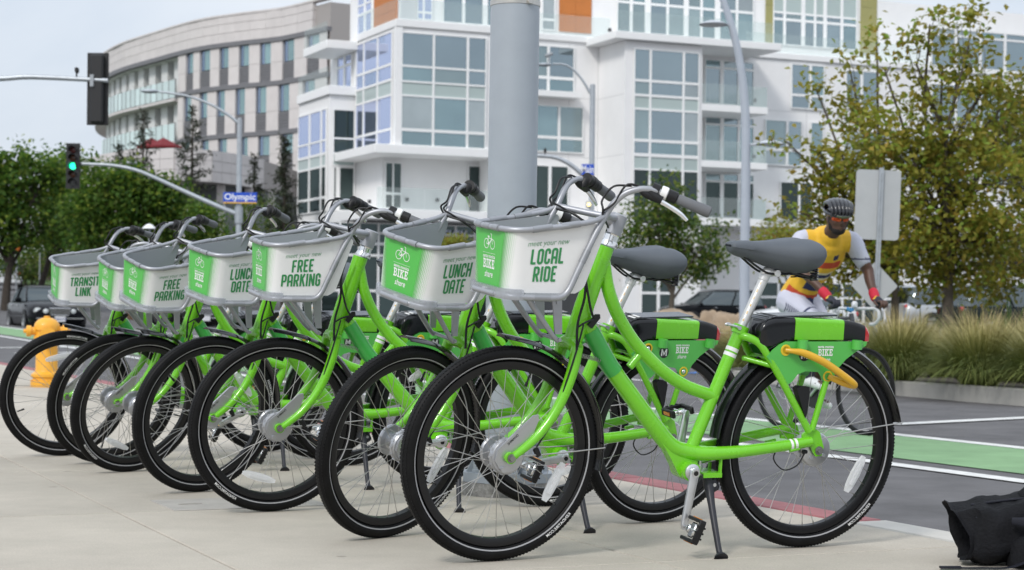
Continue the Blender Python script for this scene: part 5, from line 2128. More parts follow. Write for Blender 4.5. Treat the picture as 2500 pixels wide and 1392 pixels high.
# glass corner bay
rows_bay = [(79, 157), (162, 195), (199.5, 229.5), (234, 312), (319, 352)]
g5 = [glass_front, glass_front, spandrel, glass_front, glass_front]
window(W, 'f', B1, [(976, 1055), (1060, 1138), (1143.5, 1184)], rows_bay, 976, g5, name="bay_window")
rows_side = [(78.5, 153), (159, 191), (197, 228), (233.5, 311), (317, 349)]
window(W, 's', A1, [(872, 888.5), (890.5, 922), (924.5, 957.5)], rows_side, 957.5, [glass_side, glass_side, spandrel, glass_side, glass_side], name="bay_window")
W.box("corner_post", trim_w, A1 - .05, A1 + .3, B1 - .06, B1 + .3, 9.22, 15.1)
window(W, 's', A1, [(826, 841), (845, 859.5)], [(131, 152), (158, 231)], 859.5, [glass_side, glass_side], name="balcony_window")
# low corner block at the left
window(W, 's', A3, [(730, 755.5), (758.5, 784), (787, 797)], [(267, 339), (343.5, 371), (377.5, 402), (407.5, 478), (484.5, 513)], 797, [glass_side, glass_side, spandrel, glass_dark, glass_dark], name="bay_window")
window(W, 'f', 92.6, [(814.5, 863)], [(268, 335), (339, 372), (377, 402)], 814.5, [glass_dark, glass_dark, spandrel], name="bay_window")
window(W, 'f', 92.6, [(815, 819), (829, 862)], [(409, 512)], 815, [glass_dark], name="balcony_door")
# second storey under the bay
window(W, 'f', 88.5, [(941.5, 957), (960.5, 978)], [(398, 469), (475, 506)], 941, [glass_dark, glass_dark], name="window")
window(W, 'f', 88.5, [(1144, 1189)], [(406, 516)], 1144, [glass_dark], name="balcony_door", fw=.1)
# wall between the blocks
window(W, 'f', 87.0, [(1286, 1335), (1341, 1399.5)], [(118, 190), (197, 227)], 1399, [glass_front, glass_front])
W.box("balcony_slab", trim_w, 38.6, pf(87, 1404)[0], 86.2, 87.02, pf(87, 1404, 243)[1], pf(87, 1404, 229)[1])
window(W, 'f', 87.0, [(1280, 1361), (1367, 1421)], [(264, 336), (343, 373)], 1421, [glass_teal, glass_teal])
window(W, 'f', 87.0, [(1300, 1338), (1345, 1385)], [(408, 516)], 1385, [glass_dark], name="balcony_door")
# tall glazed strip of the second block
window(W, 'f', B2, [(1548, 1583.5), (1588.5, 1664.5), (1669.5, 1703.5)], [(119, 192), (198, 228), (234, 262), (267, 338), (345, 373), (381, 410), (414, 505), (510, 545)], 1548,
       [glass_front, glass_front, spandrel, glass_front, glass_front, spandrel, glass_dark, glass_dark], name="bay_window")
# balconies
aE = pf(B2, 1876)[0]
for i, (v0, v1) in enumerate(((252, 269), (391, 407), (531, 549))):
    z1, z0 = pf(B2, 1716, v0)[1], pf(B2, 1716, v1)[1]
    W.box("balcony_slab", trim_w, aR + .005, aE, B2 + .05, B3, z0, z1, bev=.015)
    for k in range(3):
        w_ = (aE - aR - .06) / 3
        g_ = W.box("railing_glass", rail_glass, aR + .03 + k * w_, aR + .01 + (k + 1) * w_, B2 + .08, B2 + .10, z1 + .02, z1 + 1.08)
    W.box("railing_glass", rail_glass, aE - .06, aE - .04, B2 + .12, B3 - .02, z1 + .02, z1 + 1.08)
for (v0, v1, v2, v3, g_) in ((146, 161, 166, 250, glass_front), (284, 300, 305, 390, glass_teal), (424, 439, 444, 528, glass_dark)):
    window(W, 'f', B3, [(1722, 1757), (1766, 1800), (1806, 1838)], [(v0, v1), (v2, v3)], 1722, [glass_front if g_ is not glass_dark else glass_teal, g_], name="balcony_door")
# right wing windows
for cols, rows, ur, mt in (([(1933, 1975), (1981, 2010)], [(157, 228), (234, 262)], 1933, glass_front), ([(1869, 1918), (1924, 1955)], [(293, 360), (367, 400)], 1869, glass_front),
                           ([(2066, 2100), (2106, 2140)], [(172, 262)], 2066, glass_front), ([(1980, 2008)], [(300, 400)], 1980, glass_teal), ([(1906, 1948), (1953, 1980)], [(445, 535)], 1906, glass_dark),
                           ([(2060, 2110), (2116, 2160)], [(320, 420)], 2060, glass_front), ([(2200, 2250), (2256, 2300), (2306, 2350)], [(330, 440)], 2200, glass_front), ([(2400, 2450), (2456, 2500)], [(340, 450)], 2400, glass_front),
                           ([(2275, 2330), (2336, 2390), (2396, 2450), (2456, 2510)], [(68, 80), (85, 165)], 2275, glass_front), ([(2275, 2330), (2336, 2390), (2396, 2450)], [(205, 300)], 2275, glass_front)):
    window(W, 'f', B3, cols, rows, ur, [mt] * len(rows))
# fifth storey, set back
window(W, 'f', 90.0, [(1508, 1537), (1544, 1574), (1588, 1626.5), (1632.5, 1669), (1680.5, 1709.5), (1715, 1745), (1758, 1796), (1801.5, 1838)], [(-55, 0), (6, 86)], 1508, [glass_front, glass_front], name="window_wall")
window(W, 'f', 90.0, [(1889, 1912), (1918, 1956), (1965, 1987), (1992, 2010), (2018, 2052), (2058, 2090)], [(-30, 26), (31, 42), (48, 105)], 1889, [spandrel, glass_front, glass_front], name="window_wall")
window(W, 'f', 90.0, [(1325, 1353)], [(-40, 44), (50, 70)], 1325, [glass_front, glass_front])
window(W, 'f', 90.0, [(1083, 1128), (1135, 1178), (1190, 1260)], [(-60, 52)], 1083, [glass_front], name="window_wall")
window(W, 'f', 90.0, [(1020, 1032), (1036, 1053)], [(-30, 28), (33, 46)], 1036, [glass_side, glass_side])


def panel(u0, u1, B, v0, v1, ur, mt, name="facade_panel"):
    a0_, a1_ = pf(B, u0)[0], pf(B, u1)[0]
    z1_, z0_ = pf(B, ur, v0)[1], pf(B, ur, v1)[1]
    n = max(1, round((a1_ - a0_) / 1.1))
    m = max(1, round((z1_ - z0_) / 1.2))
    for i in range(n):
        for j in range(m):
            W.box(name, mt, a0_ + (a1_ - a0_) * i / n + .006, a0_ + (a1_ - a0_) * (i + 1) / n - .006, B - .04, B - .002, z0_ + (z1_ - z0_) * j / m + .006, z0_ + (z1_ - z0_) * (j + 1) / m - .006)


panel(1362, 1441, 90.0, -60, 76, 1362, orange_p)
panel(1866, 1885, 90.0, -40, 112, 1866, olive_p)
panel(2098, 2138, 90.0, -40, 128, 2098, olive_p)
# left end of the fifth storey: windows and orange panels on the side wall
W.box("wall", stucco, 33.0, 33.2, 89.0, 96, 15.1, 19.4)
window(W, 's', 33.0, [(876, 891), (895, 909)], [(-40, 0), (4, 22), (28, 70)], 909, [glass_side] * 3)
for i in range(2):
    for j in range(4):
        b0_, _ = ps(33.0, 968)
        b1_, _ = ps(33.0, 911)
        W.box("facade_panel", orange_p, 32.96, 32.998, b0_ + (b1_ - b0_) * i / 2 + .006, b0_ + (b1_ - b0_) * (i + 1) / 2 - .006, 15.45 + j * .98, 15.45 + (j + 1) * .98 - .012)
# roof terrace balustrades
na = 0
a_ = A1 + .1
while a_ < 37.4:
    W.box("railing_glass", rail_glass, a_, a_ + 1.3, B1 + .0, B1 + .02, 15.51, 16.55); a_ += 1.32
b_ = B1 + .2
while b_ < 92:
    W.box("railing_glass", rail_glass, A1 + .04, A1 + .06, b_, b_ + 1.4, 15.51, 16.55); b_ += 1.42
a_ = 37.7
while a_ < 43.0:
    W.box("railing_glass", rail_glass, a_, a_ + 1.3, 87.05, 87.07, 15.43, 16.5); a_ += 1.32
a_ = A2 - .5
while a_ < aE:
    W.box("railing_glass", rail_glass, a_, a_ + 1.3, B2 - .1, B2 - .08, 15.31, 16.4); a_ += 1.32
a_ = aE + .4
while a_ < 64:
    W.box("railing_glass", rail_glass, a_, a_ + 1.5, B3 + .05, B3 + .07, 15.36, 16.4); a_ += 1.52
b_ = 92.8
while b_ < 97:
    W.box("railing_glass", rail_glass, A3 - .02, A3, b_, b_ + 1.3, 12.76, 13.8); b_ += 1.32
a_ = 31.0
while a_ < 36.9:
    W.box("railing_glass", rail_glass, a_, a_ + 1.25, 86.2, 86.22, 5.99, 7.05); a_ += 1.27
b_ = 92.6
while b_ < 95.4:
    W.box("railing_glass", rail_glass, 30.42, 30.44, b_, b_ + 1.3, 15.13, 16.15); b_ += 1.32
# control joints in the render
jm = mat("render_joint", (.55, .55, .55), .8)
for z_ in (9.05, 12.15):
    W.box("render_joint", jm, 37.6, A2 - .05, 87.026, 87.04, z_, z_ + .025)
    W.box("render_joint", jm, aE + .1, 82, B3 + .026, B3 + .04, z_, z_ + .025)
    W.box("render_joint", jm, A2 + .016, A2 + .03, B2 + .1, 87.0, z_, z_ + .025)
for a_ in (41.9, 56.5, 60.2, 64.5):
    B_ = 87.0 if a_ < A2 else B3
    W.box("render_joint", jm, a_, a_ + .025, B_ + .024, B_ + .04, 6.1, 15.0)
# wall lamps and vents
for (B_, u, v) in ((88.5, 901, 492), (88.5, 993, 487), (88.5, 1067, 488), (B3, 1842, 245), (B3, 1840, 382), (87.0, 1488, 73)):
    a_, z_ = pf(B_, u, v)
    W.box("wall_lamp", fitting, a_ - .07, a_ + .07, B_ - .12, B_ + .02, z_ - .09, z_ + .09)
# shopfront: white mullions and transoms before dark glass
for (B_, u0, u1, vt, vb, step) in ((88.05, 735, 1200, 548, 790, 47),):
    us = list(range(u0, u1, step))
    fr = []
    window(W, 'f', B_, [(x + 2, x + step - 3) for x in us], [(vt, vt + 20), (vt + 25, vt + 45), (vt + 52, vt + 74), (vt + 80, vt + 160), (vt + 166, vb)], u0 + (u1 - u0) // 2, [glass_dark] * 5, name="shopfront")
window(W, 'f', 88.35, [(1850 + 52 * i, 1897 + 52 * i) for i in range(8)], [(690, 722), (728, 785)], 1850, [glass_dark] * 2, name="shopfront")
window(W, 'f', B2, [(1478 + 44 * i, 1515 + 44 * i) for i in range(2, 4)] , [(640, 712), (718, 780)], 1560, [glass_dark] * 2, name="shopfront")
a_, z_ = pf(87.9, 1110, 576)
tx = text_mb("TICK", .85, .80, 0, .012)
m_ = MB(); m_.add([W.l(a_ + p[0], 87.9, z_ + p[1] - .3) for p in tx.v], tx.f); m_.build("lettering", mat("sign_letters_pale", (.62, .66, .85), .4), W.e, 0)
W.box("sign_rail", trim_w, a_ - 1.4, a_ + 1.4, 87.92, 87.98, z_ - .48, z_ - .38)

# ---- curved stone building on the left
stone = mat("stone_panel", (0.62, 0.585, 0.57), .8, var=.05, vscale=1.2, bump=.1, bscale=14, objrand=.035)
stone_d = mat("stone_joint", (0.36, 0.335, 0.32), .85)
louver = mat("louvre_grey", (0.165, 0.165, 0.175), .6, var=.05, vscale=3)
fin_m = mat("fin_pale", (0.70, 0.71, 0.69), .7)
pane_blue = glass_mat("pane_blue", (.42, .52, .68), (.09, .12, .17), .55)
pane_teal = glass_mat("pane_teal", (.46, .62, .63), (.16, .25, .25), .5)
pane_deep = glass_mat("pane_deep", (.30, .40, .40), (.07, .10, .10), .4)
rail_frost = mat("balustrade_frost", (.58, .70, .69), .25, objrand=.12)
ROOF = 24.0
fp = []
for (u, v) in ((800, -6), (773, 1.5), (686, 22), (594, 33.5), (502, 47), (440, 62), (381, 80), (306, 104), (265, 124)):
    kx, kz = ray(u, v)
    Yb = (ROOF - CAMH) / kz
    fp.append(V((kx * Yb, Yb, 0)))
fp += [V((-38.6, 171, 0)), V((-40.2, 181, 0)), V((-39.5, 192, 0))]
fpl, _ = crom(fp, [0] * len(fp), 8)
R = empty("curved_building", loc=(fp[2].x, fp[2].y, 0))
tag(R, "curved pale stone office building with striped windows and glass balconies", "building")
RO = V(R.location)


def fpt(u):
    """facade plan point, tangent (towards the right end) and outward normal at pixel column u"""
    k = ray(u, 230)[0]
    for i in range(len(fpl) - 1):
        p_, q_ = fpl[i], fpl[i + 1]
        f0, f1 = p_.x - k * p_.y, q_.x - k * q_.y
        if f0 * f1 <= 0 and abs(f0 - f1) > 1e-9:
            t_ = f0 / (f0 - f1)
            P_ = p_.lerp(q_, t_)
            T_ = (p_ - q_).normalized()
            N_ = V((T_.y, -T_.x, 0))
            return P_, T_, N_
    return fpl[0], V((1, 0, 0)), V((0, -1, 0))


def zat(u, v):
    return CAMH + ray(u, v)[1] * fpt(u)[0].y


def wall_run(name, mt, pts, z0, z1, thick, parent=R):
    """curved wall: outer line pts, thickened backwards"""
    m2 = MB()
    n = len(pts)
    vs2 = []
    for i, p_ in enumerate(pts):
        T_ = (pts[max(0, i - 1)] - pts[min(n - 1, i + 1)]).normalized()
        N_ = V((T_.y, -T_.x, 0))
        q_ = p_ - N_ * thick
        for (s_, z) in ((p_, z0), (p_, z1), (q_, z1), (q_, z0)):
            vs2.append(V((s_.x, s_.y, z)) - RO)
    m2.add(vs2, [(4 * i + k, 4 * i + 4 + k, 4 * i + 4 + (k + 1) % 4, 4 * i + (k + 1) % 4) for i in range(n - 1) for k in range(4)] + [(0, 1, 2, 3), (4 * n - 1, 4 * n - 2, 4 * n - 3, 4 * n - 4)])
    return m2.build(name, mt, parent, 20)


def offs(pts, d):
    o_ = []
    n = len(pts)
    for i, p_ in enumerate(pts):
        T_ = (pts[max(0, i - 1)] - pts[min(n - 1, i + 1)]).normalized()
        o_.append(p_ + V((T_.y, -T_.x, 0)) * d)
    return o_


def fbox(name, mt, u0, u1, z0, z1, d0, d1, parent=R, b=0):
    """block on the facade from column u0 to u1, d0..d1 in front of it"""
    p0, T0, N0 = fpt(u0)
    p1, T1, N1 = fpt(u1)
    m2 = MB()
    vs2 = [p0 + N0 * d0, p1 + N1 * d0, p1 + N1 * d1, p0 + N0 * d1]
    vs2 = [V((q.x, q.y, z)) - RO for z in (z0, z1) for q in vs2]
    m2.add(vs2, [(3, 2, 1, 0), (4, 5, 6, 7), (0, 1, 5, 4), (1, 2, 6, 5), (2, 3, 7, 6), (3, 0, 4, 7)])
    return m2.build(name, mt, parent, 20)


iC = min(range(len(fpl)), key=lambda i: (fpl[i] - fpt(434)[0]).length)
z_par = zat(689, 88)
z_w1b, z_p1b = zat(689, 150), zat(686, 205)
z_w2t, z_w2b, z_p2b = zat(683, 212), zat(683, 271), zat(683, 327)
z_w3t, z_w3b = zat(683, 334), zat(683, 376)
wall_run("wall", stone_d, offs(fpl[:iC + 1], -.25), 2, ROOF - .3, 12)
wall_run("wall", pane_deep, offs(fpl[iC:], -2.2), 2, ROOF - .3, 9)
# side return at the right end
Pe, Te, Ne = fpt(797)
# parapet of stone panels
ux = [265 + 38.2 * i for i in range(15)]
ux = [u for u in ux if u < 799]
for i in range(len(ux) - 1):
    zc = [z_par, z_par + (ROOF - z_par) * .36, z_par + (ROOF - z_par) * .70, ROOF]
    for j in range(3):
        fbox("stone_panel", stone, ux[i] + .12, ux[i + 1] - .12, zc[j] + .015, zc[j + 1] - .015, -.3, .0)
wall_run("parapet", stone, [q for q in fpl if q.y > fpt(265)[0].y], z_par, ROOF, .4)
wall_run("coping", stone, offs(fpl, .06), ROOF - .02, ROOF + .12, .7)
wall_run("cornice", louver, offs(fpl, .12), z_par - .35, z_par - .01, .5)
wall_run("floor_band", louver, offs(fpl[:iC + 1], .10), z_p1b - .05, z_p1b + .28, .4)
wall_run("floor_band", louver, offs(fpl[:iC + 1], .10), z_p2b - .05, z_p2b + .28, .4)
wall_run("floor_band", stone, offs(fpl[iC:], .25), zat(432, 247), zat(432, 240), 2.4)
wall_run("floor_band", stone, offs(fpl[iC:], .25), zat(432, 352), zat(432, 345), 2.4)
wall_run("soffit", fin_m, offs(fpl[iC:], -.3), zat(432, 139), zat(432, 136), 2.0)


def stripes(cols, zt, zb, zp, u_lo, u_hi):
    cols = [c for c in cols if c[0] < u_hi]
    e_ = [u_lo] + [x for c in cols for x in c] + [u_hi]
    for i in range(0, len(e_), 2):        # stone piers between the windows, two stones high
        if e_[i + 1] - e_[i] > 2:
            zm = zb + (zt - zb) * .02
            fbox("stone_panel", stone, e_[i], e_[i + 1], zp + .30, zm - .02, -.28, .0)
            fbox("stone_panel", stone, e_[i], e_[i + 1], zm, zt, -.28, .0)
    for c0, c1 in cols:
        w = fbox("window", louver, c0, c1, zb - .06, zt, -.24, -.20)
        m = c0 + (c1 - c0) * .33
        fbox("pane", pane_blue, c0 + .8, m - .5, zb, zt - .05, -.195, -.17, w)
        fbox("pane", pane_teal, m + .6, c1 - .8, zb, zt - .05, -.195, -.17, w)
        k = 0
        n = 6
        for j in range(n):
            z0, z1 = zp + .3 + (zb - .1 - zp - .3) * j / n, zp + .3 + (zb - .1 - zp - .3) * (j + 1) / n
            fbox("louvre_slat", louver, c0, c1, z0 + .02, z1 - .02, -.2, -.10)


stripes([(452, 471), (486, 512), (534, 557), (582, 607), (633, 660), (688, 717), (747, 778)], z_par - .36, z_w1b, z_p1b, 434, 798)
stripes([(447, 467), (486, 506), (528, 549), (574, 598), (624, 650), (679, 706), (738, 768)], z_p1b - .06, z_w2b, z_p2b, 434, 798)
stripes([(444, 464), (491, 511), (533, 555), (588, 606), (631, 659), (686, 716), (744, 772)], z_p2b - .06, z_w3b, z_w3b - 2.6, 434, 798)
# curved glazed part: fins, slender dark windows, balustrade panels
for (vt, vb, rt, rb) in ((139, 193, 194, 238), (247, 301, 301, 345)):
    zt_, zb_ = zat(432, vt), zat(432, rb)
    for (f0, f1) in ((404, 420), (373, 388), (343, 358), (317, 330), (294, 307), (276, 287), (262, 270), (250, 257), (240, 246), (231, 236), (224, 228)):
        fbox("fin", fin_m, f0, f1, zb_, zt_, -1.9, -.75)
    for k in range(16):
        u1_ = 432 - sum(max(6.5, 15.8 - .62 * j) for j in range(k))
        u0_ = u1_ - max(6.5, 15.8 - .62 * k)
        if u0_ < 222:
            break
        fbox("railing_glass", rail_frost, u0_ + .5, u1_ - .5, zat(432, rb) + .02, zat(432, rt), .12, .16)
        fbox("railing_post", louver, u1_ - .45, u1_ + .45, zat(432, rb), zat(432, rt) + .06, .10, .18)

# terrace block below, with the red parasol
pod = empty("terrace_block", loc=(at(430, 0, 120).x, 120, 0))
tag(pod, "low pale stone terrace block in front of the curved building, partly behind trees", "building")
PO = V(pod.location)
tp = [at(206, 0, 130), at(260, 0, 124.5), at(330, 0, 121), at(430, 0, 119.5), at(520, 0, 121), at(590, 0, 124), at(646, 0, 128)]
tp = [V((q.x, q.y, 0)) for q in tp]
zt_ = at(430, 361, 119.5).z
zb_ = at(430, 440, 119.5).z
m_ = MB()
back = [q + V((2, 16, 0)) for q in tp]
loop = tp + back[::-1]
m_.prism([(q.x - PO.x, q.y - PO.y) for q in loop], (0, 0, zb_), (1, 0, 0), (0, 1, 0), (0, 0, zt_ - zb_ - .05))
m_.build("core", stone_d, pod, 20)
for i in range(len(tp) - 1):
    for h_ in range(3):
        for s_ in range(3):
            p0, p1 = tp[i].lerp(tp[i + 1], s_ / 3 + .004), tp[i].lerp(tp[i + 1], (s_ + 1) / 3 - .004)
            n_ = V(((p1 - p0).y, -(p1 - p0).x, 0)).normalized()
            z0, z1 = zb_ + (zt_ - zb_) * h_ / 3 + .015, zb_ + (zt_ - zb_) * (h_ + 1) / 3 - .015
            m_ = MB()
            vs_ = [V((q.x, q.y, z)) - PO for z in (z0, z1) for q in (p0, p1, p1 + n_ * .08, p0 + n_ * .08)]
            m_.add(vs_, [(3, 2, 1, 0), (4, 5, 6, 7), (0, 1, 5, 4), (1, 2, 6, 5), (2, 3, 7, 6), (3, 0, 4, 7)])
            m_.build("stone_panel", stone, pod, 20)
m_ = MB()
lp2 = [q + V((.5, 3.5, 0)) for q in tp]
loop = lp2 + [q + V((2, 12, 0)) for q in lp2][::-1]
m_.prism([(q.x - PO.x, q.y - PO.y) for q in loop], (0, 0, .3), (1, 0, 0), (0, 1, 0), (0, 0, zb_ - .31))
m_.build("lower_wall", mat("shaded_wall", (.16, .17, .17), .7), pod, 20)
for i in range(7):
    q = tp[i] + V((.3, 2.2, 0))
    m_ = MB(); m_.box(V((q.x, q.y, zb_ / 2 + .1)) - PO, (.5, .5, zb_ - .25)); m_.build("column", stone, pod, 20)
pz = at(390, 361, 123)
para = empty("parasol", loc=(pz.x, 123, zt_ - .05))
tag(para, "red parasol open on the stone terrace of the curved building", "parasol")
red_c = mat("parasol_red", (.16, .010, .015), .8, var=.1, vscale=5)
for k, (dx, dz, r_) in enumerate(((-.55, .05, .0), (.25, .0, 0))):
    m_ = MB()
    n = 8
    R_ = (1.0, 1.25)[k]
    zz = at(390, 358, 123).z - para.location.z
    vs_ = [V((dx, 0, zz + .60))] + [V((dx + R_ * cos(2 * pi * i / n), R_ * sin(2 * pi * i / n), zz)) for i in range(n)] + [V((dx + R_ * cos(2 * pi * i / n), R_ * sin(2 * pi * i / n), zz - .14)) for i in range(n)]
    m_.add(vs_, [(0, 1 + i, 1 + (i + 1) % n) for i in range(n)] + [(1 + i, 1 + n + i, 1 + n + (i + 1) % n, 1 + (i + 1) % n) for i in range(n)])
    m_.build("canopy", red_c, para, 10)
    m_ = MB(); m_.cyl((dx, 0, .0), (dx, 0, zz + .7), .03, n=8); m_.build("pole", galv_dark, para, 40)

# low monument wall with raised letters
Y = 135.0
c = at(80, 655, Y)
g0 = gz(c.x, Y)
mw = empty("sign_wall", loc=(c.x, Y, g0))
tag(mw, "dark stone sign wall with RAND letters behind the left trees", "sign")
m_ = MB(); m_.box((0, .15, at(80, 628, Y).z - g0 - 1.0), (2.75, .3, 2.0), bev=.02); m_.build("wall", mat("sign_wall_stone", (.095, .075, .065), .8, var=.15, vscale=2), mw, 20)
tx = text_mb("RAND", .85, .95, 0, .0)
m_ = MB(); m_.add([V((p[0] * 1.0, -.02, p[1] + at(80, 650, Y).z - g0)) for p in tx.v], tx.f); m_.build("lettering", mat("sign_letters_bronze", (.20, .165, .14), .5), mw, 0)

# ------------------------------------------------------------------ planting
bark = mat("bark_grey", (0.085, 0.07, 0.055), .9, var=.3, vscale=9, bump=.6, bscale=30)
bark_d = mat("bark_dark", (0.05, 0.04, 0.032), .9, var=.3, vscale=9, bump=.6, bscale=30)
leaf_olive = leaf_mat("leaves_olive", [(.14, .17, .028), (.26, .25, .036), (.33, .28, .042), (.21, .25, .036), (.38, .30, .052), (.27, .29, .045), (.26, .40, .06), (.38, .25, .05)], transl=.5)
leaf_green = leaf_mat("leaves_green", [(.04, .10, .02), (.075, .16, .025), (.11, .20, .03), (.055, .12, .022), (.20, .30, .04), (.05, .11, .022), (.30, .36, .05)], transl=.55)
leaf_mid = leaf_mat("leaves_mid", [(.045, .09, .02), (.07, .14, .028), (.09, .165, .03), (.13, .20, .036), (.24, .27, .05), (.06, .115, .025)], transl=.5)
needle = leaf_mat("needles", [(.02, .032, .018), (.035, .05, .025), (.05, .055, .028), (.03, .04, .02)], transl=.15)


def add_leaf(vs_, fs_, c, size, rnd, flat=0.5, long=1.5):
    """one leaf: two faces folded along the midrib"""
    d = V((rnd.gauss(0, 1), rnd.gauss(0, 1), rnd.gauss(0, 1) * .8 - .25))
    if d.length < .05:
        d = V((1, 0, 0))
    d.normalize()
    up = V((rnd.gauss(0, .6), rnd.gauss(0, .6), 1))
    s = d.cross(up)
    if s.length < .05:
        s = d.orthogonal()
    s.normalize()
    n = s.cross(d)
    L_ = size * rnd.uniform(.7, 1.25)
    w = L_ / long * .5
    i = len(vs_)
    vs_ += [c, c + d * L_ * .45 + s * w + n * w * .35, c + d * L_, c + d * L_ * .45 - s * w + n * w * .35]
    fs_ += [(i, i + 1, i + 2), (i, i + 2, i + 3)]


def blob_pt(rnd, c, r):
    while True:
        p_ = V((rnd.uniform(-1, 1), rnd.uniform(-1, 1), rnd.uniform(-1, 1)))
        l = p_.length
        if .25 < l <= 1 and rnd.random() < .25 + .75 * l:
            return V((c.x + p_.x * r[0], c.y + p_.y * r[1], c.z + p_.z * r[2]))


def make_tree(name, label, base, trunk_top, blobs, n_clusters, per, spread, size, lm, bm_, r0, seed, group=None, limbs=1.0, fork=None, droop=0.0, long=1.5):
    """blobs: (centre, radii) in world space; leaves hang in clusters fed by limbs from the trunk"""
    rnd = random.Random(seed)
    base = V(base)
    e = empty(name, loc=base)
    tag(e, label, "tree", group)
    tb = MB()
    top = V(trunk_top) - base
    pts = [V((0, 0, -.15)), top * .3 + V((rnd.uniform(-.05, .05), 0, 0)) * top.z * .3, top * .65 + V((rnd.uniform(-.05, .05), 0, 0)) * top.z * .4, top]
    tb.tube(pts, [r0 * 1.25, r0, r0 * .8, r0 * .6], 10, smooth=4)
    vs_, fs_ = [], []
    vol = [b[1][0] * b[1][1] * b[1][2] for b in blobs]
    tv = sum(v_ ** .7 for v_ in vol)
    for (bc, br), v_ in zip(blobs, vol):
        bc_ = V(bc) - base
        n = max(3, int(n_clusters * v_ ** .7 / tv))
        st = top * rnd.uniform(.6, 1.0)
        mid = st.lerp(bc_, .5) + V((rnd.uniform(-.1, .1), rnd.uniform(-.1, .1), rnd.uniform(-.02, .1))) * (bc_ - st).length
        if limbs:
            tb.tube([st, mid, bc_], [r0 * .5, r0 * .32, r0 * .16], 6, smooth=4)
        for i in range(n):
            c = blob_pt(rnd, bc_, br)
            if limbs and rnd.random() < .55 * limbs:
                a_ = mid.lerp(bc_, rnd.uniform(.2, 1))
                m2_ = a_.lerp(c, .5) + V((rnd.uniform(-1, 1), rnd.uniform(-1, 1), rnd.uniform(-.3, 1))) * .08 * (c - a_).length
                tb.tube([a_, m2_, c], [r0 * .11, r0 * .07, r0 * .03], 4, smooth=2)
            k = max(3, int(per * rnd.uniform(.5, 1.5)))
            for j in range(k):
                p_ = c + V((rnd.gauss(0, spread), rnd.gauss(0, spread), rnd.gauss(0, spread * .75) - droop * rnd.random() * spread))
                add_leaf(vs_, fs_, p_, size, rnd, long=long)
    tb.build("trunk", bm_, e, 60)
    lb = MB(); lb.add(vs_, fs_)
    me = bpy.data.meshes.new("crown")
    me.from_pydata(lb.v, [], lb.f)
    me.materials.append(lm)
    o_ = obj("crown", me, e)
    return e


def pb(u, v, Y, ru, rv, ry=None):
    """blob seen at pixel u, v with pixel radii"""
    s = Y / FPX
    return (at(u, v, Y), (ru * s, (ry if ry else (ru + rv) / 2 * s), rv * s))


# right: two autumn-tinted trees in the planter and a third at the frame edge
Y = 26.5
make_tree("sycamore_tree", "tall olive brown tree on the right, trunk seen behind the road sign post", (at(2322, 0, Y).x, Y, .0), at(2315, 560, Y),
          [pb(2300, 560, Y, 190, 90), pb(2380, 450, Y, 170, 120), pb(2240, 420, Y, 150, 110), pb(2330, 310, Y, 150, 110), pb(2250, 620, Y, 110, 60), pb(2420, 600, Y, 120, 80), pb(2180, 330, Y, 80, 90), pb(2450, 310, Y + 1, 100, 110),
           pb(2235, 150, Y, 26, 130, .3), pb(2300, 160, Y, 34, 130, .35), pb(2365, 110, Y, 40, 150, .4), pb(2160, 170, Y, 22, 90, .25), pb(2420, 190, Y, 36, 90, .4), pb(2270, 60, Y, 20, 70, .25), pb(2480, 220, Y + 1, 40, 80, .4), pb(2350, 660, Y, 110, 55), pb(2270, 690, Y + 1, 90, 45), pb(2420, 700, Y + 1, 90, 40), pb(2500, 640, Y + 1, 80, 60), pb(2210, 540, Y, 90, 80)],
          430, 24, .145, .112, leaf_olive, bark, .085, 11, group="trees in the planter on the right")
Y = 29.0
make_tree("sycamore_tree", "smaller sparse autumn tree left of the road sign, branches reaching over the cyclist", (at(2188, 0, Y).x, Y, .0), at(2180, 560, Y),
          [pb(2120, 470, Y, 110, 90), pb(2060, 400, Y, 90, 80), pb(2100, 560, Y, 120, 70), pb(2170, 600, Y, 120, 60), pb(2010, 470, Y, 70, 50), pb(1960, 520, Y, 70, 28, .3), pb(2075, 170, Y, 22, 110, .25), pb(2090, 290, Y, 55, 70, .4), pb(2000, 370, Y, 55, 35, .3), pb(1990, 210, Y, 26, 26, .2), pb(2040, 620, Y, 70, 60), pb(1920, 345, Y, 30, 20, .2), pb(2140, 90, Y, 14, 70, .2), pb(1915, 590, Y, 60, 30, .4), pb(2130, 660, Y, 80, 50), pb(2060, 690, Y, 60, 40)],
          260, 21, .15, .115, leaf_olive, bark, .07, 23, group="trees in the planter on the right")
Y = 31.0
make_tree("sycamore_tree", "greener tree cut by the right frame edge behind the grasses", (at(2560, 0, Y).x, Y, .0), at(2560, 560, Y),
          [pb(2500, 420, Y, 120, 150), pb(2520, 260, Y, 90, 80), pb(2470, 580, Y, 110, 90), pb(2600, 400, Y, 130, 200), pb(2440, 670, Y, 70, 50)],
          190, 26, .18, .12, leaf_mat("leaves_olive_green", [(.08, .11, .022), (.13, .15, .028), (.18, .19, .035), (.22, .17, .035), (.15, .23, .045)], transl=.45), bark, .09, 31, group="trees in the planter on the right")

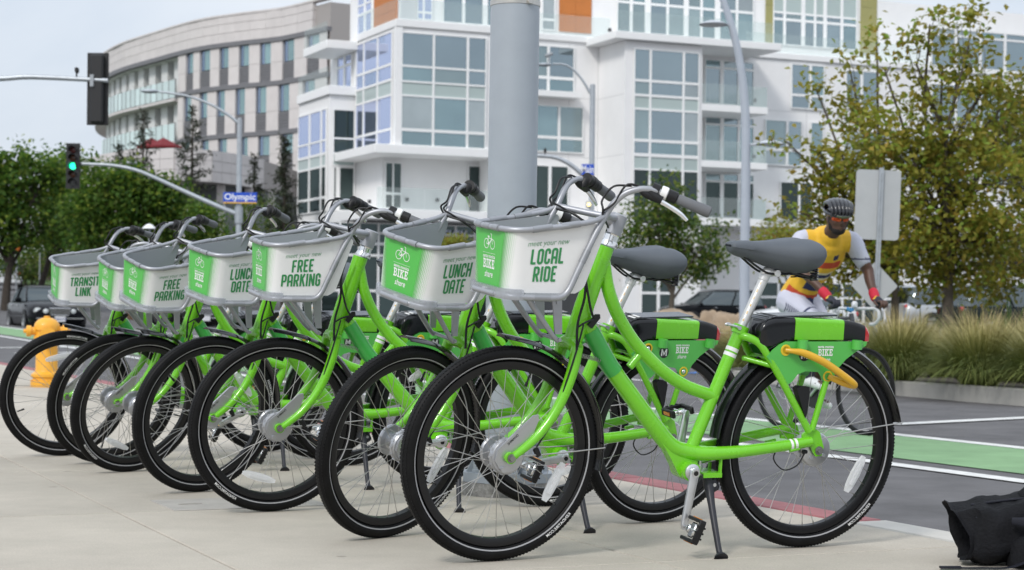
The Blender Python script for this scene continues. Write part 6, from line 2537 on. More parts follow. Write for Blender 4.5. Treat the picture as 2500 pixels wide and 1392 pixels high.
# middle: round green street tree before the white building
Y = 60.0
make_tree("street_tree", "round green street tree standing before the white building's glazed strip", (at(1643, 0, Y).x, Y, gz(4, Y)), at(1645, 690, Y),
          [pb(1640, 600, Y, 110, 70), pb(1600, 560, Y, 80, 70), pb(1690, 590, Y, 80, 70), pb(1640, 500, Y, 70, 60), pb(1615, 445, Y, 28, 32, .4), pb(1560, 600, Y, 60, 60), pb(1730, 640, Y, 50, 50), pb(1570, 660, Y, 60, 40), pb(1680, 670, Y, 60, 35), pb(1560, 505, Y, 40, 30, .5), pb(1520, 560, Y, 26, 40, .5), pb(1745, 560, Y, 40, 25, .5)],
          270, 22, .22, .16, leaf_mid, bark, .10, 41)
Y = 70.0
make_tree("street_tree", "low yellowing tree behind the pale street light and the cyclist's shoulder", (at(1930, 0, Y).x, Y, gz(10, Y)), at(1930, 680, Y),
          [pb(1900, 580, Y, 60, 40), pb(1960, 590, Y, 60, 50), pb(1930, 630, Y, 70, 40), pb(1870, 600, Y, 35, 25)], 110, 22, .26, .18, leaf_olive, bark, .09, 43)

# left: broad dark green trees
Y = 72.0
make_tree("broad_tree", "broad dark green tree at the left edge, over the parked white car", (at(20, 0, Y).x, Y, gz(-19, Y)), at(28, 600, Y),
          [pb(40, 470, Y, 130, 80), pb(-40, 520, Y, 120, 90), pb(90, 540, Y, 110, 60), pb(30, 410, Y, 80, 40), pb(-60, 430, Y, 100, 60), pb(110, 430, Y, 70, 50), pb(0, 590, Y, 80, 40), pb(60, 385, Y, 40, 22)],
          360, 26, .30, .22, leaf_green, bark_d, .16, 51, group="broad trees on the left")
Y = 76.0
make_tree("broad_tree", "broad dark green tree with leaning trunk beneath the green traffic signal", (at(95, 0, Y).x, Y, gz(-19, Y)), at(125, 610, Y),
          [pb(150, 500, Y, 90, 70), pb(190, 440, Y, 90, 50), pb(150, 570, Y, 90, 45), pb(215, 540, Y, 80, 60), pb(165, 400, Y, 60, 25)],
          230, 26, .30, .22, leaf_green, bark_d, .14, 57, group="broad trees on the left")
Y = 66.0
make_tree("broad_tree", "wide spreading green tree with visible brown limbs left of the Olympic pole", (at(330, 0, Y).x, Y, gz(-13, Y)), at(300, 640, Y),
          [pb(290, 470, Y, 110, 55), pb(230, 520, Y, 80, 60), pb(370, 500, Y, 90, 50), pb(420, 540, Y, 70, 45), pb(300, 430, Y, 70, 30), pb(250, 590, Y, 80, 40), pb(390, 455, Y, 50, 25), pb(330, 560, Y, 110, 40), pb(450, 500, Y, 40, 22), pb(470, 570, Y, 50, 35)],
          400, 26, .26, .20, leaf_green, mat("bark_brown", (.11, .065, .04), .9, var=.25, vscale=9, bump=.5, bscale=30), .13, 61, group="broad trees on the left")
Y = 64.0
make_tree("small_tree", "small light green bush tree just left of the Olympic sign pole", (at(505, 0, Y).x, Y, gz(-10, Y)), at(505, 600, Y),
          [pb(500, 540, Y, 45, 40), pb(480, 575, Y, 50, 30), pb(530, 570, Y, 30, 35), pb(490, 615, Y, 55, 30)], 120, 22, .20, .16, leaf_green, bark_d, .08, 67)


def conifer(label, u, Y, v_top, v_base, half_px, seed, dens=1.0):
    rnd = random.Random(seed)
    b_ = at(u, 700, Y)
    base = V((b_.x, Y, gz(b_.x, Y)))
    e = empty("conifer", loc=base)
    tag(e, label, "tree", "conifers before the curved building")
    zt = at(u, v_top, Y).z - base.z
    zb = at(u, v_base, Y).z - base.z
    R_ = half_px / FPX * Y
    tb = MB()
    tb.tube([V((0, 0, -.2)), V((0, 0, zt * .5)), V((0, 0, zt))], [.16, .10, .015], 8)
    vs_, fs_ = [], []
    n = int(46 * dens)
    for i in range(n):
        t = (i + rnd.random()) / n
        z = zb + (zt - zb) * t
        L_ = R_ * (1 - t) ** .8 * rnd.uniform(.55, 1.15) + .12
        a = rnd.uniform(0, 2 * pi)
        d = V((cos(a), sin(a), 0))
        p0, p1, p2 = V((0, 0, z)), V((0, 0, z)) + d * L_ * .5 + V((0, 0, -.06 * L_)), V((0, 0, z)) + d * L_ + V((0, 0, .12 * L_))
        tb.tube([p0, p1, p2], [.025, .016, .006], 4, smooth=2)
        for j in range(int(26 * L_ + 6)):
            s = rnd.uniform(.2, 1.05)
            q = p0.lerp(p1, s * 2) if s < .5 else p1.lerp(p2, s * 2 - 1)
            q = q + V((rnd.gauss(0, .08), rnd.gauss(0, .08), rnd.gauss(0, .05)))
            add_leaf(vs_, fs_, q, .26, rnd, long=3.2)
    tb.build("trunk", bark_d, e, 60)
    me = bpy.data.meshes.new("crown")
    me.from_pydata([tuple(q) for q in vs_], [], fs_)
    me.materials.append(needle)
    obj("crown", me, e)


conifer("sparse conifer directly left of the red parasol", 346, 100, 268, 520, 70, 3, 1.1)
conifer("sparse conifer directly right of the red parasol", 466, 98, 255, 510, 72, 5, 1.1)
conifer("tall narrow dark conifer beside the white building's left corner", 692, 96, 330, 620, 46, 7, 2.2)
conifer("small conifer behind the Olympic pole's upper part", 618, 102, 375, 520, 34, 9, .8)
conifer("small thin conifer at the far left of the stone terrace", 285, 104, 350, 470, 40, 12, .8)


def bush(label, u, v, Y, ru, rv, seed, lm=leaf_mid, size=.17):
    rnd = random.Random(seed)
    c = at(u, v, Y)
    g0 = gz(c.x, Y)
    e = empty("shrub", loc=(c.x, Y, g0))
    tag(e, label, "shrub", "shrubs along the far pavement")
    s = Y / FPX
    tb = MB()
    for k in range(6):
        a = k * 1.05
        tb.tube([V((0, 0, -.1)), V((cos(a) * ru * s * .3, sin(a) * .3, (c.z - g0) * .6)), V((cos(a) * ru * s * .6, sin(a) * .5, c.z - g0))], [.05, .035, .012], 5, smooth=2)
    tb.build("stem", bark_d, e, 60)
    vs_, fs_ = [], []
    cc = V((0, 0, c.z - g0))
    for i in range(int(70 + ru * 1.2)):
        q = blob_pt(rnd, cc, (ru * s, ru * s * .7, rv * s))
        for j in range(18):
            add_leaf(vs_, fs_, q + V((rnd.gauss(0, .22), rnd.gauss(0, .22), rnd.gauss(0, .18))), size, rnd)
    me = bpy.data.meshes.new("foliage")
    me.from_pydata([tuple(q) for q in vs_], [], fs_)
    me.materials.append(lm)
    obj("foliage", me, e)


bush("dark shrub mass below the terrace block, left part", 420, 620, 98, 110, 80, 71)
bush("dark shrub mass below the terrace block, right of the Olympic pole", 640, 570, 98, 80, 90, 72)
bush("dark shrub in the shade behind the left handlebars", 250, 650, 96, 110, 60, 73)
bush("dark shrub beside the white building's left corner", 700, 640, 92, 50, 80, 74)
bush("low shrub under the shop letters behind the basket", 1110, 600, 84, 34, 20, 75, leaf_olive, .14)
bush("dark hedge behind the black saloon car's roof, left of the signal", 70, 640, 100, 90, 45, 77)
bush("dark hedge between the broad trees' trunks on the left", 180, 625, 98, 110, 60, 78)
bush("dark hedge behind the leftmost baskets' rims", 330, 640, 95, 100, 60, 79)
bush("dark hedge under the Olympic sign", 560, 640, 90, 70, 60, 76)
# lawn left of the road
m_ = MB()
xs2 = [-60 + 4 * i for i in range(13)]
ys2 = [128 + 4 * i for i in range(12)]
m_.add([V((x, y, gz(x, y) + .05 + (y - 128) * .035)) for y in ys2 for x in xs2], [(j * 13 + i, j * 13 + i + 1, j * 13 + i + 14, j * 13 + i + 13) for j in range(11) for i in range(12)])
o = m_.build("lawn", mat("lawn_green", (.05, .10, .02), .9, var=.3, vscale=1.5, bump=.5, bscale=40), angle=0)
struct(o)

# planter on the right: kerb stones, soil, grasses, spiky plants
soil = mat("soil_mulch", (.06, .05, .038), .95, var=.35, vscale=12, bump=.8, bscale=40)
outline = [ab(12.75, b) for b in (-6, 0, 3, 6, 9, 12, 15, 18, 20.5)]
for k in range(1, 9):
    a = pi - pi * k / 9
    outline.append(ab(15.0 + 2.25 * cos(a), 20.5 + 2.6 * sin(a)))
outline += [ab(17.25, 20.5), ab(20, 16), ab(22, -6)]
m_ = MB()
m_.prism([(q.x, q.y) for q in outline], (0, 0, -.12), (1, 0, 0), (0, 1, 0), (0, 0, .13))
pl = struct(m_.build("planter_bed", soil, angle=20))
for i in range(len(outline) - 2):
    p0, p1 = outline[i], outline[i + 1]
    d = p1 - p0
    n_ = V((-d.y, d.x, 0)).normalized()
    nn = max(1, round(d.length / 3.0))
    for k in range(nn):
        c0, c1 = p0.lerp(p1, k / nn), p0.lerp(p1, (k + 1) / nn)
        L_ = (c1 - c0).length
        m_ = MB(); m_.box((0, 0, 0), (L_ - .012, .17, .26), bev=.015)
        o = m_.build("kerb_stone", concrete_b, pl, 30)
        mid = (c0 + c1) / 2
        o.location = (mid.x, mid.y, -.09)
        o.rotation_euler = (0, 0, atan2(d.y, d.x))

m = bpy.data.materials.new("grass_blades")
m.use_nodes = True
N, L = m.node_tree.nodes, m.node_tree.links
bs = N["Principled BSDF"]
bs.inputs["Roughness"].default_value = .6
g = N.new("ShaderNodeNewGeometry")
tc = N.new("ShaderNodeTexCoord")
sp = N.new("ShaderNodeSeparateXYZ")
L.new(tc.outputs["Object"], sp.inputs[0])
r1 = N.new("ShaderNodeValToRGB")
els = r1.color_ramp.elements
els[0].color = (.10, .15, .03, 1); els[1].color = (.28, .31, .08, 1)
r2 = N.new("ShaderNodeValToRGB")
els = r2.color_ramp.elements
els[0].color = (.33, .29, .10, 1); els[1].color = (.66, .52, .27, 1)
L.new(g.outputs["Random Per Island"], r1.inputs["Fac"])
L.new(g.outputs["Random Per Island"], r2.inputs["Fac"])
mr = N.new("ShaderNodeMapRange")
mr.inputs["From Min"].default_value = .30
mr.inputs["From Max"].default_value = .72
L.new(sp.outputs["Z"], mr.inputs["Value"])
mx = N.new("ShaderNodeMix")
mx.data_type = 'RGBA'
L.new(mr.outputs[0], mx.inputs[0])
L.new(r1.outputs[0], mx.inputs[6])
L.new(r2.outputs[0], mx.inputs[7])
L.new(mx.outputs[2], bs.inputs["Base Color"])
grass_m = m


def tuft_mesh(seed, n, R_, H_):
    rnd = random.Random(seed)
    vs_, fs_ = [], []
    for i in range(n):
        a = rnd.uniform(0, 2 * pi)
        r = R_ * .22 * sqrt(rnd.random())
        p0 = V((r * cos(a), r * sin(a), 0))
        lean = rnd.random() ** .7
        a2 = a + rnd.gauss(0, .35)
        out = V((cos(a2), sin(a2), 0))
        L_ = H_ * rnd.uniform(.7, 1.15)
        side = V((-out.y, out.x, 0))
        w = rnd.uniform(.0025, .0048)
        th0 = radians(90 - 50 * lean)
        bend = radians(18 + 95 * lean * rnd.uniform(.6, 1.2))
        i0 = len(vs_)
        q = p0.copy()
        nseg = 6
        for k in range(nseg + 1):
            t = k / nseg
            ww = w * (1 - t) ** .6
            if k < nseg:
                vs_ += [q - side * ww, q + side * ww]
            else:
                vs_.append(q.copy())
            th = th0 - bend * t ** 1.3
            q = q + (out * cos(th) + V((0, 0, sin(th)))) * L_ / nseg
            if q.z < .01:
                q.z = .01
        for k in range(nseg - 1):
            fs_.append((i0 + 2 * k, i0 + 2 * k + 1, i0 + 2 * k + 3, i0 + 2 * k + 2))
        fs_.append((i0 + 2 * nseg - 2, i0 + 2 * nseg - 1, i0 + 2 * nseg))
    me = bpy.data.meshes.new("grass_tuft")
    me.from_pydata([tuple(q) for q in vs_], [], fs_)
    me.materials.append(grass_m)
    return me


tufts = [tuft_mesh(100 + k, 3600, .62, .80) for k in range(4)]
spots = [(2192, 21.6, 1.12, "green and tan grass tuft just right of the bike's red tail light"), (2392, 20.35, 1.1, "large grass tuft in the middle of the planter kerb at right"), (2560, 19.5, 1.1, "tan grass tuft cut by the right frame edge above the kerb"),
         (2295, 24.0, .85, "grass tuft in the second row, between the two front tufts"), (2478, 22.8, .95, "pale grass tuft in the second row near the right edge"), (2110, 24.2, .92, "grass tuft under the cyclist's handlebar and the sign post"),
         (1845, 25.2, .9, "grass tuft at the planter's nose, left of the cyclist's rear wheel"), (1795, 26.8, .85, "farthest grass tuft on the planter's nose beside the rocks"), (1960, 25.6, .9, "grass tuft hidden behind the cyclist's legs"), (2030, 24.4, .95, "grass tuft behind the cyclist's front wheel"),
         (2560, 22.0, 1.05, "grass tuft behind the one at the right frame edge"), (2230, 26.0, .95, "grass tuft at the foot of the planter trees"), (2400, 25.2, .95, "grass tuft beneath the spiky plants")]
for k, (u, Y, s, lab) in enumerate(spots):
    c = at(u, 800, Y)
    e = obj("grass_tuft", tufts[k % 4])
    e.location = (c.x, Y, .005)
    e.rotation_euler = (0, 0, k * 1.3)
    e.scale = (s * 1.05, s * 1.05, s)
    tag(e, lab, "grass", "ornamental grasses in the planter")

sp_m = leaf_mat("spiky_leaves", [(.03, .07, .02), (.05, .11, .03), (.075, .14, .04)], transl=.2)


def spiky(label, u, Y, H_, seed):
    rnd = random.Random(seed)
    c = at(u, 800, Y)
    e = empty("spiky_plant", loc=(c.x, Y, .0))
    tag(e, label, "plant", "spiky plants behind the grasses")
    for i in range(26):
        a = rnd.uniform(0, 2 * pi)
        lean = rnd.uniform(.05, .75)
        out = V((cos(a), sin(a), 0)); sd = V((-out.y, out.x, 0))
        L_ = H_ * rnd.uniform(.7, 1.05)
        vs_ = []
        for k in range(5):
            t = k / 4
            q = out * (L_ * lean * t * (1 + .2 * t)) + V((0, 0, .25 + L_ * t * (1 - lean * .45)))
            w = .028 * (1 - t) ** .6 + .001
            vs_ += [q - sd * w, q + out * -.008 + V((0, 0, -.01)), q + sd * w]
        m2 = MB()
        m2.add(vs_, [(3 * k + j, 3 * k + j + 1, 3 * k + j + 4, 3 * k + j + 3) for k in range(4) for j in range(2)])
        m2.build("leaf", sp_m, e, 60)
    m2 = MB(); m2.tube([V((0, 0, -.05)), V((0, 0, .35))], [.09, .06], 8); m2.build("stem", bark_d, e, 40)


spiky("green spiky plant between the road sign and the tree trunk", 2245, 27.0, .75, 1)
spiky("green spiky plant right of the tree trunk, above the middle grass tuft", 2365, 25.6, .85, 2)
spiky("green spiky plant near the right frame edge", 2465, 26.0, .9, 3)
spiky("green spiky plant glimpsed behind the cyclist's elbow", 2045, 28.0, .8, 4)

# traffic island with boulders in the middle distance
isl = [(2.6, 47.5), (4.6, 46.0), (8.5, 45.6), (9.0, 60), (3.2, 61)]
m_ = MB()
m_.prism(isl, (0, 0, .0), (1, 0, 0), (0, 1, 0), (0, 0, .34))
io = struct(m_.build("traffic_island", concrete_b, angle=20))
for i in range(3):
    p0, p1 = V((*isl[i], 0)), V((*isl[i + 1], 0))
    if i == 2:
        continue
    d = p1 - p0
    nn = 3
    for k in range(nn):
        c0, c1 = p0.lerp(p1, k / nn), p0.lerp(p1, (k + 1) / nn)
        m_ = MB(); m_.box((0, 0, 0), ((c1 - c0).length - .02, .2, .36), bev=.02)
        o = m_.build("kerb_stone", red_paint, io, 30)
        o.location = ((c0 + c1) / 2).x, ((c0 + c1) / 2).y - .08, .17
        o.rotation_euler = (0, 0, atan2(d.y, d.x))
rock_m = mat("boulder_tan", (.34, .255, .175), .9, var=.3, vscale=2.2, bump=.6, bscale=9, detail=10)


def rock(label, u, v0, v1, wpx, Y, seed):
    s = Y / FPX
    c = at(u, v1, Y)
    h_ = (v1 - v0) * s
    mb2 = MB()
    mb2.ball((0, 0, 0), 1, 18, 12)
    vs2 = []
    for q in mb2.v:
        q = V(q)
        q = V((abs(q.x) ** .8 * (1 if q.x > 0 else -1), abs(q.y) ** .8 * (1 if q.y > 0 else -1), abs(q.z) ** .8 * (1 if q.z > 0 else -1)))
        k = 1 + .28 * noise.noise(q * 1.3 + V((seed, 0, 0))) + .12 * noise.noise(q * 3.4 + V((0, seed, 0)))
        vs2.append(V((q.x * wpx / 2 * s * k, q.y * wpx / 2.4 * s * k, max(-.2, q.z * h_ * .62 * k + h_ * .38))))
    mb2.v = [tuple(q) for q in vs2]
    o_ = mb2.build("boulder", rock_m, None, 50)
    o_.location = (c.x, Y, .33)
    tag(o_, label, "boulder", "boulders on the traffic island")


rock("long flat tan boulder left of the black truck's wheel", 1640, 746, 800, 120, 52, 1)
rock("grey brown boulder in the middle of the island row", 1730, 752, 805, 50, 51, 5)
rock("tall tan boulder directly below the black truck's door", 1770, 756, 806, 75, 49.5, 9)
rock("small tan boulder near the second bike's battery case", 1700, 776, 806, 40, 49, 13)
rock("tan boulder half hidden by the second bike's saddle post", 1560, 762, 800, 60, 52.5, 17)
rock("tan boulder beside the front bike's seat post", 1812, 762, 806, 50, 50.5, 21)

# ------------------------------------------------------------------ vehicles
car_glass = glass_mat("car_glass", (.6, .68, .70), (.012, .014, .015), .22, vary=.1)
tyre_m = mat("car_tyre", (.018, .018, .019), .75)
rim_s = mat("car_rim", (.45, .46, .47), .3, metal=.8)
lamp_c = mat("headlamp_glass", (.55, .58, .58), .12, coat=.8)
lamp_r = mat("car_tail_light", (.42, .012, .012), .2, coat=.5)
trim_k = mat("car_trim_black", (.015, .015, .016), .5)
trim_c = mat("car_trim_chrome", (.7, .7, .7), .18, metal=1)
plate_m = mat("licence_plate", (.72, .72, .74), .5)


def xsec(x, w, zl, zm, zt, crown):
    """car body section: half width w, sill zl, shoulder zm, top zt"""
    pts = [(w * .80, zl), (w * .95, zl + .07), (w, zl + (zm - zl) * .45), (w * .985, zm - .06), (w * .94, zm), (w * .80, zt - .01), (w * .45, zt + crown * .7), (0, zt + crown)]
    full = [V((x, y, z)) for y, z in pts] + [V((x, -y, z)) for y, z in pts[-2::-1]]
    return full


def make_car(name, label, loc, heading, paint_m, kind, plate=None, group=None):
    e = empty(name, loc=loc, rot=(0, 0, heading))
    tag(e, label, "car", group)
    if kind == 'sedan':
        L_, W_, H_ = 4.8, .89, 1.44
        body = [(2.40, .55, .30, .50, .56, .0), (2.36, .70, .22, .58, .66, .01), (2.22, .80, .19, .66, .74, .02), (1.9, .86, .18, .74, .84, .03), (1.3, .89, .18, .82, .93, .03), (.85, .89, .18, .86, .96, .02), (0, .89, .18, .88, .93, 0), (-.9, .89, .18, .89, .93, 0), (-1.5, .88, .19, .90, .98, .02), (-2.1, .84, .22, .86, .96, .02), (-2.34, .76, .28, .78, .88, .01), (-2.40, .64, .34, .70, .78, 0)]
        gh = [(.93, 1.02, -1.62, .80), (1.08, .80, -1.45, .775), (1.24, .50, -1.18, .72), (1.36, .22, -.90, .655)]
        roof = [(1.355, .24, -.92, .66), (1.405, .05, -.72, .60), (1.43, -.2, -.5, .45)]
        wx, wr = (1.42, -1.40), .32
    else:
        L_, W_, H_ = 4.8, .93, 1.80
        body = [(2.38, .62, .42, .66, .80, .0), (2.32, .78, .32, .78, .92, .01), (2.1, .88, .28, .86, 1.00, .02), (1.6, .92, .27, .92, 1.06, .03), (1.1, .93, .27, .98, 1.10, .02), (.5, .93, .27, 1.02, 1.08, 0), (-.8, .93, .27, 1.04, 1.08, 0), (-1.9, .92, .28, 1.05, 1.10, 0), (-2.28, .88, .34, 1.02, 1.10, 0), (-2.38, .80, .42, .95, 1.06, 0)]
        gh = [(1.07, 1.15, -2.27, .86), (1.30, .88, -2.2, .84), (1.52, .55, -2.1, .80), (1.68, .38, -2.0, .75)]
        roof = [(1.675, .40, -2.02, .76), (1.74, .2, -1.95, .70), (1.78, -.2, -1.7, .55)]
        wx, wr = (1.42, -1.42), .37
    m2 = MB(); m2.ring_loft([xsec(*s) for s in body]); m2.build("body", paint_m, e, 35)

    def lv(z, xf, xr, w, n=5, r=.22):
        r = min(r, w * .6)
        pts = []
        for (cx, cy, a0) in ((xf - r, w - r, 0), (xr + r, w - r, pi / 2), (xr + r, -(w - r), pi), (xf - r, -(w - r), 1.5 * pi)):
            for k in range(n + 1):
                a = a0 + pi / 2 * k / n
                pts.append(V((cx + r * cos(a), cy + r * sin(a), z)))
        return pts
    m2 = MB(); m2.ring_loft([lv(*g) for g in gh]); m2.build("windows", car_glass, e, 35)
    m2 = MB(); m2.ring_loft([lv(*g) for g in roof]); m2.build("roof", paint_m, e, 50)
    for s in (-1, 1):
        for (i0, i1, f) in ((0, 3, 1.0), (0, 3, .50), (0, 3, .02)):
            pts = []
            for k in range(4):
                z, xf, xr, w = gh[k]
                x = xr + .07 + (xf - xr - .14) * f
                yy = w * (1.005 if .1 < f < .9 else .90)
                pts.append(V((x, s * yy, z)))
            m2 = MB(); m2.tube(pts, .035, 6, smooth=2); m2.build("pillar", paint_m, e, 50)
        m2 = MB(); m2.box((gh[0][1] - .12, s * (W_ + .08), gh[0][0] + .04), (.1, .19, .12), bev=.03); m2.build("mirror", paint_m, e, 40)
        for x in (.25, -.85):
            m2 = MB(); m2.box((x, s * (W_ + .004), gh[0][0] - .12), (.16, .03, .03), bev=.008); m2.build("door_handle", trim_c if paint_m is not None else trim_k, e, 40)
        m2 = MB(); m2.box((-.05, s * (W_ + .003), .47), (3.2, .02, .05), bev=.006); m2.build("side_trim", trim_k, e, 30)
    for x in wx:
        for s in (-1, 1):
            w_ = empty("wheel", e, Matrix.Translation((x, s * (W_ - .095), wr)))
            m2 = MB(); m2.lathe([(.0, -.11), (wr * .62, -.11), (wr * .95, -.10), (wr, -.07), (wr, .07), (wr * .95, .10), (wr * .66, .105), (wr * .64, .08), (0, .08)], axis=(0, s, 0), n=28); m2.build("tyre", tyre_m, w_, 35)
            m2 = MB(); m2.lathe([(wr * .64, .06), (wr * .64, .106), (wr * .58, .106), (wr * .56, .085)], axis=(0, s, 0), n=28)
            for k in range(6):
                a = 2 * pi * k / 6
                m2.box((wr * .32 * cos(a), s * .092, wr * .32 * sin(a)), (wr * .54, .02, wr * .15), Matrix.Rotation(-a, 3, 'Y'))
            m2.cyl((0, s * .08, 0), (0, s * .112, 0), wr * .14, n=12)
            m2.build("rim", rim_s, w_, 35)
            m2 = MB()
            vs2 = []
            for k in range(19):
                a = pi * (-.06 + 1.12 * k / 18)
                for rr in (wr * .98, wr * 1.16):
                    vs2.append(V((x + rr * cos(a), s * (W_ + .004), wr + rr * sin(a))))
            m2.add(vs2, [(2 * k, 2 * k + 1, 2 * k + 3, 2 * k + 2) for k in range(18)])
            m2.build("wheel_arch", trim_k, e, 30)
    zf = .62 if kind == 'sedan' else .82
    for s in (-1, 1):
        if kind == 'sedan':
            for (y, r, x) in ((.62, .115, 2.27), (.40, .085, 2.36)):
                m2 = MB(); m2.ball((x, s * y, zf), (.05, r * .95, r)); m2.build("headlight", lamp_c, e, 50)
                m2 = MB(); m2.lathe([(r * .95, -.02), (r * 1.12, .0), (r * 1.08, .03)], (x - .01, s * y, zf), (1, 0, 0), 22); m2.build("headlight_rim", trim_c, e, 50)
        else:
            m2 = MB(); m2.box((2.27, s * .68, zf + .02), (.12, .30, .16), bev=.04); m2.build("headlight", lamp_c, e, 50)
        m2 = MB(); m2.box((-2.33 if kind == 'sedan' else -2.33, s * .66, zf + .12), (.10, .26, .20 if kind == 'sedan' else .24), bev=.03); m2.build("tail_light", lamp_r, e, 50)
    m2 = MB(); m2.box((2.405, 0, zf + .0), (.03, .62, .20), bev=.02); gr = m2.build("grille", trim_k, e, 40)
    for k in range(5):
        m2 = MB(); m2.box((2.424, 0, zf - .075 + k * .037), (.012, .58, .012)); m2.build("grille_bar", trim_c, gr, 0)
    m2 = MB(); m2.tube([V((2.42, -.31, zf + .10)), V((2.42, .31, zf + .10)), V((2.425, .25, zf - .11)), V((2.425, -.25, zf - .11))], .015, 8, closed=True); m2.build("grille_frame", trim_c, gr, 40)
    m2 = MB(); m2.box((2.40, 0, .40), (.10, 1.45, .14), bev=.04); m2.build("front_bumper", paint_m, e, 40)
    m2 = MB(); m2.box((2.455, 0, .42), (.012, 1.38, .03)); m2.build("bumper_strip", trim_c, e, 40)
    m2 = MB(); m2.box((-2.40, 0, .46), (.10, 1.5, .18), bev=.04); m2.build("rear_bumper", paint_m, e, 40)
    for x, d in ((2.468, 1), (-2.456, -1)):
        m2 = MB(); m2.box((x, 0, .40 if d > 0 else .72), (.012, .31, .16), bev=.004); pt = m2.build("licence_plate", plate_m, e, 30)
        if plate:
            tx_ = text_mb(plate, .10, .9, 0, .002)
            m2 = MB(); m2.add([V((x + d * .007, d * p[0], (.365 if d > 0 else .685) + p[1])) for p in tx_.v], tx_.f); m2.build("lettering", mat("plate_ink", (.05, .07, .2), .5), pt, 0)
    return e


black_car = mat("car_paint_black", (.004, .0045, .006), .2, spec=.10)
white_car = mat("car_paint_white", (.62, .63, .64), .25, coat=.5)
silver_car = mat("car_paint_silver", (.42, .44, .46), .3, metal=.4, coat=.4)
hd = atan2(-.914, .407)


def on_road(u, Y):
    x = ray(u, 770)[0] * Y
    return V((x, Y, gz(x, Y)))


c = on_road(146, 54.5) - V((.407, -.914, 0)) * 2.4
make_car("car", "black saloon car facing the camera behind the yellow hydrant", (c.x, c.y, gz(c.x, c.y) - .17), hd, black_car, 'sedan', "4XNA193")
c = on_road(500, 58.0) - V((.407, -.914, 0)) * 2.4
make_car("car", "dark car mostly hidden behind the left baskets and frames", (c.x, c.y, gz(c.x, c.y) - .17), hd, mat("car_paint_dark", (.008, .007, .0065), .15, spec=.25), 'sedan')
c = on_road(14, 112.0)
make_car("car", "white car seen from behind at the far left edge under the trees", (c.x, c.y, gz(c.x, c.y)), atan2(1, -.30), white_car, 'suv')
c = on_road(1738, 84.0)
make_car("car", "black sport utility truck facing left behind the boulders", (c.x, c.y, .22), atan2(-.35, -.94), black_car, 'suv')
c = on_road(1955, 80.0)
make_car("car", "white car partly hidden behind the cyclist's saddle and legs", (c.x, c.y, .2), atan2(-.3, -.95), white_car, 'sedan')
c = on_road(2335, 66.0)
make_car("car", "silver sport utility car behind the planter tree trunk", (c.x, c.y, .2), atan2(.25, .97), silver_car, 'suv')
c = on_road(2475, 60.0)
make_car("car", "dark green car behind the spiky plants near the right edge", (c.x, c.y, .1), atan2(.3, .95), mat("car_paint_green", (.006, .012, .010), .15, spec=.25), 'suv')

# ------------------------------------------------------------------ cyclist
def remesh(mb_, voxel, mats, name, smooth=4, pick=None):
    """weld overlapping volumes into one continuous skin"""
    me = bpy.data.meshes.new(name)
    me.from_pydata(mb_.v, [], mb_.f)
    bm = bmesh.new(); bm.from_mesh(me); bmesh.ops.recalc_face_normals(bm, faces=bm.faces[:]); bm.to_mesh(me); bm.free()
    o = bpy.data.objects.new(name, me)
    COL.objects.link(o)
    md = o.modifiers.new("r", 'REMESH'); md.mode = 'VOXEL'; md.voxel_size = voxel
    if smooth:
        sm = o.modifiers.new("s", 'SMOOTH'); sm.iterations = smooth; sm.factor = .5
    dg = bpy.context.evaluated_depsgraph_get(); dg.update()
    out = bpy.data.meshes.new_from_object(o.evaluated_get(dg))
    bpy.data.objects.remove(o)
    out.name = name
    out.materials.clear()
    for m2 in (mats if isinstance(mats, list) else [mats]):
        out.materials.append(m2)
    out.polygons.foreach_set("use_smooth", [True] * len(out.polygons))
    if pick:
        out.polygons.foreach_set("material_index", [pick(p.center) for p in out.polygons])
    out.update()
    return out


def limb(mb_, pts, rs, n=14):
    mb_.tube([V(p) for p in pts], rs, n, smooth=4)
    for p, r in zip(pts, rs):
        mb_.ball(p, r * 1.0, 12, 8)


skin = mat("skin_dark", (.085, .042, .028), .5, var=.06, vscale=20)
beard_m = mat("beard_black", (.012, .009, .008), .9, bump=.4, bscale=300)
j_yel = mat("jersey_yellow", (.72, .42, .025), .7, var=.06, vscale=9, bump=.15, bscale=60)
j_whi = mat("jersey_white", (.50, .51, .60), .7, var=.04, vscale=9, bump=.1, bscale=60)
j_nav = mat("jersey_navy", (.018, .025, .08), .7)
j_red = mat("jersey_red", (.50, .06, .02), .7)
j_cream = mat("jersey_cream", (.62, .55, .36), .7)
g_red = mat("glove_red", (.50, .012, .035), .7)
g_yel = mat("glove_yellow", (.75, .48, .03), .6)
g_dk = mat("glove_dark", (.02, .022, .035), .7)
shoe_w = mat("shoe_white", (.65, .66, .66), .4)
helm_k = mat("helmet_black", (.016, .017, .022), .25, coat=.5)
lens_o = mat("sunglass_orange", (.75, .10, .012), .12, metal=.5, coat=.7)

R0 = onground(1910, 1046, -.14)
hv = V((.50, -.866, 0)).normalized()
hang = atan2(hv.y, hv.x)
P = empty("person", loc=(R0.x, R0.y, -.14), rot=(0, 0, hang))
tag(P, "cyclist in yellow and white jersey, dark helmet and orange sunglasses riding past", "person")

head_c = V((.775, 0, 1.665))
HR = Matrix.Rotation(radians(14), 3, 'Y') @ Matrix.Rotation(radians(0), 3, 'Z')


def hp(x, y, z):
    return head_c + HR @ V((x, y, z))


b = MB()
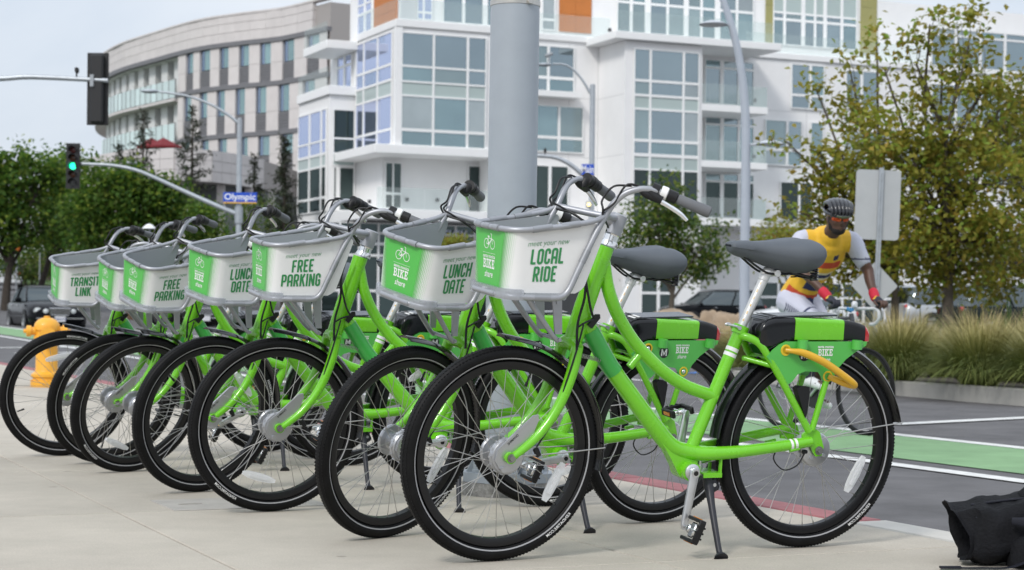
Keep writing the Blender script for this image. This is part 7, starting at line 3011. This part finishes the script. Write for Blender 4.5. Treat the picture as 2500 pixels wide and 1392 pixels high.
# torso, neck, head
limb(b, [(.16, 0, 1.04), (.27, 0, 1.19), (.41, 0, 1.36), (.52, 0, 1.48), (.62, 0, 1.54)], [.125, .118, .130, .128, .078])
limb(b, [(.60, 0, 1.53), (.69, 0, 1.585), (.745, 0, 1.62)], [.068, .062, .060])
b.ball(head_c, (.102, .080, .116), 18, 14, HR)
b.ball(hp(.045, 0, -.065), (.055, .054, .055), 14, 10, HR)           # jaw
b.ball(hp(.06, 0, .03), (.045, .06, .03), 14, 10, HR)                # brow
b.tube([hp(.088, 0, .018), hp(.112, 0, -.018), hp(.096, 0, -.03)], [.008, .016, .012], 10)   # nose
for s in (-1, 1):
    b.ball(hp(.107, s * .012, -.026), .009, 8, 6)
    b.ball(hp(-.008, s * .078, -.005), (.018, .008, .03), 10, 8, HR)  # ears
    b.ball(hp(.065, s * .036, -.015), (.03, .026, .03), 10, 8, HR)    # cheeks
b.tube([hp(.086, -.026, -.057), hp(.099, 0, -.055), hp(.086, .026, -.057)], [.005, .010, .005], 8)
b.tube([hp(.084, -.022, -.070), hp(.095, 0, -.071), hp(.084, .022, -.070)], [.005, .010, .005], 8)
for s in (-1, 1):
    sh = V((.535, s * .200, 1.50)); el = V((.645, s * .315, 1.265)); wr_ = V((.835, s * .235, 1.055))
    limb(b, [(.52, s * .08, 1.49), sh, sh.lerp(el, .5), el], [.085, .066, .053, .043])
    limb(b, [el, el.lerp(wr_, .35), wr_], [.043, .041, .028])
    hip = V((.19, s * .088, 1.02))
    kn = V((.555, s * .105, .87)) if s < 0 else V((.47, s * .105, .70))
    an = V((.47, s * .11, .455)) if s < 0 else V((.27, s * .11, .30))
    limb(b, [hip, hip.lerp(kn, .45), kn], [.100, .086, .058])
    limb(b, [kn, kn.lerp(an, .35) + V((-.02, 0, 0)), an], [.055, .056, .036])
    ft = an + V((.09, 0, -.07))
    limb(b, [an, an + V((-.02, 0, -.06)), ft, ft + V((.08, 0, -.02))], [.034, .032, .034, .026])
obj("body", remesh(b, .0095, skin, "body", 3), P)

# jersey
b = MB()
limb(b, [(.17, 0, 1.06), (.27, 0, 1.195), (.41, 0, 1.36), (.52, 0, 1.48), (.605, 0, 1.53)], [.142, .137, .148, .146, .094])
for s in (-1, 1):
    b.ball((.43, s * .055, 1.36), (.115, .10, .12))
    sh = V((.535, s * .203, 1.50)); el = V((.645, s * .315, 1.265))
    b.ball((.44, s * .09, 1.40), (.12, .10, .13))
    limb(b, [(.515, s * .07, 1.49), sh, sh.lerp(el, .4), sh.lerp(el, .68)], [.098, .081, .069, .060])


def jersey_pick(c_):
    if abs(c_.y) > .172:
        t_ = (1.50 - c_.z) / .245
        return 2 if .54 < t_ < .60 else 1
    # prints across the chest (front = low side of the leaning torso)
    f = (c_.x - .16) * .63 + (c_.z - 1.04) * .775       # along the back
    d = -(c_.x - .16) * .775 + (c_.z - 1.04) * .63      # out of the back
    if d < .02:
        if .42 < f < .48 and abs(c_.y) < .12:
            return 3
        if .30 < f < .375 and abs(c_.y) < .145:
            return 4 if not (.32 < f < .355 and abs(c_.y) < .1) else 2
        if .19 < f < .26 and abs(c_.y) < .09:
            return 2
        if .09 < f < .15:
            return 3
        if .50 < f < .55 and .03 < c_.y < .08:
            return 2
    return 0


obj("jersey", remesh(b, .0095, [j_yel, j_whi, j_nav, j_red, j_cream], "jersey", 3, jersey_pick), P)
b = MB()
limb(b, [(.12, 0, 1.03), (.20, 0, 1.07)], [.135, .140])
for s in (-1, 1):
    hip = V((.19, s * .088, 1.02))
    kn = V((.555, s * .105, .87)) if s < 0 else V((.47, s * .105, .70))
    limb(b, [hip, hip.lerp(kn, .45), hip.lerp(kn, .80)], [.112, .098, .078])


def shorts_pick(c_):
    if abs(c_.y) < .045:
        return 1
    kx = V((.555, -.105, .87)) if c_.y < 0 else V((.47, .105, .70))
    hx = V((.19, math.copysign(.088, c_.y), 1.02))
    t_ = (c_ - hx).dot(kx - hx) / (kx - hx).length_squared
    return 1 if .73 < t_ < .78 else 0


obj("shorts", remesh(b, .0095, [j_whi, j_nav], "shorts", 3, shorts_pick), P)
# script-like strokes down the right thigh
hip, kn = V((.19, -.088, 1.02)), V((.555, -.105, .87))
ax = (kn - hip).normalized()
ou = (V((0, -1, 0)) - ax * V((0, -1, 0)).dot(ax)).normalized()
up_ = ou.cross(ax)
m_ = MB()
for k in range(7):
    t = .24 + k * .065
    q = hip.lerp(kn, t) + ou * (.104 - .012 * k / 7)
    m_.tube([q + up_ * .028 - ax * .004, q + up_ * .0 + ax * .006, q - up_ * (.026 if k % 3 else .04) - ax * .002], .0035, 5, smooth=3)
m_.build("shorts_print", j_nav, P, 50)

for s in (-1, 1):
    wr_ = V((.835, s * .235, 1.055)); el = V((.645, s * .315, 1.265))
    dirw = (wr_ - el).normalized()
    b = MB()
    limb(b, [wr_ - dirw * .06, wr_ - dirw * .005], [.041, .038])
    obj("glove_cuff", remesh(b, .008, g_red, "glove_cuff", 2), P)
    # hand: palm over the brake hood, four fingers wrapped round it and a thumb on the inner side
    b = MB()
    pc = wr_ + V((.045, 0, -.022))
    b.box(pc, (.088, .078, .03), Matrix.Rotation(.35, 3, 'Y'), bev=.013)
    limb(b, [wr_, pc], [.030, .030])
    obj("glove", remesh(b, .006, [g_dk, g_yel], "glove", 2, lambda c_: 1 if c_.x < .865 and c_.z > 1.045 else 0), P)
    b = MB()
    for k, ln in enumerate((.9, 1.0, .95, .78)):
        yb = (k - 1.5) * .0185
        k0 = pc + V((.036, yb, -.004))
        b.tube([k0 - V((.02, 0, 0)), k0 + V((.014, 0, -.004)), k0 + V((.030 * ln, 0, -.026)), k0 + V((.020 * ln, 0, -.050 * ln)), k0 + V((.002, 0, -.056 * ln))], [.0095, .0095, .009, .0085, .007], 8, smooth=3)
    t0 = pc + V((-.012, -s * .036, -.004))
    b.tube([t0, t0 + V((.02, -s * .008, -.016)), t0 + V((.042, -s * .002, -.034))], [.011, .0105, .008], 8, smooth=3)
    b.build("fingers", g_dk if s < 0 else skin, P, 60)
    an = V((.47, s * .11, .455)) if s < 0 else V((.27, s * .11, .30))
    b = MB(); limb(b, [an + V((.01, 0, .05)), an + V((-.005, 0, -.02))], [.042, .040]); obj("sock", remesh(b, .008, g_dk, "sock", 2), P)
    b = MB()
    ft = an + V((.09, 0, -.075))
    limb(b, [an + V((-.03, 0, -.055)), an + V((.03, 0, -.06)), ft, ft + V((.085, 0, -.022))], [.040, .042, .040, .028])
    obj("shoe", remesh(b, .008, shoe_w, "shoe", 2), P)
# beard, sunglasses, helmet
b = MB()
b.ball(hp(.046, 0, -.080), (.056, .056, .042), 14, 10, HR)
for s in (-1, 1):
    b.ball(hp(.022, s * .056, -.045), (.03, .018, .045), 10, 8, HR)
obj("beard", remesh(b, .006, beard_m, "beard", 2), P)
m_ = MB()
for s in (-1, 1):
    rings = []
    for i in range(7):
        y = s * (.006 + i * .0105)
        x = .108 - (y / .075) ** 2 * .040
        hgt = .021 * (1 - .35 * (i / 6) ** 2)
        rings.append([hp(x, y, .016 + hgt * .75), hp(x + .003, y, .016), hp(x - .002, y, .014 - hgt), hp(x - .006, y, .014 - hgt), hp(x - .006, y, .016 + hgt * .75)])
    m_.ring_loft(rings)
sg = m_.build("sunglasses", lens_o, P, 50)
m_ = MB()
for s in (-1, 1):
    m_.tube([hp(.068, s * .069, .024), hp(.03, s * .080, .022), hp(-.012, s * .083, .012)], .0035, 6)
m_.tube([hp(.108, -.008, .028), hp(.112, 0, .027), hp(.108, .008, .028)], .004, 6)
m_.build("glasses_frame", helm_k, sg, 40)
hl = empty("helmet", P)
ribs = []
for (y, r) in ((-.075, .80), (-.052, .92), (-.027, .985), (0, 1.0), (.027, .985), (.052, .92), (.075, .80)):
    pts = []
    for k in range(9):
        a = radians(-8 + 188 * k / 8)
        pts.append(hp(.122 * cos(a) * (1.0 if cos(a) > 0 else 1.12) * r, y * (1 + .12 * sin(a)), .045 + .098 * sin(a) * r))
    m_ = MB(); m_.tube(pts, [.010, .014, .016, .017, .017, .017, .016, .014, .010], 8, smooth=2); m_.build("shell_rib", helm_k, hl, 50)
m_ = MB()
rim = [hp(.122 * cos(a) * (1 if cos(a) > 0 else 1.12), .097 * sin(a), .048 - .012 * cos(a)) for a in [2 * pi * k / 24 for k in range(24)]]
m_.tube(rim, .015, 8, closed=True)
m_.ball(hp(-.005, 0, .048), (.105, .078, .085), 18, 10, HR)
m_.build("shell", helm_k, hl, 50)
m_ = MB(); m_.tube([hp(.108, -.06, .040), hp(.145, -.03, .036), hp(.152, 0, .035), hp(.145, .03, .036), hp(.108, .06, .040)], [.006, .009, .010, .009, .006], 8, smooth=3, flat=.5)
m_.build("helmet_peak", mat("helmet_peak", (.05, .07, .03), .5), hl, 50)
m_ = MB()
for s in (-1, 1):
    m_.tube([hp(.03, s * .082, .03), hp(.035, s * .076, -.04), hp(.05, s * .035, -.105), hp(.055, 0, -.115)], .004, 6, smooth=3)
m_.build("chin_strap", helm_k, hl, 50)

# the cyclist's own bicycle
RB = empty("road_bicycle", loc=(R0.x, R0.y, -.14), rot=(0, 0, hang))
tag(RB, "dark slim-tyred road bicycle ridden by the cyclist in yellow", "bicycle")
rb_frame = mat("roadbike_frame", (.03, .032, .036), .25, coat=.6)
rb_white = mat("roadbike_white", (.6, .62, .64), .3)
rb_blue = mat("roadbike_blue", (.05, .22, .45), .35)
for x, nm in ((0, "rear_wheel"), (1.0, "front_wheel")):
    w_ = empty(nm, RB, Matrix.Translation((x, 0, .336)))
    m_ = MB(); m_.lathe([(.323 + .0125 * cos(2 * pi * k / 10), .0125 * sin(2 * pi * k / 10)) for k in range(10)], axis=(0, 1, 0), n=64, closed_prof=True); m_.build("tyre", rubber, w_, 60)
    m_ = MB(); m_.lathe([(.296, -.009), (.314, -.010), (.314, .010), (.296, .009)], axis=(0, 1, 0), n=64, closed_prof=True); m_.build("rim", rim_m, w_, 40)
    m_ = MB()
    for k in range(24):
        a = 2 * pi * k / 24
        s = 1 if k % 2 else -1
        m_.tube([V((.02 * cos(a + .9), s * .025, .02 * sin(a + .9))), V((.297 * cos(a), 0, .297 * sin(a)))], .0012, 4, caps=False)
    m_.build("spokes", spoke_m, w_, 50)
    m_ = MB(); m_.lathe([(.006, -.06), (.006, -.035), (.024, -.03), (.012, -.02), (.012, .02), (.024, .03), (.006, .035), (.006, .06)], axis=(0, 1, 0), n=18); m_.build("hub", alloy, w_, 40)
m_ = MB()
m_.tube([(.86, 0, .82), (.83, 0, .93)], .019, 14)
m_.tube([(.86, 0, .84), (.42, 0, .285)], .019, 14)
m_.tube([(.845, 0, .90), (.255, 0, .86)], .015, 14)
m_.tube([(.42, 0, .285), (.255, 0, .88)], .0155, 14)
for s in (-1, 1):
    m_.tube([(.42, s * .02, .285), (0, s * .062, .336)], .010, 10)
    m_.tube([(.265, s * .015, .83), (0, s * .062, .336)], .008, 10)
    m_.tube([(.868, s * .03, .80), (.90, s * .05, .68), (.96, s * .055, .45), (1.0, s * .055, .336)], [.013, .012, .010, .009], 10, smooth=3)
m_.cyl((.42, -.036, .285), (.42, .036, .285), .022, n=16)
m_.build("frame", rb_frame, RB, 45)
m_ = MB(); m_.tube([(.255, 0, .86), (.225, 0, .955)], .0135, 12); m_.build("seat_post", trim_k, RB, 40)
m_ = MB(); m_.ring_loft([[V((x, w * cos(2 * pi * k / 12), z + hh * sin(2 * pi * k / 12))) for k in range(12)] for x, w, z, hh in ((.36, .008, .962, .008), (.33, .02, .965, .014), (.24, .03, .966, .016), (.14, .062, .970, .018), (.09, .066, .974, .017), (.075, .04, .976, .01))]); m_.build("saddle", trim_k, RB, 50)
m_ = MB(); m_.box((.10, 0, .89), (.13, .075, .095), Matrix.Rotation(-.3, 3, 'Y'), bev=.025); m_.build("saddle_bag", trim_k, RB, 40)
m_ = MB()
m_.tube([(.83, 0, .955), (.80, 0, .965), (.78, 0, .968)], .016, 12)
m_.tube([(.835, 0, .95), (.835, 0, .975)], .018, 12)
m_.build("stem", rb_blue, RB, 40)
m_ = MB()
pts = [(.79, -.13, .972), (.79, 0, .972), (.79, .13, .972)]
for s in (-1, 1):
    m_.tube([(.78, 0, .97), (.79, s * .14, .972), (.80, s * .20, .972), (.86, s * .215, .972), (.90, s * .217, .945), (.895, s * .218, .89), (.85, s * .22, .855), (.80, s * .22, .85)], .013, 10, smooth=4)
m_.build("handlebar", rb_white, RB, 45)
for s in (-1, 1):
    m_ = MB(); m_.tube([(.85, s * .23, .975), (.89, s * .231, .985), (.925, s * .231, 1.01), (.93, s * .231, 1.03)], [.016, .018, .017, .010], 10, smooth=3); m_.build("brake_hood", trim_k, RB, 45)
    m_ = MB(); m_.tube([(.925, s * .218, .995), (.94, s * .219, .95), (.92, s * .221, .88)], [.007, .007, .005], 8, smooth=3); m_.build("brake_lever", alloy, RB, 45)
m_ = MB(); m_.box((.81, .05, 1.0), (.045, .05, .06), bev=.015); m_.build("bar_lamp", rb_white, RB, 40)
m_ = MB(); m_.cyl((.42, -.05, .285), (.42, -.046, .285), .098, n=40); m_.build("chainring", trim_k, RB, 40)
for s, px, pz in ((-1, .555, .385), (1, .285, .185)):
    m_ = MB(); m_.tube([(.42, s * .055, .285), (px, s * .07, pz)], [.014, .010], 10); m_.build("crank_arm", alloy, RB, 40)
    m_ = MB(); m_.box((px, s * .11, pz), (.07, .07, .018), bev=.005); m_.build("pedal", trim_k, RB, 40)
m_ = MB()
m_.tube([(.42, -.048, .382), (.0, -.048, .370)], .004, 6)
m_.tube([(.42, -.048, .188), (.05, -.048, .25), (.0, -.048, .300)], .004, 6)
m_.build("chain", galv_dark, RB, 40)

# the rider turns head and shoulders towards the camera
for o in P.children_recursive:
    if o.type == 'MESH':
        for v_ in o.data.vertices:
            k = max(0.0, min(1.0, (v_.co.z - 1.12) / .36))
            k = k * k * (3 - 2 * k)
            if k > 0:
                a = radians(-20) * k
                x, y = v_.co.x - .52, v_.co.y
                v_.co.x = .52 + x * cos(a) - y * sin(a)
                v_.co.y = x * sin(a) + y * cos(a)
        o.data.update()
